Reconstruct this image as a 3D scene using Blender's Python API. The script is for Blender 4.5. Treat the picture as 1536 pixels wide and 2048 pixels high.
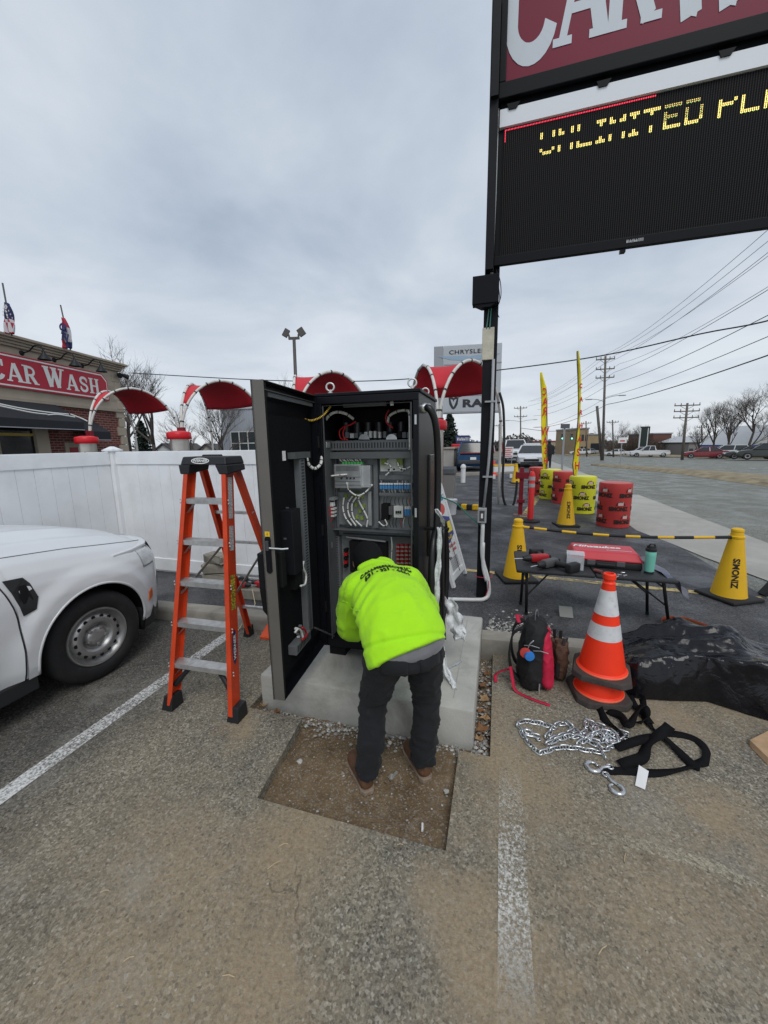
import bpy,bmesh,math,random
import numpy as np
from mathutils import Vector,Matrix,Quaternion
from mathutils.bvhtree import BVHTree
R=math.radians
random.seed(7)
scene=bpy.context.scene
col=scene.collection
for o in list(bpy.data.objects):bpy.data.objects.remove(o)
# ------------------------------------------------------------------ camera
F,CX,CY,CH,HY=769.0,768.0,1024.0,1.80,888.0
ROLL,YAW=R(0.93),R(16.5)
PITCH=math.atan((CY-HY)*math.cos(ROLL)/F)
_f0=np.array([-math.sin(YAW),math.cos(YAW),0])
_fw=_f0*math.cos(PITCH)-np.array([0,0,math.sin(PITCH)])
_r0=np.array([math.cos(YAW),math.sin(YAW),0]); _u0=np.cross(_r0,_fw)
_c,_s=math.cos(ROLL),math.sin(ROLL)
_R=_c*_r0-_s*_u0; _U=_s*_r0+_c*_u0
_C=np.array([0,0,CH])
cam_d=bpy.data.cameras.new('camera'); cam=bpy.data.objects.new('camera',cam_d); col.objects.link(cam)
cam_d.sensor_fit='VERTICAL'; cam_d.sensor_height=24.0; cam_d.sensor_width=18.0
cam_d.lens=24.0*F/2048.0
cam_d.clip_start=0.02; cam_d.clip_end=3000
m=Matrix.Identity(4)
for i in range(3):
 m[i][0]=_R[i]; m[i][1]=_U[i]; m[i][2]=-_fw[i]; m[i][3]=_C[i]
cam.matrix_world=m
scene.camera=cam
scene.render.resolution_x,scene.render.resolution_y=768,1024
def _ray(px,py):return _fw*F+_R*(px-CX)+_U*(CY-py)
def P(px,py,z=0.0):
 d=_ray(px,py); return _C+d*(z-CH)/d[2]
def PY(px,py,y):
 d=_ray(px,py); return _C+d*y/d[1]
def PX(px,py,x):
 d=_ray(px,py); return _C+d*x/d[0]
def PD(px,py,D):
 d=_ray(px,py); return _C+d*D/(d@_f0)
def LD(lat,D,z=0.0):
 p=_r0*lat+_f0*D; return np.array([p[0],p[1],z])
# ------------------------------------------------------------------ world: overcast sky
w=bpy.data.worlds.new('World'); scene.world=w; w.use_nodes=True
nt=w.node_tree; nt.nodes.clear()
def N(t,nt=nt,**k):
 n=nt.nodes.new(t)
 for a,b in k.items():setattr(n,a,b)
 return n
SUN_EL,SUN_AZ=R(52),R(150)  # azimuth measured from +Y towards +X
out=N('ShaderNodeOutputWorld'); bg=N('ShaderNodeBackground')
sky=N('ShaderNodeTexSky',sky_type='NISHITA',sun_disc=False,sun_elevation=SUN_EL,sun_rotation=SUN_AZ)
skym=N('ShaderNodeMix',data_type='RGBA',blend_type='MULTIPLY'); skym.inputs[0].default_value=1.0
skym.inputs[7].default_value=(.9,.9,.9,1)
nt.links.new(sky.outputs[0],skym.inputs[6])
tc=N('ShaderNodeTexCoord'); sep=N('ShaderNodeSeparateXYZ')
nt.links.new(tc.outputs['Generated'],sep.inputs[0])
# project the direction on to a flat cloud deck
mx=N('ShaderNodeMath',operation='MAXIMUM'); mx.inputs[1].default_value=0.0
nt.links.new(sep.outputs[2],mx.inputs[0])
ad=N('ShaderNodeMath',operation='ADD'); ad.inputs[1].default_value=0.16
nt.links.new(mx.outputs[0],ad.inputs[0])
comb=N('ShaderNodeCombineXYZ')
for k in(0,1):
 dv=N('ShaderNodeMath',operation='DIVIDE')
 nt.links.new(sep.outputs[k],dv.inputs[0]); nt.links.new(ad.outputs[0],dv.inputs[1]); nt.links.new(dv.outputs[0],comb.inputs[k])
n1=N('ShaderNodeTexNoise'); n1.inputs['Scale'].default_value=1.15; n1.inputs['Detail'].default_value=7; n1.inputs['Roughness'].default_value=.52; n1.inputs['Distortion'].default_value=.3
nt.links.new(comb.outputs[0],n1.inputs['Vector'])
ramp=N('ShaderNodeValToRGB')
e=ramp.color_ramp.elements
e[0].position=.34; e[0].color=(3.4,4.0,4.85,1)
e[1].position=.64; e[1].color=(5.6,6.1,6.65,1)
x=ramp.color_ramp.elements.new(.5); x.color=(4.55,5.1,5.85,1)
nt.links.new(n1.outputs[0],ramp.inputs[0])
# the deck thins and whitens towards the horizon
hz=N('ShaderNodeMapRange'); hz.inputs[1].default_value=0.0; hz.inputs[2].default_value=.42; hz.inputs[3].default_value=1.0; hz.inputs[4].default_value=0.0
nt.links.new(mx.outputs[0],hz.inputs[0])
hm=N('ShaderNodeMix',data_type='RGBA'); hm.inputs[7].default_value=(6.9,7.15,7.4,1)
hf=N('ShaderNodeMath',operation='MULTIPLY'); hf.inputs[1].default_value=.62
nt.links.new(hz.outputs[0],hf.inputs[0]); nt.links.new(hf.outputs[0],hm.inputs[0]); nt.links.new(ramp.outputs[0],hm.inputs[6])
mix=N('ShaderNodeMix',data_type='RGBA'); mix.inputs[0].default_value=.9
nt.links.new(skym.outputs[2],mix.inputs[6]); nt.links.new(hm.outputs[2],mix.inputs[7])
nt.links.new(mix.outputs[2],bg.inputs[0]); bg.inputs[1].default_value=0.10
nt.links.new(bg.outputs[0],out.inputs[0])
sl=bpy.data.lights.new('sun','SUN'); sl.energy=1.15; sl.angle=R(32); sl.color=(1,.975,.94)
so=bpy.data.objects.new('sun',sl); col.objects.link(so)
sd=Vector((math.sin(SUN_AZ)*math.cos(SUN_EL),math.cos(SUN_AZ)*math.cos(SUN_EL),math.sin(SUN_EL)))
so.rotation_euler=sd.to_track_quat('Z','Y').to_euler(); so.location=(0,0,40)
vs=scene.view_settings; vs.view_transform='Standard'; vs.look='None'; vs.exposure=0.34; vs.gamma=1; vs.use_curve_mapping=False
scene.render.engine='CYCLES'
# ------------------------------------------------------------------ materials
MATS={}
def mat(name,c=(.5,.5,.5),rough=.5,metal=0.0,var=0.0,vscale=8.0,bump=0.0,bscale=60.0,spec=.5,emit=None,estr=1.0,
  trans=0.0,alpha=1.0,dirt=None,dscale=3.0,damt=.35,coat=0.0,ior=1.45,sheen=0.0):
 """one Principled material; var = brightness variation, dirt = colour of blotchy wear"""
 if name in MATS:return MATS[name]
 ma=bpy.data.materials.new(name); ma.use_nodes=True; t=ma.node_tree
 b=t.nodes['Principled BSDF']
 b.inputs['Roughness'].default_value=rough; b.inputs['Metallic'].default_value=metal
 b.inputs['Base Color'].default_value=(*c,1); b.inputs['Specular IOR Level'].default_value=spec
 b.inputs['Transmission Weight'].default_value=trans; b.inputs['Alpha'].default_value=alpha
 b.inputs['Coat Weight'].default_value=coat; b.inputs['IOR'].default_value=ior
 b.inputs['Sheen Weight'].default_value=sheen
 tcn=t.nodes.new('ShaderNodeTexCoord'); cur=None
 if var>0:
  n=t.nodes.new('ShaderNodeTexNoise'); n.inputs['Scale'].default_value=vscale; n.inputs['Detail'].default_value=5
  t.links.new(tcn.outputs['Object'],n.inputs['Vector'])
  r=t.nodes.new('ShaderNodeMapRange'); r.inputs[1].default_value=.3; r.inputs[2].default_value=.7
  r.inputs[3].default_value=1-var; r.inputs[4].default_value=1+var
  t.links.new(n.outputs[0],r.inputs[0])
  h=t.nodes.new('ShaderNodeHueSaturation'); h.inputs['Color'].default_value=(*c,1)
  t.links.new(r.outputs[0],h.inputs['Value']); cur=h.outputs[0]
 if dirt is not None:
  n=t.nodes.new('ShaderNodeTexNoise'); n.inputs['Scale'].default_value=dscale; n.inputs['Detail'].default_value=8; n.inputs['Roughness'].default_value=.65
  t.links.new(tcn.outputs['Object'],n.inputs['Vector'])
  r=t.nodes.new('ShaderNodeMapRange'); r.inputs[1].default_value=.5; r.inputs[2].default_value=.72; r.inputs[3].default_value=0; r.inputs[4].default_value=damt
  t.links.new(n.outputs[0],r.inputs[0])
  mm=t.nodes.new('ShaderNodeMix'); mm.data_type='RGBA'; mm.inputs[6].default_value=(*c,1); mm.inputs[7].default_value=(*dirt,1)
  if cur:t.links.new(cur,mm.inputs[6])
  t.links.new(r.outputs[0],mm.inputs[0]); cur=mm.outputs[2]
 if cur:t.links.new(cur,b.inputs['Base Color'])
 if bump>0:
  n=t.nodes.new('ShaderNodeTexNoise'); n.inputs['Scale'].default_value=bscale; n.inputs['Detail'].default_value=4
  t.links.new(tcn.outputs['Object'],n.inputs['Vector'])
  bb=t.nodes.new('ShaderNodeBump'); bb.inputs['Strength'].default_value=bump; bb.inputs['Distance'].default_value=.01
  t.links.new(n.outputs[0],bb.inputs['Height']); t.links.new(bb.outputs[0],b.inputs['Normal'])
 if emit:
  b.inputs['Emission Color'].default_value=(*emit,1); b.inputs['Emission Strength'].default_value=estr
 MATS[name]=ma; return ma
class NT:
 """tiny node helper for hand-made materials"""
 def __init__(s,name,rough=.9,spec=.3):
  s.m=bpy.data.materials.new(name); s.m.use_nodes=True; s.t=s.m.node_tree; s.b=s.t.nodes['Principled BSDF']
  s.b.inputs['Roughness'].default_value=rough; s.b.inputs['Specular IOR Level'].default_value=spec
  s.tc=s.t.nodes.new('ShaderNodeTexCoord'); MATS[name]=s.m
 def link(s,a,b):s.t.links.new(a,b)
 def noise(s,scale,detail=5,rough=.55,dist=0.0,vec=None):
  n=s.t.nodes.new('ShaderNodeTexNoise'); n.inputs['Scale'].default_value=scale; n.inputs['Detail'].default_value=detail
  n.inputs['Roughness'].default_value=rough; n.inputs['Distortion'].default_value=dist
  s.link(vec if vec else s.tc.outputs['Object'],n.inputs['Vector']); return n.outputs[0]
 def voro(s,scale,feat='F1',outp='Distance'):
  n=s.t.nodes.new('ShaderNodeTexVoronoi'); n.feature=feat; n.inputs['Scale'].default_value=scale
  s.link(s.tc.outputs['Object'],n.inputs['Vector']); return n.outputs[outp]
 def rng(s,v,a,b,c=0.0,d=1.0):
  n=s.t.nodes.new('ShaderNodeMapRange')
  for i,q in enumerate((a,b,c,d)):n.inputs[i+1].default_value=q
  s.link(v,n.inputs[0]); return n.outputs[0]
 def ramp(s,v,stops):
  n=s.t.nodes.new('ShaderNodeValToRGB'); el=n.color_ramp.elements
  while len(el)<len(stops):el.new(.5)
  for e_,(p,c)in zip(el,stops):e_.position=p; e_.color=(*c,1)
  s.link(v,n.inputs[0]); return n.outputs[0]
 def mix(s,f,a,b,blend='MIX'):
  n=s.t.nodes.new('ShaderNodeMix'); n.data_type='RGBA'; n.blend_type=blend
  for v,i in((f,0),(a,6),(b,7)):
   if isinstance(v,(int,float)):n.inputs[i].default_value=v
   elif isinstance(v,tuple):n.inputs[i].default_value=(*v,1)
   else:s.link(v,n.inputs[i])
  return n.outputs[2]
 def math(s,op,a,b=None):
  n=s.t.nodes.new('ShaderNodeMath'); n.operation=op
  for v,i in((a,0),(b,1)):
   if v is None:continue
   if isinstance(v,(int,float)):n.inputs[i].default_value=v
   else:s.link(v,n.inputs[i])
  return n.outputs[0]
 def xyz(s):
  n=s.t.nodes.new('ShaderNodeSeparateXYZ'); s.link(s.tc.outputs['Object'],n.inputs[0]); return n.outputs
 def color(s,c):s.link(c,s.b.inputs['Base Color'])
 def bump(s,h,strength=.5,dist=.01):
  n=s.t.nodes.new('ShaderNodeBump'); n.inputs['Strength'].default_value=strength; n.inputs['Distance'].default_value=dist
  s.link(h,n.inputs['Height']); s.link(n.outputs[0],s.b.inputs['Normal'])
# ------------------------------------------------------------------ mesh helpers
def arr(p):return np.array(p,float)
def wloc(o):
 v=Vector((0,0,0))
 while o is not None:v+=o.location; o=o.parent
 return v
class MB:
 """collects shapes, links them as ONE mesh object"""
 def __init__(s):s.v=[]; s.f=[]; s.mi=[]; s.cur=0
 def add(s,vs_,fs):
  n=len(s.v); s.v+=[tuple(float(q)for q in p)for p in vs_]; s.f+=[tuple(i+n for i in f)for f in fs]; s.mi+=[s.cur]*len(fs); return s
 def hexa(s,p):  # 8 corners: bottom 4 (ccw), top 4
  return s.add(p,[(3,2,1,0),(4,5,6,7),(0,1,5,4),(1,2,6,5),(2,3,7,6),(3,0,4,7)])
 def box(s,x0,x1,y0,y1,z0,z1):
  return s.hexa([(x0,y0,z0),(x1,y0,z0),(x1,y1,z0),(x0,y1,z0),(x0,y0,z1),(x1,y0,z1),(x1,y1,z1),(x0,y1,z1)])
 def cbox(s,c,sz,rot=None,bev=0.0):
  h=[q/2 for q in sz]
  if bev>0:
   b=min(bev,min(h)*.95); pts=[];
   bm=bmesh.new(); bmesh.ops.create_cube(bm,size=1)
   for v in bm.verts:v.co=Vector((v.co.x*sz[0],v.co.y*sz[1],v.co.z*sz[2]))
   bmesh.ops.bevel(bm,geom=bm.edges[:],offset=b,segments=2,profile=.5,affect='EDGES')
   bm.verts.ensure_lookup_table(); bm.verts.index_update()
   pts=[v.co.copy()for v in bm.verts]; fs=[[v.index for v in f.verts]for f in bm.faces]; bm.free()
  else:
   pts=[Vector((a*h[0],b_*h[1],c_*h[2]))for c_ in(-1,1)for a,b_ in((-1,-1),(1,-1),(1,1),(-1,1))]
   fs=[(3,2,1,0),(4,5,6,7),(0,1,5,4),(1,2,6,5),(2,3,7,6),(3,0,4,7)]
  if rot is not None:pts=[rot@q for q in pts]
  return s.add([(q[0]+c[0],q[1]+c[1],q[2]+c[2])for q in pts],fs)
 def bar(s,a,b,w,h,up=(0,0,1),ext=0.0):
  a,b=Vector(a),Vector(b); d=(b-a).normalized(); a=a-d*ext; b=b+d*ext
  sx=d.cross(Vector(up))
  if sx.length<1e-4:sx=d.cross(Vector((1,0,0)))
  sx.normalize(); sz=sx.cross(d); sx*=w/2; sz*=h/2
  return s.hexa([a-sx-sz,a+sx-sz,b+sx-sz,b-sx-sz,a-sx+sz,a+sx+sz,b+sx+sz,b-sx+sz])
 def tube(s,pts,r,seg=8,cap=True,closed=False):
  pts=[Vector(p)for p in pts]; n=len(pts)
  rs=r if isinstance(r,(list,tuple))else[r]*n
  tang=[]
  for i in range(n):
   a=pts[(i-1)%n]if(closed or i>0)else pts[i]; b=pts[(i+1)%n]if(closed or i<n-1)else pts[i]
   tang.append((b-a).normalized()if(b-a).length>1e-9 else Vector((0,0,1)))
  up=Vector((0,0,1))if abs(tang[0].z)<.9 else Vector((1,0,0))
  nx=tang[0].cross(up).normalized(); base=len(s.v); vs_=[]; fs=[]
  for i in range(n):
   nx=(nx-tang[i]*nx.dot(tang[i]))
   nx=nx.normalized()if nx.length>1e-6 else tang[i].orthogonal().normalized()
   ny=tang[i].cross(nx)
   for k in range(seg):
    a=2*math.pi*k/seg
    vs_.append(pts[i]+(nx*math.cos(a)+ny*math.sin(a))*rs[i])
  m_=n if closed else n-1
  for i in range(m_):
   for k in range(seg):
    i2=(i+1)%n; k2=(k+1)%seg
    fs.append((i*seg+k,i*seg+k2,i2*seg+k2,i2*seg+k))
  if cap and not closed:
   fs.append(tuple(range(seg-1,-1,-1))); fs.append(tuple((n-1)*seg+k for k in range(seg)))
  return s.add(vs_,fs)
 def lathe(s,prof,c=(0,0,0),seg=24,axis=None,cap=True):
  """prof: (r, h) pairs; axis: direction of h (default +Z)"""
  q=Vector((0,0,1)).rotation_difference(Vector(axis).normalized())if axis is not None else None
  vs_=[]; fs=[]
  for r,h in prof:
   for k in range(seg):
    a=2*math.pi*k/seg; p=Vector((r*math.cos(a),r*math.sin(a),h))
    if q:p=q@p
    vs_.append((p[0]+c[0],p[1]+c[1],p[2]+c[2]))
  for i in range(len(prof)-1):
   for k in range(seg):
    k2=(k+1)%seg; fs.append((i*seg+k,i*seg+k2,(i+1)*seg+k2,(i+1)*seg+k))
  if cap:
   if prof[0][0]>1e-5:fs.append(tuple(range(seg-1,-1,-1)))
   if prof[-1][0]>1e-5:fs.append(tuple((len(prof)-1)*seg+k for k in range(seg)))
  return s.add(vs_,fs)
 def prism(s,poly,off):
  """poly: list of 3-D points; extruded by vector off"""
  n=len(poly); a=[Vector(p)for p in poly]; b=[p+Vector(off)for p in a]
  nrm=Vector((0,0,0))
  for i in range(n):nrm+=a[i].cross(a[(i+1)%n])
  if nrm.dot(Vector(off))<0:a,b=b,a
  return s.add(a+b,[tuple(range(n-1,-1,-1)),tuple(range(n,2*n))]+[(i,(i+1)%n,(i+1)%n+n,i+n)for i in range(n)])
 def grid(s,pts,nu,nv,closed=False):
  fs=[]
  for j in range(nv-1):
   for i in range(nu if closed else nu-1):
    i2=(i+1)%nu; fs.append((j*nu+i,j*nu+i2,(j+1)*nu+i2,(j+1)*nu+i))
  return s.add(pts,fs)
 def quad(s,a,b,c,d):return s.add([a,b,c,d],[(0,1,2,3)])
 def mesh(s,name,off=(0,0,0),smooth=False):
  me=bpy.data.meshes.new(name)
  me.from_pydata([(p[0]-off[0],p[1]-off[1],p[2]-off[2])for p in s.v],[],s.f)
  if any(s.mi):me.polygons.foreach_set('material_index',s.mi)
  me.update()
  if smooth is not False and smooth is not None:
   me.polygons.foreach_set('use_smooth',[True]*len(me.polygons))
   if smooth is not True:
    me.set_sharp_from_angle(angle=R(smooth))
  return me
 def build(s,name,m_,parent=None,smooth=False,bevel=0.0,solid=0.0,subd=0,label=None,world=True):
  off=wloc(parent)if(parent and world)else(0,0,0)
  me=s.mesh(name,off,smooth)
  for q in(m_ if isinstance(m_,(list,tuple))else[m_]):me.materials.append(q)
  o=bpy.data.objects.new(name,me); col.objects.link(o)
  if parent:o.parent=parent
  if solid:md=o.modifiers.new('solid','SOLIDIFY'); md.thickness=solid; md.offset=0
  if bevel:md=o.modifiers.new('bevel','BEVEL'); md.width=bevel; md.segments=2; md.limit_method='ANGLE'; md.angle_limit=R(40)
  if subd:md=o.modifiers.new('sub','SUBSURF'); md.levels=md.render_levels=subd
  if label:o['label']=label
  return o
def tag(o,label,cat,group=None):
 o['label']=label; o['category']=cat
 if group:o['group']=group
 return o
def struct(o):o['kind']='structure'; return o
def stuff(o):o['kind']='stuff'; return o
def thing(name,label,cat,loc=(0,0,0),group=None,rz=0.0):
 o=bpy.data.objects.new(name,None); col.objects.link(o); o.location=loc; o.rotation_euler=(0,0,rz); o.empty_display_size=.1
 return tag(o,label,cat,group)
def copy_tree(o,parent=None):
 c=o.copy(); col.objects.link(c); c.parent=parent
 for ch in list(o.children):copy_tree(ch,c)
 return c
def bez(pts,n=16):
 """smooth Catmull-Rom through points"""
 p=[Vector(q)for q in pts]; out_=[]
 for i in range(len(p)-1):
  a=p[i-1]if i>0 else p[i]*2-p[i+1]; b,c=p[i],p[i+1]; d=p[i+2]if i+2<len(p)else c*2-b
  for k in range(n):
   t=k/n; out_.append(.5*((2*b)+(c-a)*t+(2*a-5*b+4*c-d)*t*t+(3*b-a-3*c+d)*t**3))
 return out_+[p[-1]]
def text_pts(txt,size,extr=0.0,bold=0.0,align='CENTER',space=1.0,shear=0.0,sx=1.0):
 """2-D lettering as (verts, faces) from the built-in font, in the XY plane"""
 cu=bpy.data.curves.new('t','FONT'); cu.body=txt; cu.size=size; cu.align_x=align; cu.align_y='CENTER'
 cu.extrude=extr; cu.offset=bold; cu.space_character=space; cu.shear=shear; cu.resolution_u=3; cu.fill_mode='BOTH' if extr else 'FRONT'
 ob=bpy.data.objects.new('t',cu); col.objects.link(ob)
 dg=bpy.context.evaluated_depsgraph_get(); me=bpy.data.meshes.new_from_object(ob.evaluated_get(dg))
 vs_=[(v.co.x*sx,v.co.y,v.co.z)for v in me.vertices]; fs=[tuple(p.vertices)for p in me.polygons]
 bpy.data.objects.remove(ob); bpy.data.curves.remove(cu); bpy.data.meshes.remove(me)
 return vs_,fs
def text_on(mb,txt,size,origin,ux,uy,off=.003,**k):
 """flat lettering laid on a plane: ux, uy unit vectors of the plane"""
 vs_,fs=text_pts(txt,size,**k); o=Vector(origin); ux=Vector(ux); uy=Vector(uy); n=ux.cross(uy)*off
 return mb.add([o+ux*v[0]+uy*v[1]+n+ux.cross(uy)*v[2]for v in vs_],fs)
def marks(mb,o,ux,uy,w_,h,n,off=.002,seed=1):
 """print too small to read: a row of short letter-like strokes centred on o"""
 rn=random.Random(seed); o=Vector(o); ux=Vector(ux); uy=Vector(uy); nn=ux.cross(uy)*off; p=w_/n
 for i in range(n):
  x=-w_/2+p*(i+.5)
  for(a,b,c,d)in((-.36,-.14,-.5,.5),(.14,.36,-.5,.5*rn.choice((1,.2))))+(((-.13,.13,.1*rn.choice((-4,0,3)),.16),)if rn.random()<.8 else()):
   c,d=min(c,d),max(c,d)+.01; q=[(a,c),(b,c),(b,d),(a,d)]; mb.add([o+ux*(x+u*p)+uy*(v*h)+nn for u,v in q],[(0,1,2,3)])
 return mb
# slab-serif capitals drawn as thick strokes, unit height, for the painted wash signs
def slab(ch):
 s=[]; W=.20; T=.075
 def st(a,b,w_=W):s.append((a,b,w_))
 def sf(x,y,l=.34):s.append(((x-l/2,y),(x+l/2,y),T))
 if ch=='A':
  st((.12,.04),(.40,.97),.12); st((.42,.97),(.72,.04),.22); st((.24,.30),(.6,.30),.09)
  sf(.12,.0375,.3); sf(.72,.0375,.36); w_=.86
 elif ch=='H':
  st((.16,0.03),(.16,.97)); st((.62,.03),(.62,.97)); st((.16,.5),(.62,.5),.1)
  for x_ in(.16,.62):sf(x_,.0375,.36); sf(x_,.9625,.36)
  w_=.8
 elif ch=='W':
  st((.14,.97),(.36,.02),.23); st((.36,.02),(.58,.9),.12); st((.56,.97),(.78,.02),.23); st((.78,.02),(1.0,.97),.12)
  for x_ in(.14,.56,1.0):sf(x_,.9625,.34)
  w_=1.16
 elif ch=='R':
  st((.16,.03),(.16,.97)); sf(.16,.0375,.36); sf(.1,.9625,.3)
  pts=[(.16,.92)]+[(.38+.22*math.sin(t),.70+.22*math.cos(t))for t in np.linspace(0,math.pi,9)]+[(.16,.48)]
  for a,b in zip(pts[:-1],pts[1:]):s.append((a,b,.13))
  st((.4,.5),(.66,.04),.2); sf(.69,.0375,.3); w_=.82
 elif ch=='C':
  pts=[(.38+.27*math.cos(t),(.70 if math.sin(t)>0 else .30)+.235*math.sin(t))for t in np.linspace(R(12),R(348),26)]
  for a,b in zip(pts[:-1],pts[1:]):s.append((a,b,.17))
  st((.66,.62),(.66,.9),.1); w_=.76
 elif ch=='S':
  pts=[(.37+.23*math.cos(t),.72+.2*math.sin(t))for t in np.linspace(R(10),R(245),14)]+[(.37+.24*math.cos(t),.28+.21*math.sin(t))for t in np.linspace(R(62),R(-170),14)]
  for a,b in zip(pts[:-1],pts[1:]):s.append((a,b,.16))
  st((.6,.64),(.6,.88),.08); st((.13,.12),(.13,.36),.08); w_=.74
 return s,w_
def slab_text(mb,txt,h,origin,ux,uy,off=.004,gap=.06,caps=None):
 """origin = lower-left; caps = relative heights of the letters"""
 o=Vector(origin); ux=Vector(ux); uy=Vector(uy); n=ux.cross(uy); x_=0.0; k=0
 for i,ch in enumerate(txt):
  hh=h*(caps[i]if caps else 1)
  if ch==' ':x_+=h*.3; continue
  st,w_=slab(ch)
  for(a,b,t)in st:
   a=Vector((*a,0)); b=Vector((*b,0)); d=(b-a).normalized(); p=Vector((-d.y,d.x,0))*t/2; ext=d*(.012 if t in(.13,.17,.16)else 0); a=a-ext; b=b+ext
   k+=1; z_=off+.0004*(k%9)
   q=[a-p,b-p,b+p,a+p]
   mb.add([o+ux*(x_+v.x*hh)+uy*(v.y*hh)+n*z_ for v in q],[(0,1,2,3)])
  x_+=hh*(w_+gap)
 return x_
def bake(o):
 """apply an object's modifiers without operators"""
 dg=bpy.context.evaluated_depsgraph_get(); me=bpy.data.meshes.new_from_object(o.evaluated_get(dg)); old=o.data
 o.modifiers.clear(); o.data=me; bpy.data.meshes.remove(old); return o
# ------------------------------------------------------------------ ground materials
def asphalt_near():
 t=NT('lot_asphalt',.92,.25)
 X=t.xyz()
 cell=t.voro(98,'F1','Color'); sp=t.t.nodes.new('ShaderNodeSeparateColor'); t.link(cell,sp.inputs[0])
 cell2=t.voro(170,'F1','Color'); sp2=t.t.nodes.new('ShaderNodeSeparateColor'); t.link(cell2,sp2.inputs[0])
 stone=t.ramp(sp.outputs[0],[(0,(.055,.052,.046)),(.2,(.115,.109,.09)),(.6,(.212,.195,.155)),(.86,(.31,.282,.222)),(1,(.46,.435,.385))])
 fine=t.ramp(sp2.outputs[1],[(0,(.075,.070,.06)),(.55,(.19,.173,.142)),(1,(.36,.325,.265))])
 base=t.mix(.42,stone,fine)
 pv=t.t.nodes.new('ShaderNodeTexVoronoi'); pv.inputs['Scale'].default_value=72; pv.inputs['Randomness'].default_value=1; t.link(t.tc.outputs['Object'],pv.inputs['Vector']); ps_=t.t.nodes.new('ShaderNodeSeparateColor'); t.link(pv.outputs['Color'],ps_.inputs[0])
 pit=t.math('MULTIPLY',t.rng(pv.outputs['Distance'],.22,.40,1,0),t.rng(ps_.outputs[0],.70,.78)); base=t.mix(t.math('MULTIPLY',pit,.6),base,(.035,.033,.03))
 chip=t.math('MULTIPLY',t.rng(pv.outputs['Distance'],.20,.34,1,0),t.rng(ps_.outputs[1],.90,.94)); base=t.mix(t.math('MULTIPLY',chip,.75),base,(.50,.47,.41))
 # darker, greyer pavement in the left bay
 lm=t.rng(t.math('ADD',X[0],t.math('MULTIPLY',t.noise(1.3,4),.8)),-2.25,-1.55)
 base=t.mix(lm,t.mix(1.0,base,(.52,.54,.60),'MULTIPLY'),base)
 big=t.noise(.75,6,.6)
 tint=t.ramp(t.noise(2.2,5,.6),[(.3,(.80,.80,.80)),(.7,(1.16,1.14,1.08))])
 base=t.mix(1.0,base,tint,'MULTIPLY')
 # tan dust drifts
 d=t.rng(t.math('ADD',big,t.math('MULTIPLY',t.noise(9,6,.7),.22)),.52,.70)
 d=t.math('MULTIPLY',d,t.rng(X[0],-2.4,-1.2))
 d=t.math('MULTIPLY',d,t.rng(sp.outputs[2],.1,.5,.45,1.0))
 dust=t.ramp(t.noise(60,3),[(.3,(.25,.19,.12)),(.7,(.36,.285,.19))])
 base=t.mix(t.math('MULTIPLY',d,.78),base,dust)
 # heavier sand drifts where the cutting spoil was swept
 bl=None; nx_=t.math('MULTIPLY',t.math('SUBTRACT',t.noise(2.6,6,.65),.5),.9)
 for(bx,by,br)in[(*P(1430,1650)[:2],.26),(*P(1536,1720)[:2],.25),(*P(600,1690)[:2],.30),(*P(930,1800)[:2],.22),(*P(1000,1960)[:2],.26),(*P(1010,1540)[:2],.22),(*P(520,1960)[:2],.3),(*P(1300,1420)[:2],.3),(*P(480,1450)[:2],.2)]:
  dx,dy=t.math('SUBTRACT',X[0],float(bx)),t.math('SUBTRACT',X[1],float(by)); r_=t.math('SQRT',t.math('ADD',t.math('MULTIPLY',dx,dx),t.math('MULTIPLY',dy,dy)))
  q_=t.rng(t.math('ADD',r_,nx_),br,br*.25); bl=q_ if bl is None else t.math('MAXIMUM',bl,q_)
 base=t.mix(t.math('MULTIPLY',t.math('MULTIPLY',bl,.85),t.rng(sp.outputs[2],.05,.45,.5,1.0)),base,dust)
 # chalky film
 ch=t.rng(t.math('ADD',t.noise(1.7,7,.68,.6),t.math('MULTIPLY',t.noise(30,3),.12)),.60,.76,0,.3)
 base=t.mix(ch,base,(.33,.32,.29))
 # hairline cracks and a few oil spots
 wv=t.t.nodes.new('ShaderNodeVectorMath'); wv.operation='ADD'; nz=t.t.nodes.new('ShaderNodeTexNoise'); nz.inputs['Scale'].default_value=2.5; nz.inputs['Detail'].default_value=6
 t.link(t.tc.outputs['Object'],nz.inputs['Vector']); t.link(t.tc.outputs['Object'],wv.inputs[0]); t.link(nz.outputs['Color'],wv.inputs[1])
 vc=t.t.nodes.new('ShaderNodeTexVoronoi'); vc.feature='DISTANCE_TO_EDGE'; vc.inputs['Scale'].default_value=.62; t.link(wv.outputs[0],vc.inputs['Vector'])
 cr=t.math('MULTIPLY',t.rng(vc.outputs['Distance'],.0015,.006,1,0),t.rng(t.noise(.9,3),.45,.6,0,.75)); base=t.mix(cr,base,(.035,.032,.028))
 oil=t.rng(t.noise(1.9,3,.5),.66,.74,0,.45); base=t.mix(oil,base,(.06,.056,.05))
 t.color(base)
 t.bump(t.math('ADD',t.math('MULTIPLY',sp.outputs[0],.6),t.math('MULTIPLY',t.noise(140,3),.8)),.55,.006)
 return t.m
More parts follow.
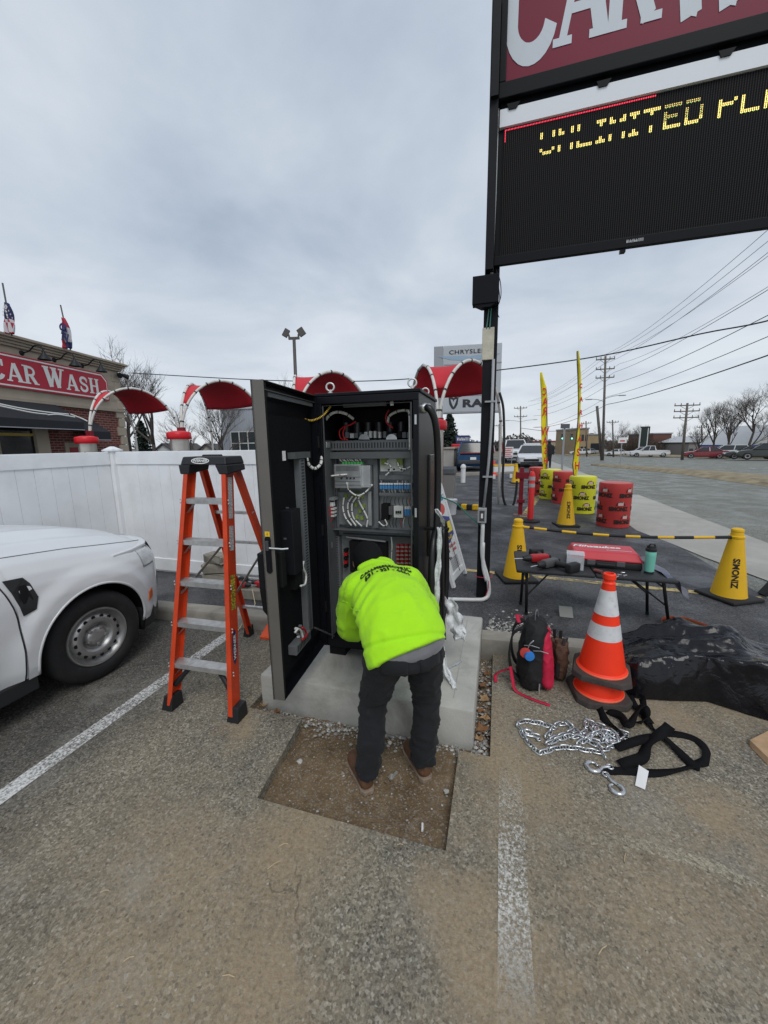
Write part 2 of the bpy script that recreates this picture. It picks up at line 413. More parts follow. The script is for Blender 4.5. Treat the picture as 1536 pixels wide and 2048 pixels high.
def asphalt_dark(name='upper_asphalt',tone=1.0,con=1.0,warm=1.0):
 t=NT(name,.8,.35)
 cell=t.voro(110,'F1','Color'); sp=t.t.nodes.new('ShaderNodeSeparateColor'); t.link(cell,sp.inputs[0])
 k=tone
 base=t.ramp(sp.outputs[0],[(0,(.030*k,.031*k,.034*k/warm)),(.7,(.062*k,.063*k,.067*k/warm)),(1,(.12*k,.12*k,.125*k/warm))])
 tint=t.ramp(t.noise(1.1*con,7,.62,.5),[(.28,(1-.38*con,)*3),(.5,(1,1,1)),(.72,(1+.6*con,)*3)])
 base=t.mix(1.0,base,tint,'MULTIPLY')
 sc=t.rng(t.noise(3.5,8,.72,1.2),(.60),.72,0,.4*con)
 base=t.mix(sc,base,(.20*k,.20*k,.20*k))
 t.color(base)
 t.link(t.rng(t.noise(1.6,5,.6,.4),.38,.62,.38,.9),t.b.inputs['Roughness'])
 t.bump(t.noise(160,3),.35,.005); return t.m
def concrete(name,c=(.36,.355,.335),stain=(.17,.165,.15),sc=3.0,rough=.85,amt=.6):
 t=NT(name,rough,.3)
 v=t.ramp(t.noise(sc,8,.62,.3),[(.25,tuple(q*.78 for q in c)),(.55,c),(.8,tuple(min(1,q*1.2)for q in c))])
 s_=t.rng(t.noise(sc*.45,8,.7,1.0),.52,.74,0,amt)
 v=t.mix(s_,v,stain)
 v=t.mix(t.rng(t.noise(190,2),.62,.72,0,.5),v,tuple(q*.5 for q in c))
 t.color(v); t.bump(t.math('ADD',t.noise(90,4),t.math('MULTIPLY',t.noise(12,4),.6)),.3,.006); return t.m
M_LOT=asphalt_near(); M_UP=asphalt_dark(); M_ROAD=asphalt_dark('road_asphalt',2.9,.3,1.22)
M_APR=concrete('apron_concrete',(.40,.385,.35),(.19,.185,.17),1.2)
M_KERB=concrete('kerb_concrete',(.30,.28,.24),(.12,.11,.095),5)
M_PAD=concrete('pad_concrete',(.42,.415,.38),(.21,.205,.175),3.2,amt=.9)
def dirt_mat():
 t=NT('pit_dirt',.95,.15)
 a=t.ramp(t.noise(7,8,.7),[(.25,(.095,.064,.036)),(.5,(.175,.122,.072)),(.75,(.26,.195,.125))])
 g=t.voro(120,'F1','Color'); sp=t.t.nodes.new('ShaderNodeSeparateColor'); t.link(g,sp.inputs[0])
 a=t.mix(t.rng(sp.outputs[0],.72,.95,0,.7),a,(.30,.27,.225))
 t.color(a); t.bump(t.math('ADD',t.noise(70,5),sp.outputs[1]),.8,.012); return t.m
M_DIRT=dirt_mat()
M_TERR=mat('verge_soil',(.17,.15,.11),.95,var=.35,vscale=.4)
M_MED=mat('median_grass',(.25,.205,.13),.95,var=.4,vscale=2.5,bump=.5,bscale=30)
def paint(name,c,lo,hi,sc=18,yw=None):
 t=NT(name,.75,.3)
 t.color(t.mix(t.noise(40,4),tuple(q*.8 for q in c),c))
 a=t.rng(t.math('ADD',t.noise(sc,7,.75),t.math('MULTIPLY',t.noise(1.3,3),.5)),lo,hi)
 if yw:yv=t.xyz()[1]; a=t.math('MULTIPLY',a,t.math('ADD',t.math('MULTIPLY',t.rng(yv,yw[0]-.25,yw[0]+.1),t.rng(yv,yw[1]-.1,yw[1]+.25,1,0)),.12))
 t.link(a,t.b.inputs['Alpha']); return t.m
M_WL=paint('white_line_paint',(.72,.72,.70),.64,.84,70)
M_WL2=paint('worn_line_paint',(.66,.64,.58),.70,.88,75,(float(P(1025,1860)[1]),float(P(1015,1610)[1])))
M_WL3=paint('chalk_line_paint',(.56,.51,.38),.72,.97,60)
M_YL=paint('yellow_line_paint',(.56,.44,.20),.60,.84,14)
M_ROADLINE=paint('road_line_paint',(.5,.5,.48),.5,.8,6)
KS=.056
def kerb_y(x):return 3.0+KS*(x+3.33)
# ------------------------------------------------------------------ near lot, cut round the trench and the pad
PADX0,PADX1,PADY0,PADY1,PADZ=-1.56,-.085,2.115,3.44,.215
xs=[-30,-8,-4,PADX0-.05,-1.20,-.165,PADX1+.10,4,14]
ys=[-12,-4,-1,.6,1.445,2.04,2.9]
def hole(i,j):
 x0,x1,y0,y1=xs[i],xs[i+1],ys[j],ys[j+1]; cx,cy=(x0+x1)/2,(y0+y1)/2
 if-1.20<cx<-.165 and 1.445<cy<2.9:return True
 if PADX0-.05<cx<PADX1+.10 and cy>2.04:return True
 return False
mb=MB()
for i in range(len(xs)-1):
 for j in range(len(ys)-1):
  if hole(i,j):continue
  x0,x1,y0,y1=xs[i],xs[i+1],ys[j],ys[j+1]
  nx=max(1,int((x1-x0)/.35))if x1-x0<5 else 1
  ya0=y0;
  def yy(x,y):return kerb_y(x)+.02 if y==2.9 else y
  # shift the pit's left edge a little askew, as it was cut
  def xx(x,y):return x+(.06*(2.04-y)/.6 if(x==-1.20 and 1.4<y<2.05)else 0)
  mb.quad((xx(x0,y0),yy(x0,y0),0),(xx(x1,y0),yy(x1,y0),0),(xx(x1,y1),yy(x1,y1),0),(xx(x0,y1),yy(x0,y1),0))
# broken walls of the cut
def wall(a,b,zb=-.09):
 mb.quad((*a,0),(*a,zb),(*b,zb),(*b,0))
wall((-.165,1.445),(-1.14,1.445)); wall((-1.14,1.445),(-1.20,2.04)); wall((-1.20,2.04),(PADX0-.05,2.04)); wall((PADX0-.05,2.04),(PADX0-.05,3.1))
wall((-.165,2.04),(-.165,1.445)); wall((PADX1+.1,2.04),(-.165,2.04)); wall((PADX1+.1,3.2),(PADX1+.1,2.04))
struct(mb.build('ground',M_LOT))
# dirt in the trench
mb=MB(); nx,ny=50,60; pts=[]
for j in range(ny):
 for i in range(nx):
  x=PADX0-.1+(PADX1+.2-PADX0+.1)*i/(nx-1); y=1.40+1.9*j/(ny-1)
  z=-.055+.010*math.sin(x*9+y*5)+.012*math.sin(y*13-x*4)+random.uniform(-.006,.006)
  if x>-.20 and y<2.1:z-=.01
  pts.append((x,y,z))
mb.grid(pts,nx,ny); struct(mb.build('dirt_trench',M_DIRT,smooth=True))
# kerb in two runs, either side of the pad
M_KD=M_KERB
for(xa,xb)in((-9,PADX0-.002),(PADX1+.002,9)):
 mb=MB(); n=max(2,int((xb-xa)/.5)); prof=[(0,-.08),(-.004,.095),(.012,.128),(.03,.138),(.155,.14),(.155,-.05)]
 pts=[]
 for i in range(n+1):
  x=xa+(xb-xa)*i/n
  for(dy,z)in prof:pts.append((x,kerb_y(x)+dy+random.uniform(-.003,.003),z+random.uniform(-.002,.002)))
 m_=len(prof); fs=[]
 for i in range(n):
  for k in range(m_-1):a=i*m_+k; fs.append((a,a+m_,a+m_+1,a+1))
 fs.append(tuple(range(m_-1,-1,-1))); fs.append(tuple(n*m_+k for k in range(m_)))
 mb.add(pts,fs); struct(mb.build('kerb',M_KD,smooth=35))
# upper lot
mb=MB(); n=12
for i in range(n):
 xa,xb=-45+(2.8+45)*i/n,-45+(2.8+45)*(i+1)/n
 mb.quad((xa,max(kerb_y(xa),-3)+.15,.12),(xb,kerb_y(xb)+.15,.12),(xb,42,.12),(xa,42,.12))
struct(mb.build('upper_lot',M_UP))
mb=MB(); pts=[(2.55,8.1),(2.78,7.1),(2.9,6.4),(3.2,5.2),(3.6,3.4),(4.25,3.4),(4.22,13.6),(2.75,13.6)]
mb.add([(x,y,.124)for x,y in pts],[tuple(range(len(pts)))]); struct(mb.build('concrete_apron',M_APR))
# the road falls gently away from the wash
SLP,SY0,SY1=.024,22.0,97.0
def gz(y):return .112-SLP*min(max(y-SY0,0),SY1-SY0)
def PS(px,py):
 p=P(px,py,.112)
 if p[1]<SY0:return p
 d=_ray(px,py); q=_C+d*(.112+SLP*SY0-CH)/(d[2]+SLP*d[1])
 return q if 0<q[1]<SY1 else P(px,py,gz(SY1))
for nm,m_,x0,xe,y0_,y1_,dz in(('road',M_ROAD,2.7,90,3.3,400,0),('terrain',M_TERR,-1500,1500,3.6,2500,-.06)):
 mb=MB(); yy_=[y0_,SY0,SY1,y1_]; mb.grid([(x,y,gz(y)+dz)for y in yy_ for x in(x0,xe)],2,4); struct(mb.build(nm,m_))
# pavement on the wash side further along
mb=MB(); mb.box(2.9,4.2,14,34,-.3,.19); struct(mb.build('pavement',M_APR))
# median strip
mb=MB(); n=40; pts=[]; prof=9
L_=[(7.3,35.2),(7.9,30.5),(8.35,25),(8.7,20),(9.1,16.6),(9.6,11),(10,4)]
R_=[(7.6,35.2),(9.4,31.5),(10.4,26.5),(11.2,22.5),(11.75,18),(12.1,11),(12.4,4)]
Lc,Rc=bez([(*p,0)for p in L_],6),bez([(*p,0)for p in R_],6)
for a,b in zip(Lc,Rc):
 for k in range(prof):
  t_=k/(prof-1); zz=.12 if k in(0,prof-1)else .20+.06*math.sin(t_*math.pi)+random.uniform(-.01,.01)
  p=a.lerp(b,t_); pts.append((p.x,p.y,zz+gz(p.y)-.112))
mb.grid(pts,prof,len(Lc)); struct(mb.build('median',M_MED,smooth=40))
# far verge and far lots
near_=[(1130,911),(1215,911.5),(1300,914),(1400,916.5),(1480,917.5),(1560,919),(1750,922)]
nr=[PS(a_,b_)for a_,b_ in near_]; fr_=[PS(a_,b_-(5 if i_ else 3))for i_,(a_,b_)in enumerate(near_)]
mb=MB(); n_=len(nr); mb.add([(p[0],p[1],p[2])for p in nr]+[(p[0],p[1],p[2]+.12)for p in nr]+[(p[0],p[1],p[2]+.12)for p in fr_],[(i,i+1,n_+i+1,n_+i)for i in range(n_-1)]+[(n_+i,n_+i+1,2*n_+i+1,2*n_+i)for i in range(n_-1)]); struct(mb.build('far_verge',M_MED))
mb=MB(); fb=[np.array(LD((a_-768)/769*100,100))for a_,b_ in near_]
mb.add([(p[0],p[1],p[2]+.1)for p in fr_]+[(p[0],p[1],gz(p[1])+.12)for p in fb],[(i,i+1,n_+i+1,n_+i)for i in range(n_-1)]); struct(mb.build('far_lot',asphalt_dark('far_lot_asphalt',3.2,.3,1.1)))
# painted lines
def line(name,pts,m_,z):
 mb=MB(); mb.add([(x,y,z)for x,y in pts],[tuple(range(len(pts)))]); return struct(mb.build(name,m_))
line('parking_line',[(-2.50,-3),(-2.39,-3),(-2.40,2.9),(-2.51,2.9)],M_WL,.004)
line('parking_line',[(.045,-1),(.165,-1),(.185,2.95),(.07,2.95)],M_WL2,.004)
line('cross_line',[tuple(P(a_,b_)[:2])for a_,b_ in((1080,1650),(1250,1672),(1430,1722),(1536,1775),(1536,1795),(1420,1745),(1245,1692),(1080,1668))],M_WL3,.004)
line('yellow_line',[(-3.5,5.30),(-3.5,5.20),(2.75,4.77),(2.75,4.87)],M_YL,.1245)
line('yellow_line',[(.52,9.1),(.68,9.1),(1.48,13.6),(1.32,13.6)],M_YL,.1245)
line('yellow_line',[(-2.6,15.45),(-1.35,15.6),(-1.35,15.76),(-2.6,15.6)],M_YL,.1245)
line('yellow_line',[(-4.2,7.6),(-4.1,7.6),(-2.6,15),(-2.72,15)],M_YL,.1245)
for k,(x,y)in enumerate([(14.5,18),(15.2,27),(15.6,36),(16.4,46),(19.6,20),(20,30),(20.4,41),(18.2,60)]):
 line('lane_mark',[(x,y),(x+.2,y),(x+.2,y+3.2),(x,y+3.2)],M_ROADLINE,gz(y+3.2)+.02)
# ------------------------------------------------------------------ concrete pad
pad=MB().cbox(((PADX0+PADX1)/2,(PADY0+PADY1)/2,(PADZ-.09)/2),(PADX1-PADX0,PADY1-PADY0,PADZ+.09),bev=.016).build('concrete_pad',M_PAD,smooth=30)
tag(pad,'raised pale concrete equipment pad under the open black cabinet','concrete pad')
for xx_ in(PADX0+.10,PADX1-.135):
 mb=MB(); mb.box(xx_,xx_+.006,PADY0+.1,PADY1-.1,PADZ-.002,PADZ+.0015); mb.build('trowel_line',mat('trowel_line',(.34,.34,.32),.9),pad)
# gravel and stones round the pad (uncountable)
def stones(name,n,place,rmin,rmax,m_,smooth=False):
 mb=MB(); ico=[(0,0,1),(.9,0,.2),(.3,.85,.25),(-.75,.5,.2),(-.7,-.55,.2),(.3,-.85,.15),(0,0,-.6)]
 fc=[(0,1,2),(0,2,3),(0,3,4),(0,4,5),(0,5,1),(6,2,1),(6,3,2),(6,4,3),(6,5,4),(6,1,5)]
 for _ in range(n):
  x,y,z=place(); r=rmin+(rmax-rmin)*random.random()**3; a=random.uniform(0,6.3); sq=random.uniform(.5,.9)
  mb.cur=random.randrange(len(m_))
  mb.add([(x+r*(v[0]*math.cos(a)-v[1]*math.sin(a))*random.uniform(.75,1.2),y+r*(v[0]*math.sin(a)+v[1]*math.cos(a))*random.uniform(.75,1.2),z+r*v[2]*sq)for v in ico],fc)
 return stuff(tag(mb.build(name,m_),*stones.tag))
GR=[mat('stone_grey',(.24,.235,.22),.9,var=.3,vscale=60),mat('stone_pale',(.42,.41,.38),.9,var=.2,vscale=60),mat('stone_brown',(.17,.125,.085),.95,var=.3,vscale=60)]
def pl_front():
 return(random.uniform(PADX0-.04,PADX1+.08),PADY0-abs(random.gauss(0,.055))-.005,-.05+random.uniform(0,.012))
def pl_side():
 return(random.uniform(PADX1+.0,PADX1+.1),random.uniform(2.05,3.12),-.045+random.uniform(0,.015))
def pl_pit():return(random.uniform(-1.16,-.18),random.uniform(1.46,2.08),-.05+random.uniform(-.003,.008))
stones.tag=('loose grey gravel packed along the front foot of the concrete pad','gravel'); stones('gravel',900,pl_front,.004,.017,[GR[0],GR[1],GR[0]])
stones.tag=('gravel filling the narrow slot beside the concrete pad','gravel'); stones('gravel',600,pl_side,.004,.017,[GR[0],GR[1],GR[2]])
stones.tag=('small stones scattered over the brown dirt of the trench','stones'); stones('stones',1300,pl_pit,.002,.009,[GR[2],GR[2],GR[2],GR[2],GR[0],GR[2],GR[2],GR[1]])
def pl_edge():
 x=random.uniform(-.05,.55); return(x,kerb_y(x)+.16+abs(random.gauss(0,.16)),.12+random.uniform(-.002,.006))
stones.tag=('broken asphalt crumbs and grit behind the kerb by the sign post','grit'); stones('grit',900,pl_edge,.004,.022,[GR[0],mat('asphalt_crumb',(.05,.05,.052),.9),GR[1]])
def pl_lot():return(random.uniform(-3,2),random.uniform(.2,2.9),.001)
def pl_lot2():
 while True:
  x,y,z=pl_lot()
  if not(-1.3<x<.05 and 1.4<y<3.2):return(x,y,z)
stones.tag=('fine loose grit strewn over the worn parking bay','grit'); stones('grit',700,pl_lot2,.0015,.006,[GR[0],GR[1],mat('asphalt_crumb',(.05,.05,.052),.9),GR[2]])
# bigger stones in the trench are countable
for k,(px,py,r)in enumerate([(685,1548,.016),(688,1553,.010),(783,1553,.018),(600,1523,.017),(770,1472,.014),(893,1583,.015),(640,1470,.012),(780,1485,.013)]):
 p=P(px,py,-.045); mb=MB(); a=random.uniform(0,6)
 mb.lathe([(.2*r,-.4*r),(1.0*r,-.1*r),(.95*r,.35*r),(.3*r,.75*r)],p,7)
 mb.v=[(x+random.uniform(-.2,.2)*r,y+random.uniform(-.3,.3)*r,z+random.uniform(-.12,.12)*r)for x,y,z in mb.v]
 tag(mb.build('stone',GR[k%2],None),'loose stone lying on the brown dirt of the trench','stone','stones in the trench')
# white pipe stub in the pit
p=P(846,1657,-.05); mb=MB(); mb.tube([(p[0],p[1]-.02,p[2]+.008),(p[0]-.006,p[1]+.018,p[2]+.008)],.0055,8)
tag(mb.build('cable_end',mat('cable_white',(.72,.72,.70),.5)),'short white cut-off of cable on the trench dirt','cable')
p=P(787,1553,-.05); mb=MB(); mb.bar((p[0]-.012,p[1]-.03,p[2]+.006),(p[0]+.014,p[1]+.03,p[2]+.006),.014,.008)
tag(mb.build('metal_strip',mat('dull_metal',(.45,.46,.45),.5,.6)),'small bent grey strip on the dirt between the boots','scrap')
# dry leaves
leafm=[mat('leaf_brown',(.20,.095,.04),.85,var=.3,vscale=40),mat('leaf_tan',(.32,.20,.10),.85,var=.3,vscale=40)]
def leaf(px,py,z,s,lab):
 p=P(px,py,z); mb=MB(); n=9; a0=random.uniform(0,6.3); ring=[]
 for i in range(n):
  a=2*math.pi*i/n; r=s*(1.0 if i%2 else .62)*random.uniform(.85,1.1)
  ring.append((p[0]+r*math.cos(a+a0),p[1]+r*math.sin(a+a0),p[2]+.012+random.uniform(-.006,.02)))
 mb.add([(p[0],p[1],p[2]+.006)]+ring,[(0,1+i,1+(i+1)%n)for i in range(n)])
 o=mb.build('dry_leaf',random.choice(leafm),None,solid=.0015); tag(o,lab,'leaf','dry leaves round the pad')
for(px,py,s)in[(966,1375,.035),(968,1400,.04),(962,1425,.032),(970,1440,.042),(965,1462,.05),(958,1480,.03),(972,1350,.03)]:
 leaf(px,py,-.03,s,'curled dry brown leaf in the slot beside the concrete pad')
for(px,py,s)in[(530,1412,.035),(555,1428,.025)]:leaf(px,py,-.025,s,'dry brown leaf against the front foot of the concrete pad')
# twigs and straw bits
for k,(px,py,a)in enumerate([(210,1783,.5),(258,1918,.7),(457,1953,.2),(548,1730,.9),(567,1690,.6),(800,1690,.3),(1250,1715,1.2),(1205,1900,.8),(700,1512,-.5)]):
 p=P(px,py,.004 if k !=8 else-.04); L=random.uniform(.012,.03); mb=MB()
 mb.tube([(p[0]-L*math.cos(a),p[1]-L*math.sin(a),p[2]+.001),(p[0],p[1]+.003,p[2]+.004),(p[0]+L*math.cos(a),p[1]+L*math.sin(a),p[2]+.001)],.0016,5)
 tag(mb.build('twig',mat('straw',(.48,.38,.22),.9)),'bit of pale straw lying on the parking bay asphalt' if k !=8 else 'bit of pale straw lying beside the worker\'s boot','twig','straw bits on the asphalt')
# ------------------------------------------------------------------ charger cabinet, door open
from mathutils import noise as mnoise
CABL,CABR,CABF,CABB,CABZ0,CABZ1=-1.20,-.49,2.47,3.12,.305,2.12
M_BLK=mat('cabinet_black',(.006,.0065,.009),.42,spec=.22,var=.2,vscale=4,bump=.05,bscale=300)
M_BLKM=mat('matte_black',(.009,.009,.010),.7,spec=.2)
M_EDGE=mat('bronze_grey_paint',(.15,.14,.125),.38,.25,var=.12,vscale=3,bump=.08,bscale=400)
M_GREY=mat('enclosure_grey',(.11,.118,.122),.5,.2,var=.12,vscale=6)
M_PLATE=mat('mounting_plate',(.24,.255,.26),.42,.35,var=.12,vscale=5)
M_DUCT=mat('duct_grey',(.125,.132,.14),.6,var=.08,vscale=20)
M_SLOT=mat('duct_slot',(.02,.022,.024),.8)
M_SILV=mat('zinc_silver',(.52,.54,.55),.35,.7,var=.15,vscale=12)
M_WCAB=mat('cable_sleeve_white',(.62,.62,.60),.5,var=.15,vscale=60)
M_TIE=mat('tie_black',(.02,.02,.02),.5)
M_RED=mat('busbar_red',(.42,.012,.015),.4)
M_GRN=mat('terminal_green',(.05,.30,.07),.45); M_YGR=mat('terminal_lime',(.22,.30,.05),.45)
M_BLU=mat('terminal_blue',(.05,.22,.50),.4); M_LGT=mat('device_pale',(.58,.59,.57),.5)
M_YEL=mat('sticker_yellow',(.80,.50,.02),.5); M_WHT=mat('label_white',(.74,.74,.73),.6)
cab=thing('charger_cabinet','tall black electrical charging cabinet with its door open, full of wiring','cabinet',((CABL+CABR)/2,(CABF+CABB)/2,PADZ))
def part(name,m_,mb,par=cab,**k):return mb.build(name,m_,par,**k)
# shell
mb=MB(); t_=.022
mb.box(CABR-t_,CABR,CABF,CABB,CABZ0,CABZ1); o=part('side_panel',mat('cabinet_side_paint',(.022,.023,.025),.36,.1,spec=.3,var=.1,vscale=3),mb,bevel=.004)
mb=MB(); mb.box(CABL,CABL+t_,CABF,CABB,CABZ0,CABZ1); part('side_panel',M_BLK,mb,bevel=.004)
mb=MB(); mb.box(CABL,CABR,CABB,CABB+.02,CABZ0,CABZ1); part('back_panel',M_BLK,mb)
mb=MB(); mb.box(CABL-.01,CABR+.012,CABF-.01,CABB+.03,CABZ1,CABZ1+.022); part('roof_panel',M_BLK,mb,bevel=.005)
mb=MB(); mb.box(CABL+t_,CABR-t_,CABF,CABB,CABZ0,CABZ0+.03); part('floor_panel',M_BLK,mb)
# front frame with gutter lip
mb=MB(); fw_=.038
mb.box(CABL+.002,CABR-.002,CABF-.012,CABF+.02,CABZ1-.05,CABZ1-.002); mb.box(CABL+.002,CABR-.002,CABF-.012,CABF+.02,CABZ0,CABZ0+.05)
mb.box(CABL+.002,CABL+fw_,CABF-.011,CABF+.019,CABZ0+.05,CABZ1-.05); mb.box(CABR-fw_,CABR-.002,CABF-.011,CABF+.019,CABZ0+.05,CABZ1-.05)
part('front_frame',M_BLK,mb,bevel=.004)
mb=MB(); mb.tube([(CABL+fw_+.012,CABF-.008,CABZ0+.06),(CABL+fw_+.012,CABF-.008,CABZ1-.062),(CABR-fw_-.012,CABF-.008,CABZ1-.062),(CABR-fw_-.012,CABF-.008,CABZ0+.06)],.006,6)
part('door_seal',mat('seal_rubber',(.05,.052,.055),.6),mb)
# plinth
for xx_ in(CABL+.005,CABR-.135):
 mb=MB(); mb.box(xx_,xx_+.13,CABF+.03,CABB,PADZ-.003,CABZ0-.001); part('plinth_foot',M_BLKM,mb,bevel=.003)
# lifting eyes
for(x,y)in((CABL+.085,CABF+.05),(CABR-.06,CABF+.08),(CABR-.06,CABB-.10),(CABL+.085,CABB-.08)):
 mb=MB(); mb.lathe([(.016,0),(.016,.012),(.009,.014),(.009,.03)],(x,y,CABZ1+.02),12)
 mb.tube([(x+.026*math.cos(a),y+.006*math.cos(a),CABZ1+.068+.026*math.sin(a))for a in np.linspace(0,2*math.pi,20,endpoint=False)],.006,8,closed=True)
 part('lifting_eye',mat('galvanised',(.62,.62,.60),.4,.5),mb,smooth=50)
# interior -------------------------------------------------
YP=2.70  # face of the mounting plate
def c(px,py,y=YP):p=PY(px,py,y); return p[0],p[2]
def rbox(px0,py0,px1,py1,y0,y1):
 """box whose front face covers a rectangle as seen on plane y0"""
 a=c(px0,py0,y0); b=c(px1,py1,y0); m_=MB(); m_.box(min(a[0],b[0]),max(a[0],b[0]),y0,y1,min(a[1],b[1]),max(a[1],b[1])); return m_
mb=MB(); zt=c(740,880)[1]; mb.box(CABL+.03,CABR-.03,YP,YP+.01,CABZ0+.05,zt); part('mounting_plate',M_PLATE,mb)
for x in(CABL+.023,):
 mb=MB(); mb.box(x,x+.004,CABF+.03,YP,CABZ0+.05,zt); part('inner_side_sheet',M_GREY,mb)
mb=MB(); mb.box(CABR-.028,CABR-.0235,CABF+.03,YP,CABZ0+.05,zt); part('inner_side_sheet',M_GREY,mb)
mb=MB(); mb.box(CABL+.03,CABR-.03,YP+.16,YP+.17,zt,CABZ1-.06); part('upper_back_sheet',M_BLKM,mb)
# shelves and rails
for(y0,y1,d0)in((905,917,.10),(1058,1067,.10)):
 mb=rbox(632,y0,828,y1,YP-d0,YP-.002); o=part('shelf_rail',M_GREY,mb,bevel=.002)
# slotted ducts
def duct(name,px0,py0,px1,py1,d=.05,vert=False,n=None,par=cab,slots=True):
 mb=rbox(px0,py0,px1,py1,YP-d,YP-.001); o=part(name,M_DUCT,mb,bevel=.0015)
 if not slots:return o
 a=c(px0,py0,YP-d); b=c(px1,py1,YP-d); mb=MB()
 if vert:
  n=n or int(abs(a[1]-b[1])/.018)
  for i in range(n):
   z=a[1]+(b[1]-a[1])*(i+.5)/n; mb.box(a[0]+.25*(b[0]-a[0]),a[0]+.75*(b[0]-a[0]),YP-d-.0015,YP-d+.002,z-.004,z+.004)
 else:
  n=n or int(abs(a[0]-b[0])/.018)
  for i in range(n):
   x=a[0]+(b[0]-a[0])*(i+.5)/n; mb.box(x-.0045,x+.0045,YP-d-.0015,YP-d+.002,a[1]+.2*(b[1]-a[1]),a[1]+.78*(b[1]-a[1]))
 so_=mb.build('slot',M_SLOT,o); stuff(so_); return o
duct('wiring_duct',655,883,826,899,.07,n=29)
duct('wiring_duct',665,918,677,1056,.05,True,34); duct('wiring_duct',746,918,757,1056,.05,slots=False)
duct('wiring_duct',758,950,826,960,.045,slots=False); duct('wiring_duct',758,985,826,993,.045,slots=False)
duct('wiring_duct',665,1072,683,1200,.05,True,26); duct('wiring_duct',684,1068,826,1078,.045,slots=False)
# power supply
mb=rbox(668,929,722,977,YP-.13,YP-.002); ps=part('power_supply',M_SILV,mb,bevel=.002)
mb=rbox(722.6,931,741,975,YP-.10,YP-.003); mb.build('side_flange',M_SILV,ps)
mb=MB();
for j in range(6):
 for i in range(20):
  x,z=c(672.5+i*2.3,932.5+j*1.8,YP-.13); mb.box(x-.0022,x+.0022,YP-.1315,YP-.128,z-.002,z+.002)
stuff(mb.build('vent_hole',M_SLOT,ps))
for py in(953,962,969):
 mb=rbox(669,py,721,py+1.2,YP-.134,YP-.1305); mb.build('seam',M_DUCT,ps)
for px in(681,692,699,706):
 mb=rbox(px,955,px+3.5,958,YP-.136,YP-.1305); mb.build('socket',M_SLOT,ps)
mb=MB()
for i in range(7):
 m2=rbox(684+i*6,924,688.5+i*6,929,YP-.10,YP-.06); m2.build('terminal_plug',M_GRN,ps)
for i in range(9):
 x,z=c(685+i*4.8,924,YP-.08); x2,z2=c(681+i*5.2+random.uniform(-4,4),913+random.uniform(-2,2),YP-.04)
 part('wire',M_WCAB,MB().tube(bez([(x,YP-.08,z),((x+x2)/2,YP-.095,(z+z2)/2),(x2,YP-.04,z2)],4),.0022,5),smooth=True)
# board carrier with four sleeved cables
mb=rbox(676,984,744,1052,YP-.03,YP-.003); bc=part('board_carrier',M_PLATE,mb,bevel=.002)
mb=rbox(735.5,983,743.5,1051,YP-.05,YP-.031); mb.build('flange',M_SILV,bc)
for(px,py)in((692,992),(706,991),(716,990),(724,993),(712,1010),(720,1022),(727,1012),(714,1034),(724,1036)):
 rbox(px-3,py-4,px+3,py+4,YP-.042,YP-.031).build('connector',M_YGR,bc)
def sleeve(pts,r=.0065,y=YP-.06,name='sleeved_cable',m_=M_WCAB,ties=3):
 q=bez([(*((lambda p:(p[0],p[1],p[2]))(PY(a,b,(d[0]if d else y)))),)for a,b,*d in pts],8)
 o=part(name,m_,MB().tube(q,r,8),smooth=True)
 for i in range(ties):
  k=int(len(q)*(i+1)/(ties+1)); a,b=q[k],q[min(k+1,len(q)-1)]; d=(b-a).normalized()*.003
  MB().tube([q[k]-d,q[k]+d],r*1.15,8).build('cable_tie',M_TIE,o)
 return o
sleeve([(688,995),(686,1015),(691,1035),(703,1051)]); sleeve([(705,992),(696,1008),(698,1030),(712,1052)])
sleeve([(713,994),(704,1010),(707,1035),(724,1053)]); sleeve([(724,989),(717,999),(727,1020),(735,1038),(733,1054)])
sleeve([(662,952,YP-.16),(680,950,YP-.15),(694,949,YP-.135)],.006,ties=1)
sleeve([(693,965,YP-.14),(698,980,YP-.12),(714,991,YP-.11),(730,985,YP-.1),(745,969,YP-.07)],.006)
# controller and breaker rows
mb=rbox(760,914,806,943,YP-.035,YP-.003); ct=part('controller',M_LGT,mb,bevel=.002)
for(a,b)in((762,772),(793,805)):rbox(a,917,b,930,YP-.05,YP-.0355).build('connector',M_YGR,ct)
for(a,b)in((773,916),(776,938),(786,937),(801,938)):rbox(a,b,a+4,b+3,YP-.038,YP-.0355).build('knob',M_SLOT,ct)
sleeve([(769,926),(780,931),(781,941),(771,951)],.005,YP-.07); sleeve([(795,925),(799,935),(810,938),(824,932)],.005,YP-.07)
for(a,b,n)in((759,786,5),(787,807,4),(808,824,3)):
 for i in range(n):
  w_=(b-a)/n; tb=part('terminal_block',M_BLU if(i%2==0)else MATS['terminal_blue'],rbox(a+i*w_+.4,968,a+(i+1)*w_-.4,978,YP-.055,YP-.003))
  rbox(a+i*w_+.4,966,a+(i+1)*w_-.4,969.3,YP-.06,YP-.0555).build('marker_strip',M_WHT,tb)
  for(p0,p1)in((961,967),(979,985)):
   x,z=c(a+(i+.5)*w_,p0,YP-.05); x2,z2=c(a+(i+.5)*w_+1.5,p1,YP-.045)
   part('wire',(M_WCAB if random.random()<.4 else M_TIE),MB().tube([(x,YP-.05,z),(x2,YP-.045,z2)],.0022,5))
part('contactor',M_BLKM,rbox(762,1008,776,1041,YP-.07,YP-.003),bevel=.003)
part('relay',mat('relay_grey',(.09,.09,.095),.5),rbox(777,1013,785.5,1030,YP-.06,YP-.003),bevel=.002)
br=part('circuit_breaker',M_LGT,rbox(787,1012,806,1036,YP-.065,YP-.003),bevel=.003)
for i in range(3):rbox(791+i*4,1022,794+i*4,1027,YP-.075,YP-.0655).build('toggle',M_SLOT,br)
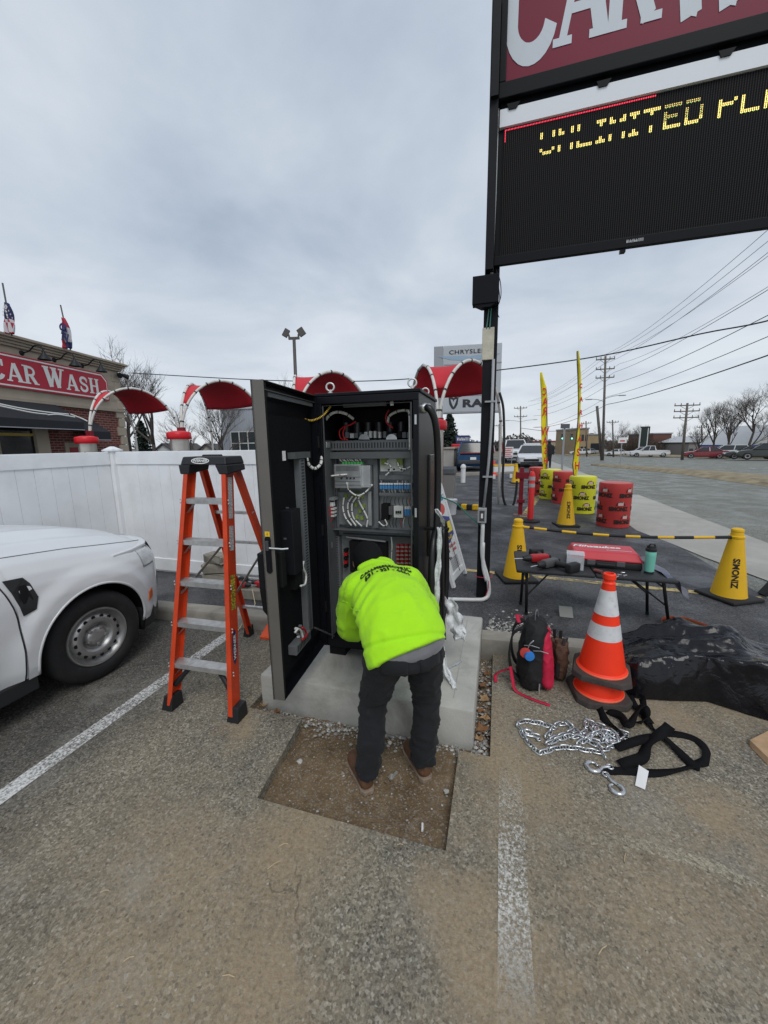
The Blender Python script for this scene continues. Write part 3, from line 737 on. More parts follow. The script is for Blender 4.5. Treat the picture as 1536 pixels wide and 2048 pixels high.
for i in range(3):
 tb=part('terminal_block',M_BLU,rbox(809+i*5,1019,813.4+i*5,1031,YP-.055,YP-.003)); rbox(809+i*5,1013,813.4+i*5,1018.5,YP-.05,YP-.004).build('marker_strip',M_LGT,tb)
for i in range(16):
 px=764+i*3.8+random.uniform(-1,1); top=i%2; x,z=c(px,995 if top else 1034,YP-.03); x2,z2=c(px+random.uniform(-2,2),1012 if top else 1056,YP-.05)
 part('wire',random.choice([M_TIE,M_TIE,M_WCAB,M_RED if i%5==0 else M_TIE]),MB().tube(bez([(x,YP-.03,z),((x+x2)/2,YP-.065,(z+z2)/2),(x2,YP-.04,z2)],4),.0024,5),smooth=True)
sleeve([(757,1043),(766,1051),(774,1049),(770,1039)],.005,YP-.07,ties=1)
# red isolator on the left inner wall
iso=part('isolator_switch',M_RED,rbox(640,1013,660,1034,YP-.15,YP-.06),bevel=.004)
for i in range(5):rbox(645+i*4.4,1005,648.4+i*4.4,1013,YP-.13,YP-.09).build('terminal',M_WHT,iso)
for i in range(3):rbox(660.5,1016+i*7,668,1020+i*7,YP-.13,YP-.08).build('terminal',M_LGT,iso)
part('bracket_rail',M_SILV,rbox(634,995,668,1001,YP-.14,YP-.06))
for i in range(5):
 x,z=c(645+i*5,1036,YP-.12); x2,z2=c(642+i*6,1055,YP-.1)
 part('wire',random.choice([M_TIE,M_RED,M_WCAB]),MB().tube(bez([(x,YP-.12,z),(x+random.uniform(-.02,.02),YP-.13,(z+z2)/2),(x2,YP-.1,z2)],4),.003,5),smooth=True)
# lower bay: dark module, bus terminals, zinc strips
mod=part('rectifier_module',M_BLKM,rbox(698,1082,774,1150,YP-.06,YP-.003),bevel=.003)
part('cross_bar',M_SILV,MB().bar((*PY(692,1074,YP-.07),),(*PY(771,1083,YP-.07),),.006,.010))
sleeve([(782,1074),(784,1090),(783,1115),(784,1140)],.004,YP-.05,ties=1)
for i in range(4):
 px=793+i*8.5
 bb_=part('fuse_terminal',M_RED,rbox(px,1090,px+5,1150,YP-.05,YP-.003))
 for j in range(7):rbox(px-1,1093+j*8,px+6,1096+j*8,YP-.056,YP-.0505).build('clip',M_SILV,bb_)
for i in range(5):part('fuse_terminal',M_RED if i%2 else M_BLKM,rbox(687,1098+i*8,693,1104+i*8,YP-.05,YP-.003))
for(py)in(1083,1168,1236):
 part('zinc_strip',M_SILV,rbox(636,py,664,py+13,YP-.135,YP-.125))
for i in range(26):
 px,py=650+random.uniform(0,16),1190+random.uniform(0,40); x,z=c(px,py,YP-.12)
 part('wire',random.choice([M_SILV,M_WCAB,M_TIE,M_YGR]),MB().tube(bez([(x,YP-.12,z),(x+random.uniform(-.02,.02),YP-.14,z+.015),(x+random.uniform(-.02,.02),YP-.11,z+.03)],3),.0022,5),smooth=True)
# top bay: dark capacitors, brackets, bus cables
for i in range(6):
 px=692+i*22; mb=MB(); x,z=c(px,878,YP+.06); mb.lathe([(.028,0),(.028,.11),(.02,.115)],(x,YP+.07,z+.01),14); part('capacitor',mat('capacitor_black',(.025,.025,.028),.35),mb,smooth=40)
for i in range(14):
 px=690+i*9.5; w_=random.uniform(4,9); o=part('terminal',random.choice([M_SILV,M_GREY,M_BLKM,M_DUCT,M_LGT]),rbox(px,868-random.uniform(0,6),px+w_,876,YP-.02,YP+.04),bevel=.002)
for(px)in(728,783):
 mb=MB(); pts=[PY(px+11*math.cos(a),879-11*math.sin(a),YP-.035)for a in np.linspace(0,math.pi,9)]; mb.prism(pts,(0,.004,0)); part('arched_bracket',M_SILV,mb)
sleeve([(646,893,YP-.14),(645,865,YP-.14),(651,840,YP-.12),(668,825,YP-.1),(690,827,YP-.06),(707,838,YP)],.011,ties=5)
sleeve([(776,845,YP-.02),(779,832,YP-.05),(795,823,YP-.08),(812,821,YP-.10),(819,830,YP-.12),(820,900,YP-.12)],.009,ties=4)
for q in([(690,852),(679,862),(681,876),(690,880)],[(693,850),(686,864),(689,877),(696,880)],[(712,843),(700,850),(690,852)],[(778,820),(772,832),(774,846),(786,856)],[(800,820),(788,824),(776,838)]):
 part('bus_cable',M_RED,MB().tube(bez([tuple(PY(a,b,YP-.03))for a,b in q],6),.006,7),smooth=True)
part('red_block',M_RED,rbox(648,856,658,882,YP-.06,YP+.02)); part('conduit_gland',M_SILV,rbox(640,884,654,896,YP-.16,YP-.1),bevel=.004)
part('light_bar',M_GREY,rbox(686,807,772,811,CABF+.06,CABF+.09))
part('vent_label',M_WHT,rbox(780,803,787,811,CABF+.05,CABF+.055))
# earth braid to the door
q=[PY(597,815,2.36),PY(600,832,2.38),PY(622,841,2.42),PY(645,832,2.46),PY(662,812,2.5)]
br_=part('earth_braid',M_TIE,MB().tube(bez([tuple(p)for p in q],8),.006,7),smooth=True)
bq=bez([tuple(p)for p in q],8)
for i in range(1,len(bq)-1,1):
 d=(bq[i+1]-bq[i]); MB().tube([bq[i],bq[i]+d*.45],.0068,7).build('stripe',M_YEL,br_)
sleeve([(613,915,2.36),(618,930,2.37),(630,937,2.40),(641,928,2.44),(644,912,2.47)],.011,ties=6)
# ---- the door: opened square to the front
DH=Vector((CABL+.004,CABF-.006,0)); DV=Vector((.052,-.70,0)).normalized(); DN=Vector((-DV.y,DV.x,0))  # DN faces the inside
DW,DZ0,DZ1,DT=.702,.335,2.13,.072
def dp(s_,n_,z):q=DH+DV*s_+DN*n_; return(q.x,q.y,z)
def dbox(mb,s0,s1,n0,n1,z0,z1):
 return mb.hexa([dp(s0,n0,z0),dp(s1,n0,z0),dp(s1,n1,z0),dp(s0,n1,z0),dp(s0,n0,z1),dp(s1,n0,z1),dp(s1,n1,z1),dp(s0,n1,z1)])
def ds(px,py,n_=0.0):
 """pixel -> (s, z) on the door's inner plane shifted by n_"""
 d=Vector(_ray(px,py)); o_=Vector(_C); p0=DH+DN*n_; t=(p0-o_).dot(DN)/d.dot(DN); q=o_+d*t; return(q-p0).dot(DV),q.z
mb=MB(); dbox(mb,0.0,DW,-DT,-DT+.012,DZ0,DZ1)
door=part('door',M_BLK,mb)
mb=MB(); dbox(mb,DW-.004,DW,-DT,0,DZ0,DZ1); mb.build('edge_return',M_EDGE,door,bevel=.004)
mb=MB(); dbox(mb,0.0,DW-.004,-DT+.002,0,DZ1-.004,DZ1-.001); dbox(mb,0.0,DW-.004,-.02,0,DZ1-.05,DZ1-.045); mb.build('edge_return',mat('door_top_paint',(.05,.05,.05),.4,.2),door)
mb=MB(); dbox(mb,0.0,.004,-DT+.012,0,DZ0+.004,DZ1-.004); mb.build('edge_return',M_BLK,door)
mb=MB(); dbox(mb,0.0,DW-.004,-DT+.012,0,DZ0,DZ0+.004); mb.build('edge_return',M_BLK,door)
mb=MB(); dbox(mb,DW-.03,DW-.004,-.012,-.004,DZ0+.01,DZ1-.01); mb.build('lock_rod',M_BLKM,door)
mb=MB(); dbox(mb,.02,DW-.05,-DT+.013,-DT+.03,DZ0+.1,DZ1-.16); mb.build('insulation_panel',mat('door_lining',(.006,.0065,.008),.8,spec=.15,bump=.2,bscale=40),door)
mb=MB(); dbox(mb,.03,DW-.07,-.03,-.016,DZ1-.075,DZ1-.052); mb.build('stiffener',M_DUCT,door)
def dpart(name,m_,px0,py0,px1,py1,n0,n1,par=door,**k):
 a,b=ds(px0,py0,n1),ds(px1,py1,n1); mb=MB(); hi=min(max(a[0],b[0]),DW-.05); dbox(mb,min(a[0],b[0],hi-.02),hi,n0,n1,min(a[1],b[1]),max(a[1],b[1])); return mb.build(name,m_,par,**k)
# vertical duct with slots, in the door
a,b=ds(606,918),ds(612,1275); s0=ds(614,1000)[0]; s1=s0+.075
mb=MB(); dbox(mb,s0,s1,-.055,-.002,b[1],a[1]); dd=mb.build('wiring_duct',M_DUCT,door,bevel=.002)
mb=MB(); n=60
for i in range(n):
 z=b[1]+(a[1]-b[1])*(i+.5)/n; dbox(mb,s0+.018,s0+.055,-.004,-.0005,z-.004,z+.004)
# lower slanted duct end
mb=MB(); dbox(mb,s0+.078,s0+.30,-.05,.012,b[1]-.03,b[1]+.03); d2=mb.build('wiring_duct',M_DUCT,door,bevel=.002)
dpart('cable_bracket',M_GREY,589,905,621,915,-.05,.004)
dpart('display_housing',mat('display_black',(.010,.011,.014),.5,spec=.25),583,1022,607,1138,-.055,.03,bevel=.003)
dpart('circuit_board',mat('circuit_board',(.012,.05,.045),.5),568,1030,579,1068,-.05,-.035)
dpart('card_reader',M_BLKM,553,1110,575,1170,-.055,.01,bevel=.006)
dpart('label',M_WHT,565,902,572,921,-.042,-.039)
dpart('fan_tray',M_BLKM,590,1150,606,1168,-.05,.0)
mb=MB();
for i in range(34):
 px,py=random.choice([(random.uniform(568,585),random.uniform(1012,1080)),(random.uniform(590,606),random.uniform(1138,1170)),(random.uniform(592,605),random.uniform(1240,1275))]); s_,z=ds(px,py,-.02)
 m2=MB(); dbox(m2,s_,s_+random.uniform(.006,.014),-.03,-.012,z,z+random.uniform(.005,.012)); m2.build('component',random.choice([M_SILV,M_WHT,M_GRN,M_TIE,M_GREY]),door)
for q in([(607,1122),(606,1135),(612,1150),(610,1168),(601,1172)],[(590,1265),(596,1258),(602,1262),(606,1275)],[(604,1255),(611,1262),(612,1272),(604,1280)]):
 pts=[]
 for(px,py)in q:s_,z=ds(px,py,.02); pts.append(dp(s_,.02,z))
 MB().tube(bez(pts,6),.007,8).build('sleeved_cable',M_WCAB if q[0][0]!=604 else M_RED,door,smooth=True)
# slots were collected above
mb.v,mb.f,mb.mi=[],[],[]
for i in range(n):
 z=b[1]+(a[1]-b[1])*(i+.5)/n; dbox(mb,s0+.018,s0+.055,-.004,-.0005,z-.004,z+.004)
stuff(part('slot',M_SLOT,mb,par=door))
mb=MB()
for i in range(9):z=b[1]; dbox(mb,s0+.09+i*.022,s0+.10+i*.022,.011,.0135,b[1]-.02,b[1]+.02)
stuff(part('slot',M_SLOT,mb,par=door))
# handle and warning sticker on the edge strip
hz0,hz1=PY(530,1078,1.768)[2],PY(540,1140,1.768)[2]
mb=MB(); nn=14; pr=[]
hc=-DT*.5; hr=.017
for i in range(nn):a_=math.pi*i/(nn-1); pr.append((hc+hr*math.cos(a_),hz0+.0+hr*math.sin(a_)))
for i in range(nn):a_=math.pi+math.pi*i/(nn-1); pr.append((hc+hr*math.cos(a_),hz1+hr*math.sin(a_)))
mb.prism([dp(DW+.0005,u,z)for u,z in pr],tuple(DV*.004)); hd=mb.build('handle',M_BLKM,door)
mb=MB(); dbox(mb,DW+.0045,DW+.018,hc-.008,hc+.008,hz0-.06,hz0-.005); mb.build('grip',mat('handle_grey',(.10,.10,.11),.3,.5),door,bevel=.003)
mb=MB(); dbox(mb,DW+.0045,DW+.010,hc-.010,hc+.010,hz1+.0,hz0-.07); mb.build('grip',M_BLK,door,bevel=.003)
q=dp(DW+.01,hc+.01,hz0-.045); mb=MB(); mb.tube([q,dp(DW-.0,.045,hz0-.05),dp(DW-.02,.07,hz0-.052)],.005,6); mb.build('key',M_SILV,door)
ws=PY(527,1067,1.768)[2]; mb=MB(); dbox(mb,DW+.0005,DW+.002,hc-.014,hc+.014,ws-.014,ws+.014); stk=mb.build('warning_sticker',M_YEL,door)
mb=MB(); zz=ws; pr=[dp(DW+.003,hc+u,zz+v)for u,v in((.0,.009),(.003,.001),(.0,.001),(.002,-.009),(-.003,.0),(0,.0))]; mb.prism(pr,tuple(DV*.0008)); mb.build('bolt_mark',M_TIE,door)
# connector holster on the outside of the door
mb=MB(); a=ds(530,1125,-DT)
dbox(mb,DW-.20,DW-.03,-DT-.055,-DT-.001,1.00,1.21); mb.hexa([dp(DW-.18,-DT-.055,.86),dp(DW-.05,-DT-.055,.86),dp(DW-.05,-DT-.001,.80),dp(DW-.18,-DT-.001,.80),dp(DW-.2,-DT-.055,1.0),dp(DW-.03,-DT-.055,1.0),dp(DW-.03,-DT-.001,1.0),dp(DW-.2,-DT-.001,1.0)])
mb.build('connector_holster',M_BLKM,door,bevel=.004)
# gas strut that holds the door
p0=dp(s0-.02,.0,b[1]-.005); mb=MB(); mb.tube([p0,tuple(PY(668,1272,CABF+.03))],.006,8); part('door_stay',mat('stay_steel',(.25,.25,.25),.35,.8),mb)
for z in(.62,1.2,1.82):
 mb=MB(); mb.tube([(CABL+.012,CABF-.02,z-.04),(CABL+.012,CABF-.02,z+.04)],.01,8); part('hinge',M_BLKM,mb)
for z in(.7,1.35,1.95):
 mb=MB(); mb.box(CABR-.025,CABR-.012,CABF-.018,CABF-.0125,z-.03,z+.03); part('latch_keeper',M_SILV,mb)
mb=MB(); mb.box(CABL-.03,CABL+.012,CABF-.03,CABF-.0125,CABZ0+.01,CABZ1-.005); part('hinge_post',M_BLK,mb)
# ---- charging cable on the right-hand side
M_HOSE=mat('cable_jacket',(.012,.012,.013),.35)
gx=CABR
q=[(gx-.005,2.60,2.03),(gx+.05,2.58,2.02),(gx+.085,2.60,1.93),(gx+.095,2.64,1.75),(gx+.095,2.66,1.45),(gx+.09,2.64,1.15),(gx+.085,2.60,.85),(gx+.075,2.60,.58),(gx+.075,2.72,.44),(gx+.08,2.86,.55),(gx+.085,2.9,.85),(gx+.09,2.84,1.10),(gx+.085,2.70,1.20),(gx+.08,2.56,1.10),(gx+.08,2.5,.85),(gx+.085,2.55,.55),(gx+.09,2.7,.40),(gx+.12,2.88,.50),(gx+.13,2.92,.85),(gx+.125,2.84,1.16),(gx+.12,2.7,1.24),(gx+.12,2.58,1.12),(gx+.12,2.54,.85),(gx+.12,2.6,.5),(gx+.12,2.7,.36)]
part('charging_cable',M_HOSE,MB().tube(bez(q,10),.024,12),smooth=True)
part('cable_gland',M_SILV,MB().lathe([(.034,0),(.034,.02),(.028,.03),(.028,.05)],(gx,2.60,2.03),14,axis=(1,0,0)),smooth=40)
part('cable_hook',M_BLKM,MB().box(gx,gx+.17,2.67,2.73,1.185,1.20))
mb=MB(); mb.box(gx,gx+.02,2.80,2.97,.95,1.72); part('side_door',mat('side_gloss',(.045,.045,.045),.22,.3),mb,bevel=.006)
# ---- clear plastic wrap left on the cable
M_WRAP=mat('plastic_wrap',(.74,.76,.78),.28,var=.2,vscale=30,bump=.6,bscale=45,alpha=.82)
def cloth(path,w_,n=24,cols=5,fold=.02,seed=0):
 rnd=random.Random(seed); pts=bez(path,8); mb=MB(); out_=[]
 for i,p in enumerate(pts):
  for k in range(cols):
   u=k/(cols-1)-.5
   out_.append((p.x+u*w_+.3*fold*math.sin(i*.9+k),p.y+fold*math.sin(k*2.3+i*.35+rnd.uniform(-.3,.3)),p.z+rnd.uniform(-.004,.004)))
 mb.grid(out_,cols,len(pts)); return mb
wr=thing('plastic_wrap','torn clear plastic wrap knotted on the cable at the cabinet side','plastic wrap',(gx+.17,2.5,1.0))
cloth([(gx+.125,2.54,1.24),(gx+.128,2.52,1.05),(gx+.120,2.50,.85),(gx+.120,2.49,.62),(gx+.145,2.48,.48)],.034,fold=.012,seed=3).build('wrap_tail',M_WRAP,wr,smooth=True,solid=.002)
cloth([(gx+.15,2.58,1.24),(gx+.14,2.53,1.31),(gx+.11,2.5,1.37)],.025,fold=.012,seed=5).build('knot',M_WRAP,wr,smooth=True,solid=.002)
cloth([(gx+.17,2.64,.70),(gx+.215,2.62,.62),(gx+.25,2.6,.50),(gx+.27,2.58,.42)],.10,fold=.03,seed=8).build('wrap_sheet',M_WRAP,wr,smooth=True,solid=.002)
cloth([(gx+.145,2.48,.48),(gx+.19,2.42,.30),(gx+.24,2.36,.24),(gx+.27,2.30,.222)],.04,fold=.01,seed=9).build('wrap_tail',M_WRAP,wr,smooth=True,solid=.002)
# black strap hanging beside it
q=[(gx+.145,2.58,1.22),(gx+.15,2.56,.9),(gx+.16,2.54,.6),(gx+.175,2.5,.45)]
tag(MB().tube(bez(q,8),.012,8).build('cable_tail',M_HOSE,smooth=True),'loose black cable tail hanging beside the plastic wrap','cable')
# anchor rods left on the pad
for k in range(5):
 p=P(895+k*5.5,1338-k*2.5,PADZ); mb=MB(); a=R(52+3*k); L=.075
 mb.tube([(p[0]-L/2*math.cos(a),p[1]-L/2*math.sin(a),PADZ+.006),(p[0]+L/2*math.cos(a),p[1]+L/2*math.sin(a),PADZ+.006)],.006,8)
 tag(mb.build('anchor_rod',M_SILV),'bright steel anchor rod lying in a row on the concrete pad','rod','anchor rods on the pad')
# ------------------------------------------------------------------ the worker, bent into the cabinet
def loft(mb,rings,n=20,cap=True):
 """rings: (centre, axis_x, axis_y, rx, ry); axis vectors unit"""
 pts=[]
 for(c_,ax,ay,rx,ry)in rings:
  c_,ax,ay=Vector(c_),Vector(ax),Vector(ay)
  for k in range(n):
   a=2*math.pi*k/n; pts.append(c_+ax*rx*math.cos(a)+ay*ry*math.sin(a))
 fs=[]
 for j in range(len(rings)-1):
  for k in range(n):k2=(k+1)%n; fs.append((j*n+k,j*n+k2,(j+1)*n+k2,(j+1)*n+k))
 if cap:fs.append(tuple(range(n-1,-1,-1))); fs.append(tuple((len(rings)-1)*n+k for k in range(n)))
 return mb.add(pts,fs)
def limb(mb,pts,rs,n=16,steps=6,flat=1.0):
 q=bez(pts,steps); m_=len(pts)-1; rr=[]
 for i in range(len(q)):
  t=min(i/steps,m_-1e-6); k=int(t); f=t-k; f=f*f*(3-2*f); rr.append(rs[k]*(1-f)+rs[k+1]*f)
 return mb.tube(q,rr,n)
def remeshed(mb,name,m_,parent,voxel,smooth_it=6,disp=None,fac=.5):
 o=mb.build(name,m_,parent)
 md=o.modifiers.new('r','REMESH'); md.mode='VOXEL'; md.voxel_size=voxel
 md=o.modifiers.new('s','SMOOTH'); md.iterations=smooth_it; md.factor=fac
 bake(o); me=o.data
 if disp:
  off=wloc(o); nrm=[v.normal.copy()for v in me.vertices]
  for v,n_ in zip(me.vertices,nrm):v.co+=disp(v.co+off,n_)
 me.polygons.foreach_set('use_smooth',[True]*len(me.polygons)); me.materials.clear(); me.materials.append(m_); me.update()
 return o
h_=Vector((-.52,.854,0)).normalized(); r_=Vector((.854,.52,0)).normalized(); zv=Vector((0,0,1))
HP=Vector((-.415,1.725,0))
def hp(f,s_,z):q=HP+h_*f+r_*s_; return Vector((q.x,q.y,z))
man=thing('person','worker in lime hi-vis hoodie and black jeans bent into the cabinet','person',(-.45,1.75,-.055))
def fold(sc,amp,stretch=(1,1,1),seed=0.0):
 def f(p,n_):
  a=mnoise.noise(Vector((p.x*sc*stretch[0]+seed,p.y*sc*stretch[1],p.z*sc*stretch[2])))
  b=1-abs(mnoise.noise(Vector((p.x*sc*2.1*stretch[0],p.y*sc*2.1*stretch[1]+seed,p.z*sc*2.1*stretch[2]))))
  c_=(1-abs(mnoise.noise(Vector((p.x*sc*1.7*stretch[0]+9+seed,p.y*sc*1.7*stretch[1],p.z*sc*1.1*stretch[2])))))**7
  return n_*(amp*a+amp*.8*(b-.75)+amp*1.6*c_)
 return f
# fabric materials
def fabric(name,c_,c2,rough=.9,sc=700,sheen=.3,spots=None):
 t=NT(name,rough,.2); t.b.inputs['Sheen Weight'].default_value=sheen
 v=t.mix(t.noise(9,6,.6),c2,c_)
 if spots:v=t.mix(t.rng(t.noise(26,6,.7),.64,.74,0,.6),v,spots)
 t.color(v); t.bump(t.math('ADD',t.noise(sc,2),t.math('MULTIPLY',t.noise(38,4),1.5)),.35,.004); return t.m
M_LIME=fabric('hi_vis_lime',(.43,.86,.02),(.34,.70,.016),.9,500,.1,(.28,.54,.02))
M_JEAN=fabric('black_denim',(.020,.021,.024),(.011,.012,.014),.85,900,.05,(.05,.045,.038))
M_TEE=fabric('grey_jersey',(.20,.20,.21),(.13,.13,.14),.9)
M_SKIN=mat('skin',(.50,.30,.21),.5); M_BOOT=mat('boot_leather',(.12,.058,.032),.6,var=.3,vscale=25,bump=.2,bscale=60)
M_SOLE=mat('boot_sole',(.24,.18,.13),.8,var=.2,vscale=30); M_HAT=fabric('black_knit',(.008,.008,.009),(.005,.005,.006),.95,300,0.0)
# legs
ANK=[Vector((-.625,1.725,.05)),Vector((-.352,1.872,.05))]
KNE=[Vector((-.60,1.78,.43)),Vector((-.335,1.89,.43))]
mb=MB()
up=(h_*.25+zv*.97).normalized(); dn=(up.cross(r_)).normalized()
loft(mb,[(hp(.01,0,.705),r_,h_,.145,.105),(hp(-.015,0,.76),r_,h_,.185,.135),(hp(-.005,0,.82),r_,h_,.188,.122),(hp(.01,0,.86),r_,h_,.17,.10)])
for k,s_ in((0,-1),(1,1)):
 hip=hp(.0,s_*.098,.80); kn=KNE[k]; an=ANK[k]
 mid=hip.lerp(kn,.5)+h_*.0; shin=kn.lerp(an,.5)-h_*.012
 limb(mb,[hip,mid,kn,shin,an+zv*.03,an-zv*.015],[.106,.091,.075,.070,.066,.072],18)
jn=fold(7,.006,(1,1,1.6),3.1)
def jdisp(p,n_):
 d=jn(p,n_); k=max(0,(.32-p.z)/.32); q=n_*(.009*k*math.sin(p.z*70+6*mnoise.noise(p*7))); kk=math.exp(-((p.z-.44)/.1)**2)
 return d+q+n_*(.004*kk*math.sin(p.z*85+5*mnoise.noise(p*9)))
jeans=remeshed(mb,'jeans',M_JEAN,man,.011,5,jdisp)
# back pockets
bvj=BVHTree.FromPolygons([v.co+wloc(jeans)for v in jeans.data.vertices],[tuple(p.vertices)for p in jeans.data.polygons])
def lay(bv,pts2,fs,org,ux,uy,ray,off):
 out_=[]
 for(a,b)in pts2:
  o_=Vector(org)+Vector(ux)*a+Vector(uy)*b-Vector(ray)*.5
  hit=bv.ray_cast(o_,Vector(ray),2.0)
  out_.append(hit[0]-Vector(ray)*off if hit[0]is not None else Vector(org)+Vector(ux)*a+Vector(uy)*b)
 return out_,fs
for s_ in(-1,1):
 pts2=[(u,v)for v in np.linspace(-.07,.06,6)for u in np.linspace(-.058,.058,6)]; fs=[(j*6+i,j*6+i+1,(j+1)*6+i+1,(j+1)*6+i)for j in range(5)for i in range(5)]
 v_,f_=lay(bvj,pts2,fs,hp(-.1,s_*.088,.80),r_,zv,h_,.004); MB().add(v_,f_).build('pocket',M_JEAN,jeans,smooth=True,solid=.004)
# hoodie
SP=[(-.05,.79),(.02,.845),(.13,.905),(.26,.945),(.38,.965),(.47,.985),(.535,1.01)]
WD=[.208,.214,.210,.204,.194,.165,.11]; DP=[.126,.142,.150,.148,.138,.12,.10]
mb=MB(); rings=[]
for i,(f,z)in enumerate(SP):
 a=SP[max(0,i-1)]; b=SP[min(len(SP)-1,i+1)]; d=(h_*(b[0]-a[0])+zv*(b[1]-a[1])).normalized()
 if i==0:d=(h_*.62+zv*.78)
 ra=(r_+zv*(.26,.16,.08,.03,.0,.0,.0)[i]).normalized(); rings.append((hp(f,0,z),ra,ra.cross(d).normalized(),WD[i],DP[i]))
loft(mb,rings,24)
SHL,SHR=hp(.41,-.155,.970),hp(.40,.150,.98)
ELL,WRL=Vector((-.848,2.10,.655)),Vector((-.70,2.36,.66))
limb(mb,[hp(.36,-.10,.955),SHL,SHL.lerp(ELL,.5)+Vector((-.02,-.005,0)),ELL,ELL.lerp(WRL,.5),WRL],[.105,.096,.084,.078,.068,.056],16)
ELR,WRR=Vector((-.42,2.36,.72)),Vector((-.56,2.46,.62))
limb(mb,[hp(.36,.10,.955),SHR,SHR.lerp(ELR,.5),ELR,ELR.lerp(WRR,.5),WRR],[.11,.10,.09,.08,.07,.056],16)
# hood, down round the neck
for(f,s0_,z,wx,wy,wz)in((.455,-.012,1.045,.128,.075,.062),(.50,-.012,1.06,.118,.06,.058),(.545,-.015,1.045,.10,.05,.06)):
 hy=(h_*.9+zv*.25).normalized(); c0=hp(f,s0_,z)
 loft(mb,[(c0+hy*wy*t,r_,hy.cross(r_).normalized(),wx*k,wz*k)for t,k in((-.96,.3),(-.75,.68),(-.4,.92),(0,1.0),(.4,.92),(.75,.68),(.96,.3))],20)
hf_=fold(4.2,.0045,(1,1,1.2),1.7)
def hdisp(p,n_):
 d=hf_(p,n_)
 rel=p-HP; f=rel.dot(h_); s_=rel.dot(r_)
 # drag folds fanning from the left armpit and pull lines down the sleeve
 w1=math.exp(-((s_+.20)/.10)**2-((f-.25)/.15)**2); d+=n_*(.008*w1*math.sin((f*1.0-s_*.9+p.z*.4)*75))
 w2=max(0,min(1,(-.21-s_)/.05)); d+=n_*(.0035*w2*math.sin(p.z*62+4*mnoise.noise(p*6)))
 w3=math.exp(-((f-.04)/.07)**2); d+=n_*(.0045*w3*math.sin(s_*42+3*mnoise.noise(p*5)))
 w4=math.exp(-((f-.50)/.07)**2)*(1 if p.z>1.03 else 0); d+=n_*(.005*w4*math.sin(f*110+s_*16))
 # hem band: pulled in
 e_=(p-hp(-.05,0,.79)).dot((h_*.62+zv*.78));
 if s_>-.26:d-=n_*(.010*math.exp(-((e_-.058)/.010)**2))if f<.12 else Vector((0,0,0))
 return d
hood=remeshed(mb,'hoodie',M_LIME,man,.010,5,hdisp)
# shoulder seam, left sleeve
bvh=BVHTree.FromPolygons([v.co+wloc(hood)for v in hood.data.vertices],[tuple(p.vertices)for p in hood.data.polygons])
def seam(pxs,name='seam',r=.0035):
 pts=[]
 for(px,py)in pxs:
  d=Vector(_ray(px,py)).normalized(); hit=bvh.ray_cast(Vector(_C),d,10)
  if hit[0]is not None:pts.append(hit[0]-d*.0005)
 if len(pts)>2:MB().tube(bez(pts,4),r,6).build(name,M_LIME,hood,smooth=True)
seam([(675,1195),(684,1203),(694,1205),(702,1216),(712,1222),(719,1222)]); seam([(676,1212),(684,1197),(692,1180)])
# lettering on the back
mb=MB()
for txt,sz,org,k in(('CALLMEELECTRIC',.033,hp(.372,.0,1.2),1),('631 - 321 - 4461',.033,hp(.322,.0,1.2),1)):
 vs_,fs=text_pts(txt,sz,bold=.0022,space=1.15)
 out_=[]
 for(a,b,_)in vs_:
  arc=-1.6*a*a
  o_=Vector(org)+r_*a+h_*(b*1.35+arc); hit=bvh.ray_cast(o_,Vector((0,0,-1))+h_*.0,2)
  out_.append((hit[0]+hit[1]*.0055)if hit[0]is not None else o_)
 mb.add(out_,fs)
stuff(mb.build('back_lettering',mat('print_black',(.01,.015,.01),.8),hood))
# hem rib line and grey shirt
tee=MB(); loft(tee,[(hp(-.002,.01,.87),r_+zv*.12,h_,.17,.10),(hp(-.012,.012,.83),r_+zv*.12,h_,.192,.136),(hp(-.008,.012,.795),r_+zv*.12,h_,.188,.130),(hp(.0,0,.76),r_,h_,.165,.105)],28,cap=False)
tee.build('undershirt',M_TEE,man,smooth=True)
# boots
for k in(0,1):
 a=ANK[k]; heel=[Vector((-.606,1.672,0)),Vector((-.318,1.832,0))][k]; toe=[Vector((-.775,1.875,0)),Vector((-.485,2.06,0))][k]
 d=(toe-heel).normalized(); s_=Vector((d.y,-d.x,0)); zb=-.055
 def bp(t,z):q=heel+d*t; return Vector((q.x,q.y,z))
 mb=MB(); loft(mb,[(bp(.05,.07),s_,d,.042,.046),(bp(.055,.0),s_,d,.046,.055)],16)
 loft(mb,[(bp(.005,zb+.045),zv,s_,.02,.03),(bp(.03,zb+.055),zv,s_,.055,.041),(bp(.09,zb+.06),zv,s_,.058,.045),(bp(.16,zb+.048),zv,s_,.045,.048),(bp(.225,zb+.04),zv,s_,.034,.049),(bp(.262,zb+.035),zv,s_,.026,.038),(bp(.275,zb+.033),zv,s_,.014,.02)],16)
 bt=remeshed(mb,'boot',M_BOOT,man,.008,4)
 mb=MB(); out2=[]
 prof=[(-.006,.026),(.02,.04),(.09,.042),(.16,.049),(.225,.051),(.265,.04),(.285,.018)]
 poly=[bp(t,zb-.004)+s_*w_ for t,w_ in prof]+[bp(t,zb-.004)-s_*w_ for t,w_ in reversed(prof)]
 mb.prism(poly,(0,0,.026)); mb.build('sole',M_SOLE,bt,bevel=.004)
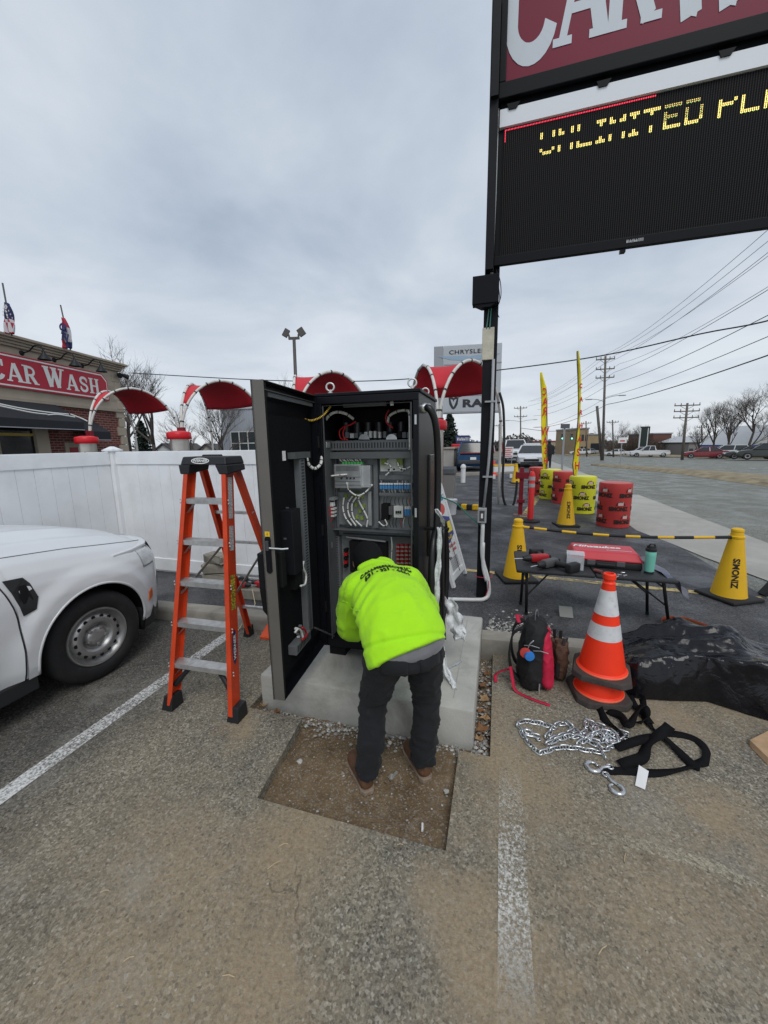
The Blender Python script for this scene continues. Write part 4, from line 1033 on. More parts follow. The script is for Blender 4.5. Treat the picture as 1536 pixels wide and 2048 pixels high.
# body under the clothes: one continuous figure with head, neck, arms and hands
HD=hp(.63,-.045,1.055)
mb=MB()
loft(mb,[(hp(0,0,.74),r_,h_,.12,.09),(hp(.0,0,.84),r_,h_,.15,.10),(hp(.15,0,.905),r_,zv,.16,.095),(hp(.36,0,.96),r_,zv,.17,.09),(hp(.46,0,.985),r_,zv,.10,.07)])
limb(mb,[hp(.42,0,.98),hp(.53,-.01,1.02),HD],[.07,.062,.06])
dh=(h_*.75+zv*.25-zv*.5).normalized()
loft(mb,[(HD-dh*.07+zv*.02,r_,zv,.05,.06),(HD-dh*.03+zv*.03,r_,zv,.076,.09),(HD+dh*.03+zv*.01,r_,zv,.078,.105),(HD+dh*.075-zv*.01,r_,zv,.068,.095),(HD+dh*.105-zv*.02,r_,zv,.045,.07)])
mb.lathe([(.002,0),(.016,.01),(.012,.03),(.002,.04)],HD+dh*.085-zv*.03,10,axis=dh)  # nose
for s_ in(-1,1):loft(mb,[(HD+r_*s_*.072-zv*.0,h_,zv,.018,.03),(HD+r_*s_*.092,h_,zv,.014,.024)],10)  # ears
for sh,el,wr_ in((SHL,ELL,WRL),(SHR,ELR,WRR)):
 limb(mb,[hp(.40,0,.97),sh,el,wr_],[.06,.055,.042,.03])
 fd=(wr_-el).normalized(); sd_=fd.cross(zv).normalized(); ud=sd_.cross(fd)
 palm=wr_+fd*.055
 loft(mb,[(wr_,sd_,ud,.028,.02),(wr_+fd*.03,sd_,ud,.038,.018),(wr_+fd*.085,sd_,ud,.042,.015)],12)
 for i,L in enumerate((.072,.08,.075,.06)):
  b0=wr_+fd*.08+sd_*(-.031+.0205*i); limb(mb,[b0,b0+fd*L*.45-ud*.006,b0+fd*L*.75-ud*.028,b0+fd*L*.7-ud*.052],[.0095,.009,.0085,.007],8,4)
 b0=wr_+fd*.03-sd_*.032; limb(mb,[b0,b0+fd*.03-sd_*.022-ud*.01,b0+fd*.055-sd_*.018-ud*.03],[.012,.0105,.0085],8,4)
remeshed(mb,'body',M_SKIN,man,.006,3)
# knit hat
mb=MB(); dk=(-dh*.45+zv*.9).normalized(); c0=HD+dk*.028-dh*.012
loft(mb,[(c0+dk*.115*t,r_,(r_.cross(dk)).normalized(),.094*k,.118*k)for t,k in((-.55,.86),(-.35,.95),(0,1.02),(.4,.95),(.7,.76),(.9,.47),(.99,.15))],24); remeshed(mb,'knit_hat',M_HAT,man,.008,4)
# screwdriver in the left hand
fd=(WRL-ELL).normalized(); b0=WRL+fd*.10
tl=MB(); tl.tube([b0-Vector((0,0,.04)),b0+Vector((0,0,.05))],.013,10); o=tl.build('screwdriver',mat('handle_red',(.45,.03,.02),.4))
tag(o,'screwdriver gripped in the worker\'s hand inside the cabinet','screwdriver'); MB().tube([b0+Vector((0,0,.05)),b0+Vector((0,0,.16))],.003,8).build('shaft',M_SILV,o)
# ------------------------------------------------------------------ orange fibreglass step ladder
M_ORG=mat('fibreglass_orange',(.60,.055,.012),.45,var=.12,vscale=9,dirt=(.22,.06,.03),dscale=14,damt=.35)
M_ALU=mat('step_aluminium',(.58,.58,.57),.38,.75,var=.12,vscale=25,dirt=(.35,.34,.32),dscale=20,damt=.5)
M_CAP=mat('ladder_plastic',(.014,.015,.017),.5,bump=.15,bscale=120)
lad=thing('step_ladder','orange fibreglass step ladder with aluminium steps beside the open cabinet','ladder',(-1.9,2.4,0))
FLb,FRb=Vector((-2.145,1.905,.03)),Vector((-1.625,1.925,.03))
RLb,RRb=Vector((-2.255,2.935,.03)),Vector((-1.735,2.955,.03))
TC=Vector((-1.925,2.285,1.66)); wx=Vector((1,.04,0)).normalized(); wy=Vector((-.06,1,0)).normalized()
FLt,FRt=TC-wx*.165-wy*.06,TC+wx*.165-wy*.06
RLt,RRt=TC-wx*.150+wy*.05,TC+wx*.150+wy*.05
def cchan(a,b,sx,wide=.088,fl=.034,th=.007):
 """C-channel rail: web faces sideways, flanges point inwards (sx = inward unit vector)"""
 d=(b-a).normalized(); n_=d.cross(sx).normalized(); mb=MB()
 def q(p,u,v):return p+n_*u+sx*v
 prof=[(-wide/2,0),(wide/2,0),(wide/2,fl),(wide/2-th,fl),(wide/2-th,th),(-wide/2+th,th),(-wide/2+th,fl),(-wide/2,fl)]
 mb.add([q(a,*p)for p in prof]+[q(b,*p)for p in prof],[(i,(i+1)%8,(i+1)%8+8,i+8)for i in range(8)]+[(7,6,5,4,3,2,1,0),tuple(range(8,16))])
 return mb
for a,b,sx in((FLb,FLt,wx),(FRb,FRt,-wx)):cchan(a,b,sx).build('front_rail',M_ORG,lad,bevel=.002)
for a,b,sx in((RLb,RLt,wx),(RRb,RRt,-wx)):cchan(a,b,sx,.062,.03,.006).build('rear_rail',M_ORG,lad,bevel=.002)
for k in range(5):
 t=(.30+.285*k)/1.66; a,b=FLb.lerp(FLt,t)+wx*.008,FRb.lerp(FRt,t)-wx*.008; z=a.z
 mb=MB(); mb.bar(a+wy*.0,b+wy*.0,.078,.006,(0,0,1));
 mb.bar(a-wy*.038-zv*.012,b-wy*.038-zv*.012,.004,.034); mb.bar(a+wy*.038-zv*.012,b+wy*.038-zv*.012,.004,.034)
 st=mb.build('step',M_ALU,lad)
 for r in range(7):
  MB().bar(a+wy*(-.03+.01*r)+zv*.0035,b+wy*(-.03+.01*r)+zv*.0035,.003,.002).build('tread_ridge',M_ALU,st)
 for(e_,s_)in((a,1),(b,-1)):
  MB().bar(e_-zv*.10-wx*.004*s_,e_+wx*.06*s_-zv*.028,.003,.026,(0,1,0)).build('step_brace',M_ALU,lad)
  for dz in(.0,-.022):MB().lathe([(.006,0),(.006,.003),(.003,.005)],e_-wy*.0395-wx*.022*s_+zv*dz-wy*.0,8,axis=-wy).build('rivet',M_ALU,lad)
for k,t in enumerate((.30,.52,.72,.88)):
 t2=t; a,b=RLb.lerp(RLt,t2-.1),RRb.lerp(RRt,t2-.1); MB().bar(a,b,.03,.022).build('rear_bar',M_ALU,lad)
# top cap: a deep moulded block
mb=MB(); A_=[(-.195,-.115),(.195,-.115),(.195,.105),(-.195,.105)]
def tcp(u,v,z):q=TC+wx*u+wy*v; return(q.x,q.y,z)
zc0,zc1=1.645,1.735
mb.hexa([tcp(-.182,-.118,zc0+.035),tcp(.182,-.118,zc0+.035),tcp(.182,.10,zc0+.035),tcp(-.182,.10,zc0+.035),tcp(-.17,-.10,zc1),tcp(.17,-.10,zc1),tcp(.17,.09,zc1),tcp(-.17,.09,zc1)])
for s_ in(-1,1):
 mb.hexa([tcp(s_*.155-.036,-.117,zc0-.03),tcp(s_*.155+.036,-.117,zc0-.03),tcp(s_*.155+.036,.095,zc0-.01),tcp(s_*.155-.036,.095,zc0-.01),tcp(s_*.145-.055,-.116,zc0+.036),tcp(s_*.145+.040,-.116,zc0+.036),tcp(s_*.145+.040,.095,zc0+.036),tcp(s_*.145-.055,.095,zc0+.036)])
tcap=mb.build('top_cap',M_CAP,lad,bevel=.008)
mb=MB(); mb.hexa([tcp(-.08,-.02,zc1),tcp(.06,-.02,zc1),tcp(.06,.03,zc1),tcp(-.08,.03,zc1),tcp(-.075,-.015,zc1+.012),tcp(.055,-.015,zc1+.012),tcp(.055,.025,zc1+.012),tcp(-.075,.025,zc1+.012)]); mb.build('tool_tray',M_CAP,tcap,bevel=.003)
# maker's oval on the cap
nf=(-wy*.98+zv*.17).normalized(); uf=(zv*.98+wy*.17).normalized(); oc=Vector(tcp(-.02,-.110,zc0+.062))
mb=MB(); n=28; ro=[oc+wx*.072*math.cos(a)+uf*.021*math.sin(a)+nf*.004 for a in np.linspace(0,2*math.pi,n,endpoint=False)]; ri=[oc+wx*.064*math.cos(a)+uf*.015*math.sin(a)+nf*.004 for a in np.linspace(0,2*math.pi,n,endpoint=False)]
mb.add(ro+ri,[(i,(i+1)%n,(i+1)%n+n,i+n)for i in range(n)]); text_on(mb,'WERNER',.026,oc+nf*.002,wx,uf,.002,bold=.0008,sx=1.1); stuff(mb.build('logo',M_WHT,tcap))
# feet
for(p,nm)in((FLb,1),(FRb,1),(RLb,.75),(RRb,.75)):
 d=(TC-p).normalized(); mb=MB(); s_=nm
 mb.hexa([p+Vector(v)for v in((-.045*s_,-.05*s_,-.03),(.045*s_,-.05*s_,-.03),(.045*s_,.06*s_,-.03),(-.045*s_,.06*s_,-.03),(-.028*s_,-.03*s_,.07),(.04*s_,-.03*s_,.07),(.04*s_,.06*s_,.07),(-.028*s_,.06*s_,.07))]); mb.build('foot',M_CAP,lad,bevel=.005)
# knee braces at the bottom step
t=.30/1.66
for(b0,tt,s_)in((FLb,FLt,1),(FRb,FRt,-1)):
 a=b0.lerp(tt,.08)+wx*.02*s_; b=b0.lerp(tt,t)+wx*.13*s_-zv*.03; mb=MB(); mb.tube(bez([a,a.lerp(b,.5)+zv*.012+wx*.01*s_,b],5),[.02]*4+[.017]*7,8); mb.build('corner_brace',M_CAP,lad)
# spreaders
for(fa,fb,ra,rb,s_)in((FLb,FLt,RLb,RLt,1),(FRb,FRt,RRb,RRt,-1)):
 a=fa.lerp(fb,.47)+wx*.01*s_; b=ra.lerp(rb,.60); m_=a.lerp(b,.45)-zv*.01
 MB().bar(a,a+wy*.05,.004,.022).build('spreader',M_ALU,lad); MB().bar(a+wy*.04,b,.004,.022).build('spreader',mat('spreader_steel',(.28,.26,.22),.5,.6),lad)
# stickers on the right rail (outer face)
def rail_label(t0,t1,m_,name='sticker',w_=.045,off=.0015):
 a,b=FRb.lerp(FRt,t0),FRb.lerp(FRt,t1); d=(b-a).normalized(); n_=d.cross(-wx).normalized()
 mb=MB(); o_=wx*off; mb.quad(a-n_*w_/2+o_,a+n_*w_/2+o_,b+n_*w_/2+o_,b-n_*w_/2+o_); return mb.build(name,m_,lad)
M_PRINT=NT('label_print',.6); _v=M_PRINT.ramp(M_PRINT.noise(160,2),[(.45,(.7,.7,.7)),(.5,(.35,.35,.36))]); M_PRINT.color(_v); M_PRINT=M_PRINT.m
M_YPRINT=NT('yellow_label_print',.6); _v=M_YPRINT.ramp(M_YPRINT.noise(90,2),[(.45,(.62,.52,.05)),(.5,(.18,.16,.03))]); M_YPRINT.color(_v); M_YPRINT=M_YPRINT.m
rail_label(.79,.96,M_PRINT); rail_label(.66,.76,M_PRINT); rail_label(.42,.56,M_YPRINT)
a,b=FRb.lerp(FRt,.20),FRb.lerp(FRt,.34); c0=a.lerp(b,.5)+wx*.0015; d=(b-a).normalized(); n_=d.cross(-wx).normalized(); mb=MB(); n=24
mb.add([c0+d*.115*math.cos(t)+n_*.026*math.sin(t)for t in np.linspace(0,2*math.pi,n,endpoint=False)],[tuple(range(n))]); lg=mb.build('oval_badge',mat('badge_blue',(.03,.03,.10),.5),lad)
mb=MB(); text_on(mb,'WERNER',.036,c0+wx*.001,d,n_*-1 if(d.cross(n_*-1)).dot(wx)>0 else n_,.0015,bold=.001,sx=1.15); stuff(mb.build('badge_lettering',M_WHT,lad))
# ------------------------------------------------------------------ white pickup at the kerb
M_CAR=mat('white_car_paint',(.66,.675,.69),.28,coat=.6,var=.03,vscale=2)
M_TRIM=mat('black_trim',(.016,.017,.018),.6,bump=.1,bscale=200); M_TYRE=mat('tyre_rubber',(.011,.011,.012),.75,bump=.25,bscale=70,dirt=(.035,.033,.03),dscale=9,damt=.4)
M_RIM=mat('steel_wheel_silver',(.36,.36,.355),.38,.75,var=.1,vscale=12); M_GLS=mat('dark_glass',(.02,.024,.026),.06,spec=.8)
TXC,TXS,WY,WZ=-3.85,-2.925,2.045,.355
tr=thing('pickup_truck','white pickup truck with plain steel wheels parked nose-in to the kerb','pickup truck',(TXC,1.0,0))
def plan(y):  # inset of the side towards the nose
 if y<1.95:return 0.0
 u=min((y-1.95)/.97,.99999); return .925*(1-(1-u**3.6)**(1/3.6))
ZP=[(.28,.055),(.36,.03),(.5,.012),(.68,0),(.80,.002),(.9,.018),(.98,.05),(1.06,.105),(1.10,.16)]
def zin(z):
 for(a,b),(c_,d)in zip(ZP[:-1],ZP[1:]):
  if z<=c_:t=max(0,(z-a)/(c_-a)); return b+(d-b)*t
 return ZP[-1][1]
def top_edge(y):return float(np.interp(y,[-3,1.2,1.6,2.0,2.43,2.7,2.9],[1.13,1.12,1.105,1.065,1.0,.95,.9]))
def flare(y,z):
 r=math.hypot(y-WY,z-WZ); t=min(1,max(0,(.60-r)/.11)); return .030*t*t*(3-2*t)
def side(y,z,s_=1,extra=0.0):
 x=TXS-plan(y)-zin(.75+(z-.75)*.35/(top_edge(y)-.75)if z>.75 else z)+(flare(y,z)if y>1.3 else 0)+extra
 return(x if s_>0 else 2*TXC-x,y,z)
def panel(name,y0,y1,z0,z1,m_,ny,nz,cut=None,s_=1,zt=None,par=tr):
 mb=MB(); ys_=np.linspace(y0,y1,ny); P_={}; idx={}; vs_=[]; fs=[]
 for i,y in enumerate(ys_):
  ztop=zt(y)if zt else z1
  for j in range(nz):
   z=z0+(ztop-z0)*j/(nz-1); yy_,zz_=y,z
   if cut:
    r=math.hypot(y-cut[0],z-cut[1])
    if abs(r-cut[2])<.016 and r>0:yy_=cut[0]+(y-cut[0])*cut[2]/r; zz_=cut[1]+(z-cut[1])*cut[2]/r
   P_[i,j]=(yy_,zz_); vs_.append(side(yy_,zz_,s_))
 for i in range(ny-1):
  for j in range(nz-1):
   q=[(i,j),(i+1,j),(i+1,j+1),(i,j+1)]
   if cut and any(math.hypot(P_[k][0]-cut[0],P_[k][1]-cut[1])<cut[2]-.002 for k in q):continue
   fs.append(tuple(a*nz+b for a,b in q))
 used=sorted({k for f in fs for k in f}); mp={k:n for n,k in enumerate(used)}
 mb.add([vs_[k]for k in used],[tuple(mp[k]for k in(f if s_>0 else f[::-1]))for f in fs]); return mb.build(name,m_,par,smooth=45)
def fz(y):return top_edge(y)
for s_ in(1,-1):
 panel('fender',1.56,2.80,.29,1.0,M_CAR,84,56,(WY,WZ,.425),s_,fz)
 mb=MB(); mb.tube([side(WY+.424*math.cos(t),WZ+.424*math.sin(t),s_,-.004)for t in np.linspace(R(-8),R(188),40)],.010,8); mb.build('arch_lip',M_CAR,tr,smooth=True)
 mb=MB(); pts=[side(y,z,s_,-.007)for z in np.linspace(.30,1.10,20)for y in(1.42,1.47,1.52,1.57)]; mb.grid(pts,4,20)
 if s_<0:mb.f=[f[::-1]for f in mb.f]
 mb.build('fender',M_CAR,tr,smooth=45)
 # door: curved leading edge
 mb=MB(); ny,nz=30,30; pts=[]
 for j in range(nz):
  z=.30+(1.10-.30)*j/(nz-1); lead=1.548-.0*z+(-.10*max(0,(z-.72)/.38)**1.6)-.01*max(0,(.5-z)/.2)
  for i in range(ny):pts.append(side(.35+(lead-.35)*i/(ny-1),z,s_))
 mb.grid(pts,ny,nz);
 if s_<0:mb.f=[f[::-1]for f in mb.f]
 dr=mb.build('door',M_CAR,tr,smooth=45)
 mb=MB(); pts=[side(.335,.31+.79*i/12,s_)for i in range(13)]; mb.tube([(p[0]-.006*s_,p[1],p[2])for p in pts],.006,5); mb.build('door_gap',M_TRIM,tr)
 mb=MB(); pts=[side(1.553-.10*max(0,(z-.72)/.38)**1.6-.01*max(0,(.5-z)/.2),z,s_)for z in np.linspace(.30,1.1,20)]; mb.tube([(p[0]-.003*s_,p[1]+.002,p[2])for p in pts],.0042,5); mb.build('door_gap',M_TRIM,tr)
 panel('cab_side',-1.0,.32,.30,1.12,M_CAR,12,24,None,s_)
 panel('bed_side',-2.35,-1.02,.34,1.10,M_CAR,60,44,(-1.05-.02,WZ,.425)if False else(-1.62+.0,WZ,.425),s_)
 # sill
 mb=MB(); mb.prism([(TXS-.03 if s_>0 else 2*TXC-TXS+.03,-1.0,.19),(TXS-.03 if s_>0 else 2*TXC-TXS+.03,-1.0,.30),(TXS-.14 if s_>0 else 2*TXC-TXS+.14,-1.0,.30),(TXS-.16 if s_>0 else 2*TXC-TXS+.16,-1.0,.20)],(0,2.62,0)); mb.build('sill',M_TRIM,tr,bevel=.01)
# filler between fender top and hood, then hood with raised ribs
mb=MB(); ny,nx=40,41; pts=[]
for i in range(ny):
 y=1.30+1.59*i/(ny-1); ex=TXS-plan(y)-.16; hw=ex-TXC
 for k in range(nx):
  u=-1+2*k/(nx-1); x=TXC+hw*u; z0=top_edge(y); cr=.125*(1-abs(u)**2.4)*(1-max(0,(y-2.2)/.7)**2*.75)
  rib=.014*math.exp(-((abs(u)-.82)/.055)**2)+.012*math.exp(-((abs(u)-.42)/.07)**2)
  pts.append((x,y,z0+cr+rib*(1-max(0,(y-2.3)/.5))-(.06*max(0,(y-2.6)/.23)**2)))
mb.grid(pts,nx,ny); mb.build('hood',M_CAR,tr,smooth=60)
for s_ in(1,-1):
 mb=MB(); pts=[]
 for i in range(24):
  y=1.32+1.46*i/23; a=side(y,top_edge(y)-.004,s_); e_=TXS-plan(y)-.165; e_=e_ if s_>0 else 2*TXC-e_
  pts.append((e_,y,top_edge(y)+.006))
 mb.tube([(p[0],p[1],p[2]-.004)for p in pts],.0045,5); mb.build('hood_gap',mat('gap_shadow',(.12,.12,.12),.8),tr)
# nose
mb=MB(); us=np.linspace(0,1,46); pts=[]; NZ=14
def nose(u,z):
 th=R(90)*1.0;
 y=1.95+.97*(math.sin(min(1,.80+.2*u)*math.pi/2))if False else None
 return None
cols=[]
yy_=[2.79+(.13)*(1-(1-t)**2)*.985 for t in np.linspace(0,1,20)]
half=[(TXS-plan(y),y)for y in yy_]+[(TXC,2.92)]
full=half+[(2*TXC-x,y)for x,y in reversed(half[:-1])]
zz_=np.linspace(.40,.955,NZ)
for z in zz_:
 for(x,y)in full:
  ins=.05*max(0,(z-.72)/.235)**2+.03*max(0,(.5-z)/.1); sgn=1 if x>TXC else-1
  pts.append((x-sgn*ins*.8 if abs(x-TXC)>.3 else x,y-ins,z))
mb.grid(pts,len(full),NZ); mb.build('bumper',M_CAR,tr,smooth=50)
mb=MB(); mb.prism([(TXC+(TXS-plan(y)-.045-TXC)*s_,y-.03,.915)for s_,ysx in((1,[2.3,2.5,2.7,2.8,2.86,2.9]),(-1,[2.9,2.86,2.8,2.7,2.5,2.3]))for y in ysx],(0,0,.03)); mb.build('nose_cap',M_CAR,tr,bevel=.008)
mb=MB(); mb.box(TXC-.42,TXC+.42,2.84,2.925,.62,.86); mb.build('grille',M_TRIM,tr,bevel=.02)
mb=MB(); mb.prism([(x,y,.20)for x,y in[(TXS-.05,2.45),(TXS-.10,2.62),(TXS-.28,2.83),(TXC+.4,2.93),(TXC-.4,2.93),(2*TXC-TXS+.28,2.83),(2*TXC-TXS+.10,2.62),(2*TXC-TXS+.05,2.45)]],(0,0,.21)); mb.build('lower_valance',M_TRIM,tr,bevel=.02)
M_LENS=mat('headlight_lens',(.52,.54,.55),.15,.2,var=.2,vscale=14,coat=.8)
M_COND0=mat('bezel_grey',(.12,.12,.13),.5)
for s_ in(1,-1):
 mb=MB(); pts=[]
 for j in range(8):
  z=.765+.15*j/7
  for i in range(10):
   y=2.50+.02*(7-j)/7+.20*i/9; p=side(min(y,2.86),z,s_,.003); pts.append(p)
 mb.grid(pts,10,8)
 if s_<0:mb.f=[f[::-1]for f in mb.f]
 hl=mb.build('headlight',M_LENS,tr,smooth=40,solid=.003)
 mb=MB(); pts=[side(2.50+.02*(7-j)/7,.775+.20*j/7,s_,.003)for j in range(8)]; mb.tube([side(2.505+.02*(7-j)/7,.765+.15*j/7,s_,.003)for j in range(8)],.0035,6); mb.build('bezel',M_COND0,hl)
 mb=MB(); pts=[side(y,z,s_,.006)for y,z in((2.52,.455),(2.60,.47),(2.60,.545),(2.53,.535))]; mb.add(pts,[(0,1,2,3)]); mb.build('side_marker',mat('amber_lens',(.55,.10,.01),.3),tr,solid=.008)
 # side vent behind the arch
 pv=[(1.535,.985),(1.64,.975),(1.665,.93),(1.685,.83),(1.655,.755),(1.585,.735),(1.575,.80),(1.555,.90)]
 mb=MB(); q=[side(y,z,s_,.004)for y,z in pv]; mb.add(q,[tuple(range(len(q)))]); vt=mb.build('side_vent',M_TRIM,tr,solid=.006)
 mb=MB(); q=[side(y,z,s_,.008)for y,z in((1.60,.93),(1.64,.93),(1.655,.83),(1.635,.775),(1.60,.775),(1.59,.85))]; mb.add(q,[tuple(range(len(q)))]); mb.build('vent_inset',M_BLKM,vt)
# wheels
def wheel(x,y,s_,steer=0.0):
 w_=thing('w','w','w'); bpy.data.objects.remove(w_)
 ax=Vector((s_,0,0)); ax.rotate(Quaternion((0,0,1),steer)); c0=Vector((x,y,WZ))
 ty=MB().lathe([(.205,-.20),(.30,-.215),(.345,-.19),(.357,-.15),(.359,-.07),(.350,-.025),(.325,.0),(.285,.008),(.240,.004),(.226,-.012)],c0,48,axis=ax,cap=False).build('tyre',M_TYRE,tr,smooth=50)
 MB().lathe([(.226,-.18),(.228,-.012),(.222,.0),(.212,-.002),(.206,-.022),(.190,-.040),(.182,-.046),(.165,-.022),(.150,-.014),(.125,-.010),(.108,-.018),(.098,-.042),(.086,-.05),(.0,-.05)],c0,48,axis=ax,cap=False).build('rim',M_RIM,tr,smooth=45)
 q=Vector((0,0,1)).rotation_difference(ax)
 for k in range(16):
  a=2*math.pi*k/16; p=c0+q@Vector((.158*math.cos(a),.158*math.sin(a),-.0185)); MB().lathe([(.0145,0),(.0145,.0045)],p,12,axis=ax).build('vent_hole',M_BLKM,tr)
 MB().lathe([(.072,-.05),(.070,-.030),(.058,-.020),(.02,-.016),(0,-.015)],c0,24,axis=ax,cap=False).build('hub_cap',mat('hub_silver',(.42,.42,.42),.3,.7),tr,smooth=50)
 for k in range(5):
  a=2*math.pi*k/5; p=c0+q@Vector((.066*math.cos(a),.066*math.sin(a),-.04)); MB().lathe([(.016,0),(.014,.022),(.004,.026)],p,8,axis=ax).build('lug_nut',M_RIM,tr,smooth=40)
wheel(TXS-.02,WY,1,R(-4)); wheel(2*TXC-TXS+.02,WY,-1,R(-4)); wheel(TXS-.02,-1.62,1); wheel(2*TXC-TXS+.02,-1.62,-1)
# wheel housings
for y in(WY,-1.62):
 for s_ in(1,-1):
  xo=TXS-.035 if s_>0 else 2*TXC-TXS+.035; n=18; mb=MB()
  a_=[(y+.43*math.cos(t),WZ+.43*math.sin(t))for t in np.linspace(R(-20),R(200),n)]
  mb.grid([(xo,p,z)for p,z in a_]+[(xo-.42*s_,p,z)for p,z in a_],n,2); mb.add([(xo-.42*s_,p,z)for p,z in a_],[tuple(range(n))]); mb.build('wheel_housing',M_BLKM,tr)
mb=MB(); mb.box(2*TXC-TXS+.3,TXS-.3,-2.2,2.6,.24,.5); mb.box(2*TXC-TXS+.12,TXS-.12,-1.2,1.6,.25,.32); mb.build('underbody',M_BLKM,tr)
# cowl, windscreen, cabin, bed
mb=MB(); mb.prism([(TXS-.22,1.16,1.13),(TXS-.20,1.33,1.115),(TXC,1.44,1.225),(2*TXC-TXS+.20,1.33,1.115),(2*TXC-TXS+.22,1.16,1.13)],(0,0,.02)); mb.build('cowl',M_TRIM,tr)
mb=MB(); A=[(TXS-.18,1.30,1.13),(2*TXC-TXS+.18,1.30,1.13),(2*TXC-TXS+.32,.52,1.66),(TXS-.32,.52,1.66)]; mb.add(A,[(0,1,2,3)]); mb.build('windscreen',M_GLS,tr,solid=.01)
for s_ in(1,-1):
 X=lambda v:TXS-v if s_>0 else 2*TXC-TXS+v
 MB().bar((X(.17),1.32,1.11),(X(.31),.5,1.67),.07,.06).build('pillar',M_CAR,tr,bevel=.01)
 MB().bar((X(.14),-.98,1.11),(X(.31),-.85,1.67),.09,.05).build('pillar',M_CAR,tr,bevel=.01)
 MB().bar((X(.13),.34,1.11),(X(.31),.32,1.67),.07,.04).build('pillar',M_TRIM,tr,bevel=.01)
 mb=MB(); mb.add([(X(.14),1.22,1.12),(X(.14),.36,1.12),(X(.30),.36,1.64),(X(.30),.55,1.64)],[(0,1,2,3)]); mb.build('window',M_GLS,tr,solid=.006)
 mb=MB(); mb.add([(X(.14),.30,1.12),(X(.14),-.92,1.12),(X(.30),-.82,1.64),(X(.30),.30,1.64)],[(0,1,2,3)]); mb.build('window',M_GLS,tr,solid=.006)
 mr=MB().cbox((X(-.12),1.02,1.24),(.20,.10,.16),bev=.04).build('mirror',M_TRIM,tr); MB().bar((X(.12),1.06,1.16),(X(-.05),1.03,1.2),.05,.04).build('arm',M_TRIM,mr)
mb=MB(); mb.cbox((TXC,-.17,1.685),(1.22,1.42,.07),bev=.03); mb.build('roof',M_CAR,tr,smooth=40)
mb=MB(); mb.add([(TXS-.2,-.99,1.12),(2*TXC-TXS+.2,-.99,1.12),(2*TXC-TXS+.32,-.87,1.64),(TXS-.32,-.87,1.64)],[(0,1,2,3)]); mb.build('rear_window',M_GLS,tr,solid=.006)
mb=MB(); mb.box(2*TXC-TXS+.10,TXS-.10,-2.36,-2.30,.5,1.09); mb.build('tailgate',M_CAR,tr,bevel=.01); mb=MB(); mb.box(2*TXC-TXS+.1,TXS-.1,-2.3,-1.0,.55,.58); mb.build('bed_floor',M_TRIM,tr)
# ------------------------------------------------------------------ white vinyl privacy fence
M_VIN=mat('white_vinyl',(.78,.795,.81),.45,var=.05,vscale=3,dirt=(.46,.46,.44),dscale=2.2,damt=.28)
fen=thing('vinyl_fence','tall white vinyl privacy fence with a capped corner post behind the truck','fence',(-5.0,4.0,.12))
def fence_run(a,b,zb,end=True):
 a,b=Vector((*a,0)),Vector((*b,0)); L=(b-a).length; d=(b-a)/L; n_=Vector((-d.y,d.x,0)); n=max(1,round(L/.178)); w_=L/n
 for i in range(n):
  p,q=a+d*(w_*i+.0012),a+d*(w_*(i+1)-.0012); j=random.uniform(-.0015,.0015)
  mb=MB(); mb.hexa([p-n_*.011+zv*zb,p+n_*.011+zv*zb,q+n_*.011+zv*zb,q-n_*.011+zv*zb]+[v+n_*s_*(.011+0)+zv*1.66 for v,s_ in((p,-1),(p,1),(q,1),(q,-1))]); o=mb.build('board',M_VIN,fen,bevel=.003); o.location=n_*j
 for(z0,z1)in((1.585,1.755),(zb+.02,zb+.19)):
  mb=MB(); mb.hexa([a-n_*.024+zv*z0,a+n_*.024+zv*z0,b+n_*.024+zv*z0,b-n_*.024+zv*z0,a-n_*.024+zv*z1,a+n_*.024+zv*z1,b+n_*.024+zv*z1,b-n_*.024+zv*z1]); mb.build('rail',M_VIN,fen,bevel=.006)
def fence_post(x,y,zb):
 mb=MB(); mb.box(x-.066,x+.066,y-.066,y+.066,zb-.02,1.765); p=mb.build('post',M_VIN,fen,bevel=.008)
 mb=MB(); s_=.086
 mb.hexa([(x-s_,y-s_,1.760),(x+s_,y-s_,1.760),(x+s_,y+s_,1.760),(x-s_,y+s_,1.760),(x-s_,y-s_,1.785),(x+s_,y-s_,1.785),(x+s_,y+s_,1.785),(x-s_,y+s_,1.785)])
 mb.hexa([(x-s_*.9,y-s_*.9,1.7855),(x+s_*.9,y-s_*.9,1.7855),(x+s_*.9,y+s_*.9,1.7855),(x-s_*.9,y+s_*.9,1.7855),(x-.02,y-.02,1.825),(x+.02,y-.02,1.825),(x+.02,y+.02,1.825),(x-.02,y+.02,1.825)]); mb.build('post_cap',M_VIN,p,bevel=.006)
fence_run((-4.93,4.0),(-2.46,4.0),.13); fence_run((-4.985,3.93),(-4.985,1.6),.06); fence_run((-4.985,1.47),(-4.985,-1.4),.02)
fence_post(-4.985,4.0,.12); fence_post(-2.40,4.0,.12); fence_post(-4.985,1.535,0)
# stack of broken blocks by the fence
blk=concrete('block_concrete',(.26,.24,.20),(.13,.12,.10),9)
for k,(px,py,w_,h0,rz)in enumerate([(300,1152,.36,.0,.1),(298,1128,.34,.13,.3),(296,1106,.30,.25,-.2)]):
 p=Vector((-3.33,3.86,.12+h0)); mb=MB(); mb.cbox((0,0,.06),(w_,.17,.115),bev=.015); mb.v=[(x+random.uniform(-.012,.012),y+random.uniform(-.012,.012),z+random.uniform(-.006,.006))for x,y,z in mb.v]
 o=mb.build('concrete_block',blk); o.location=p; o.rotation_euler=(0,0,rz)
 tag(o,['broken concrete block lying at the bottom of the stack by the fence','chipped concrete block in the middle of the stack by the fence','rough concrete block on top of the stack by the fence'][k],'concrete block','blocks stacked by the fence')
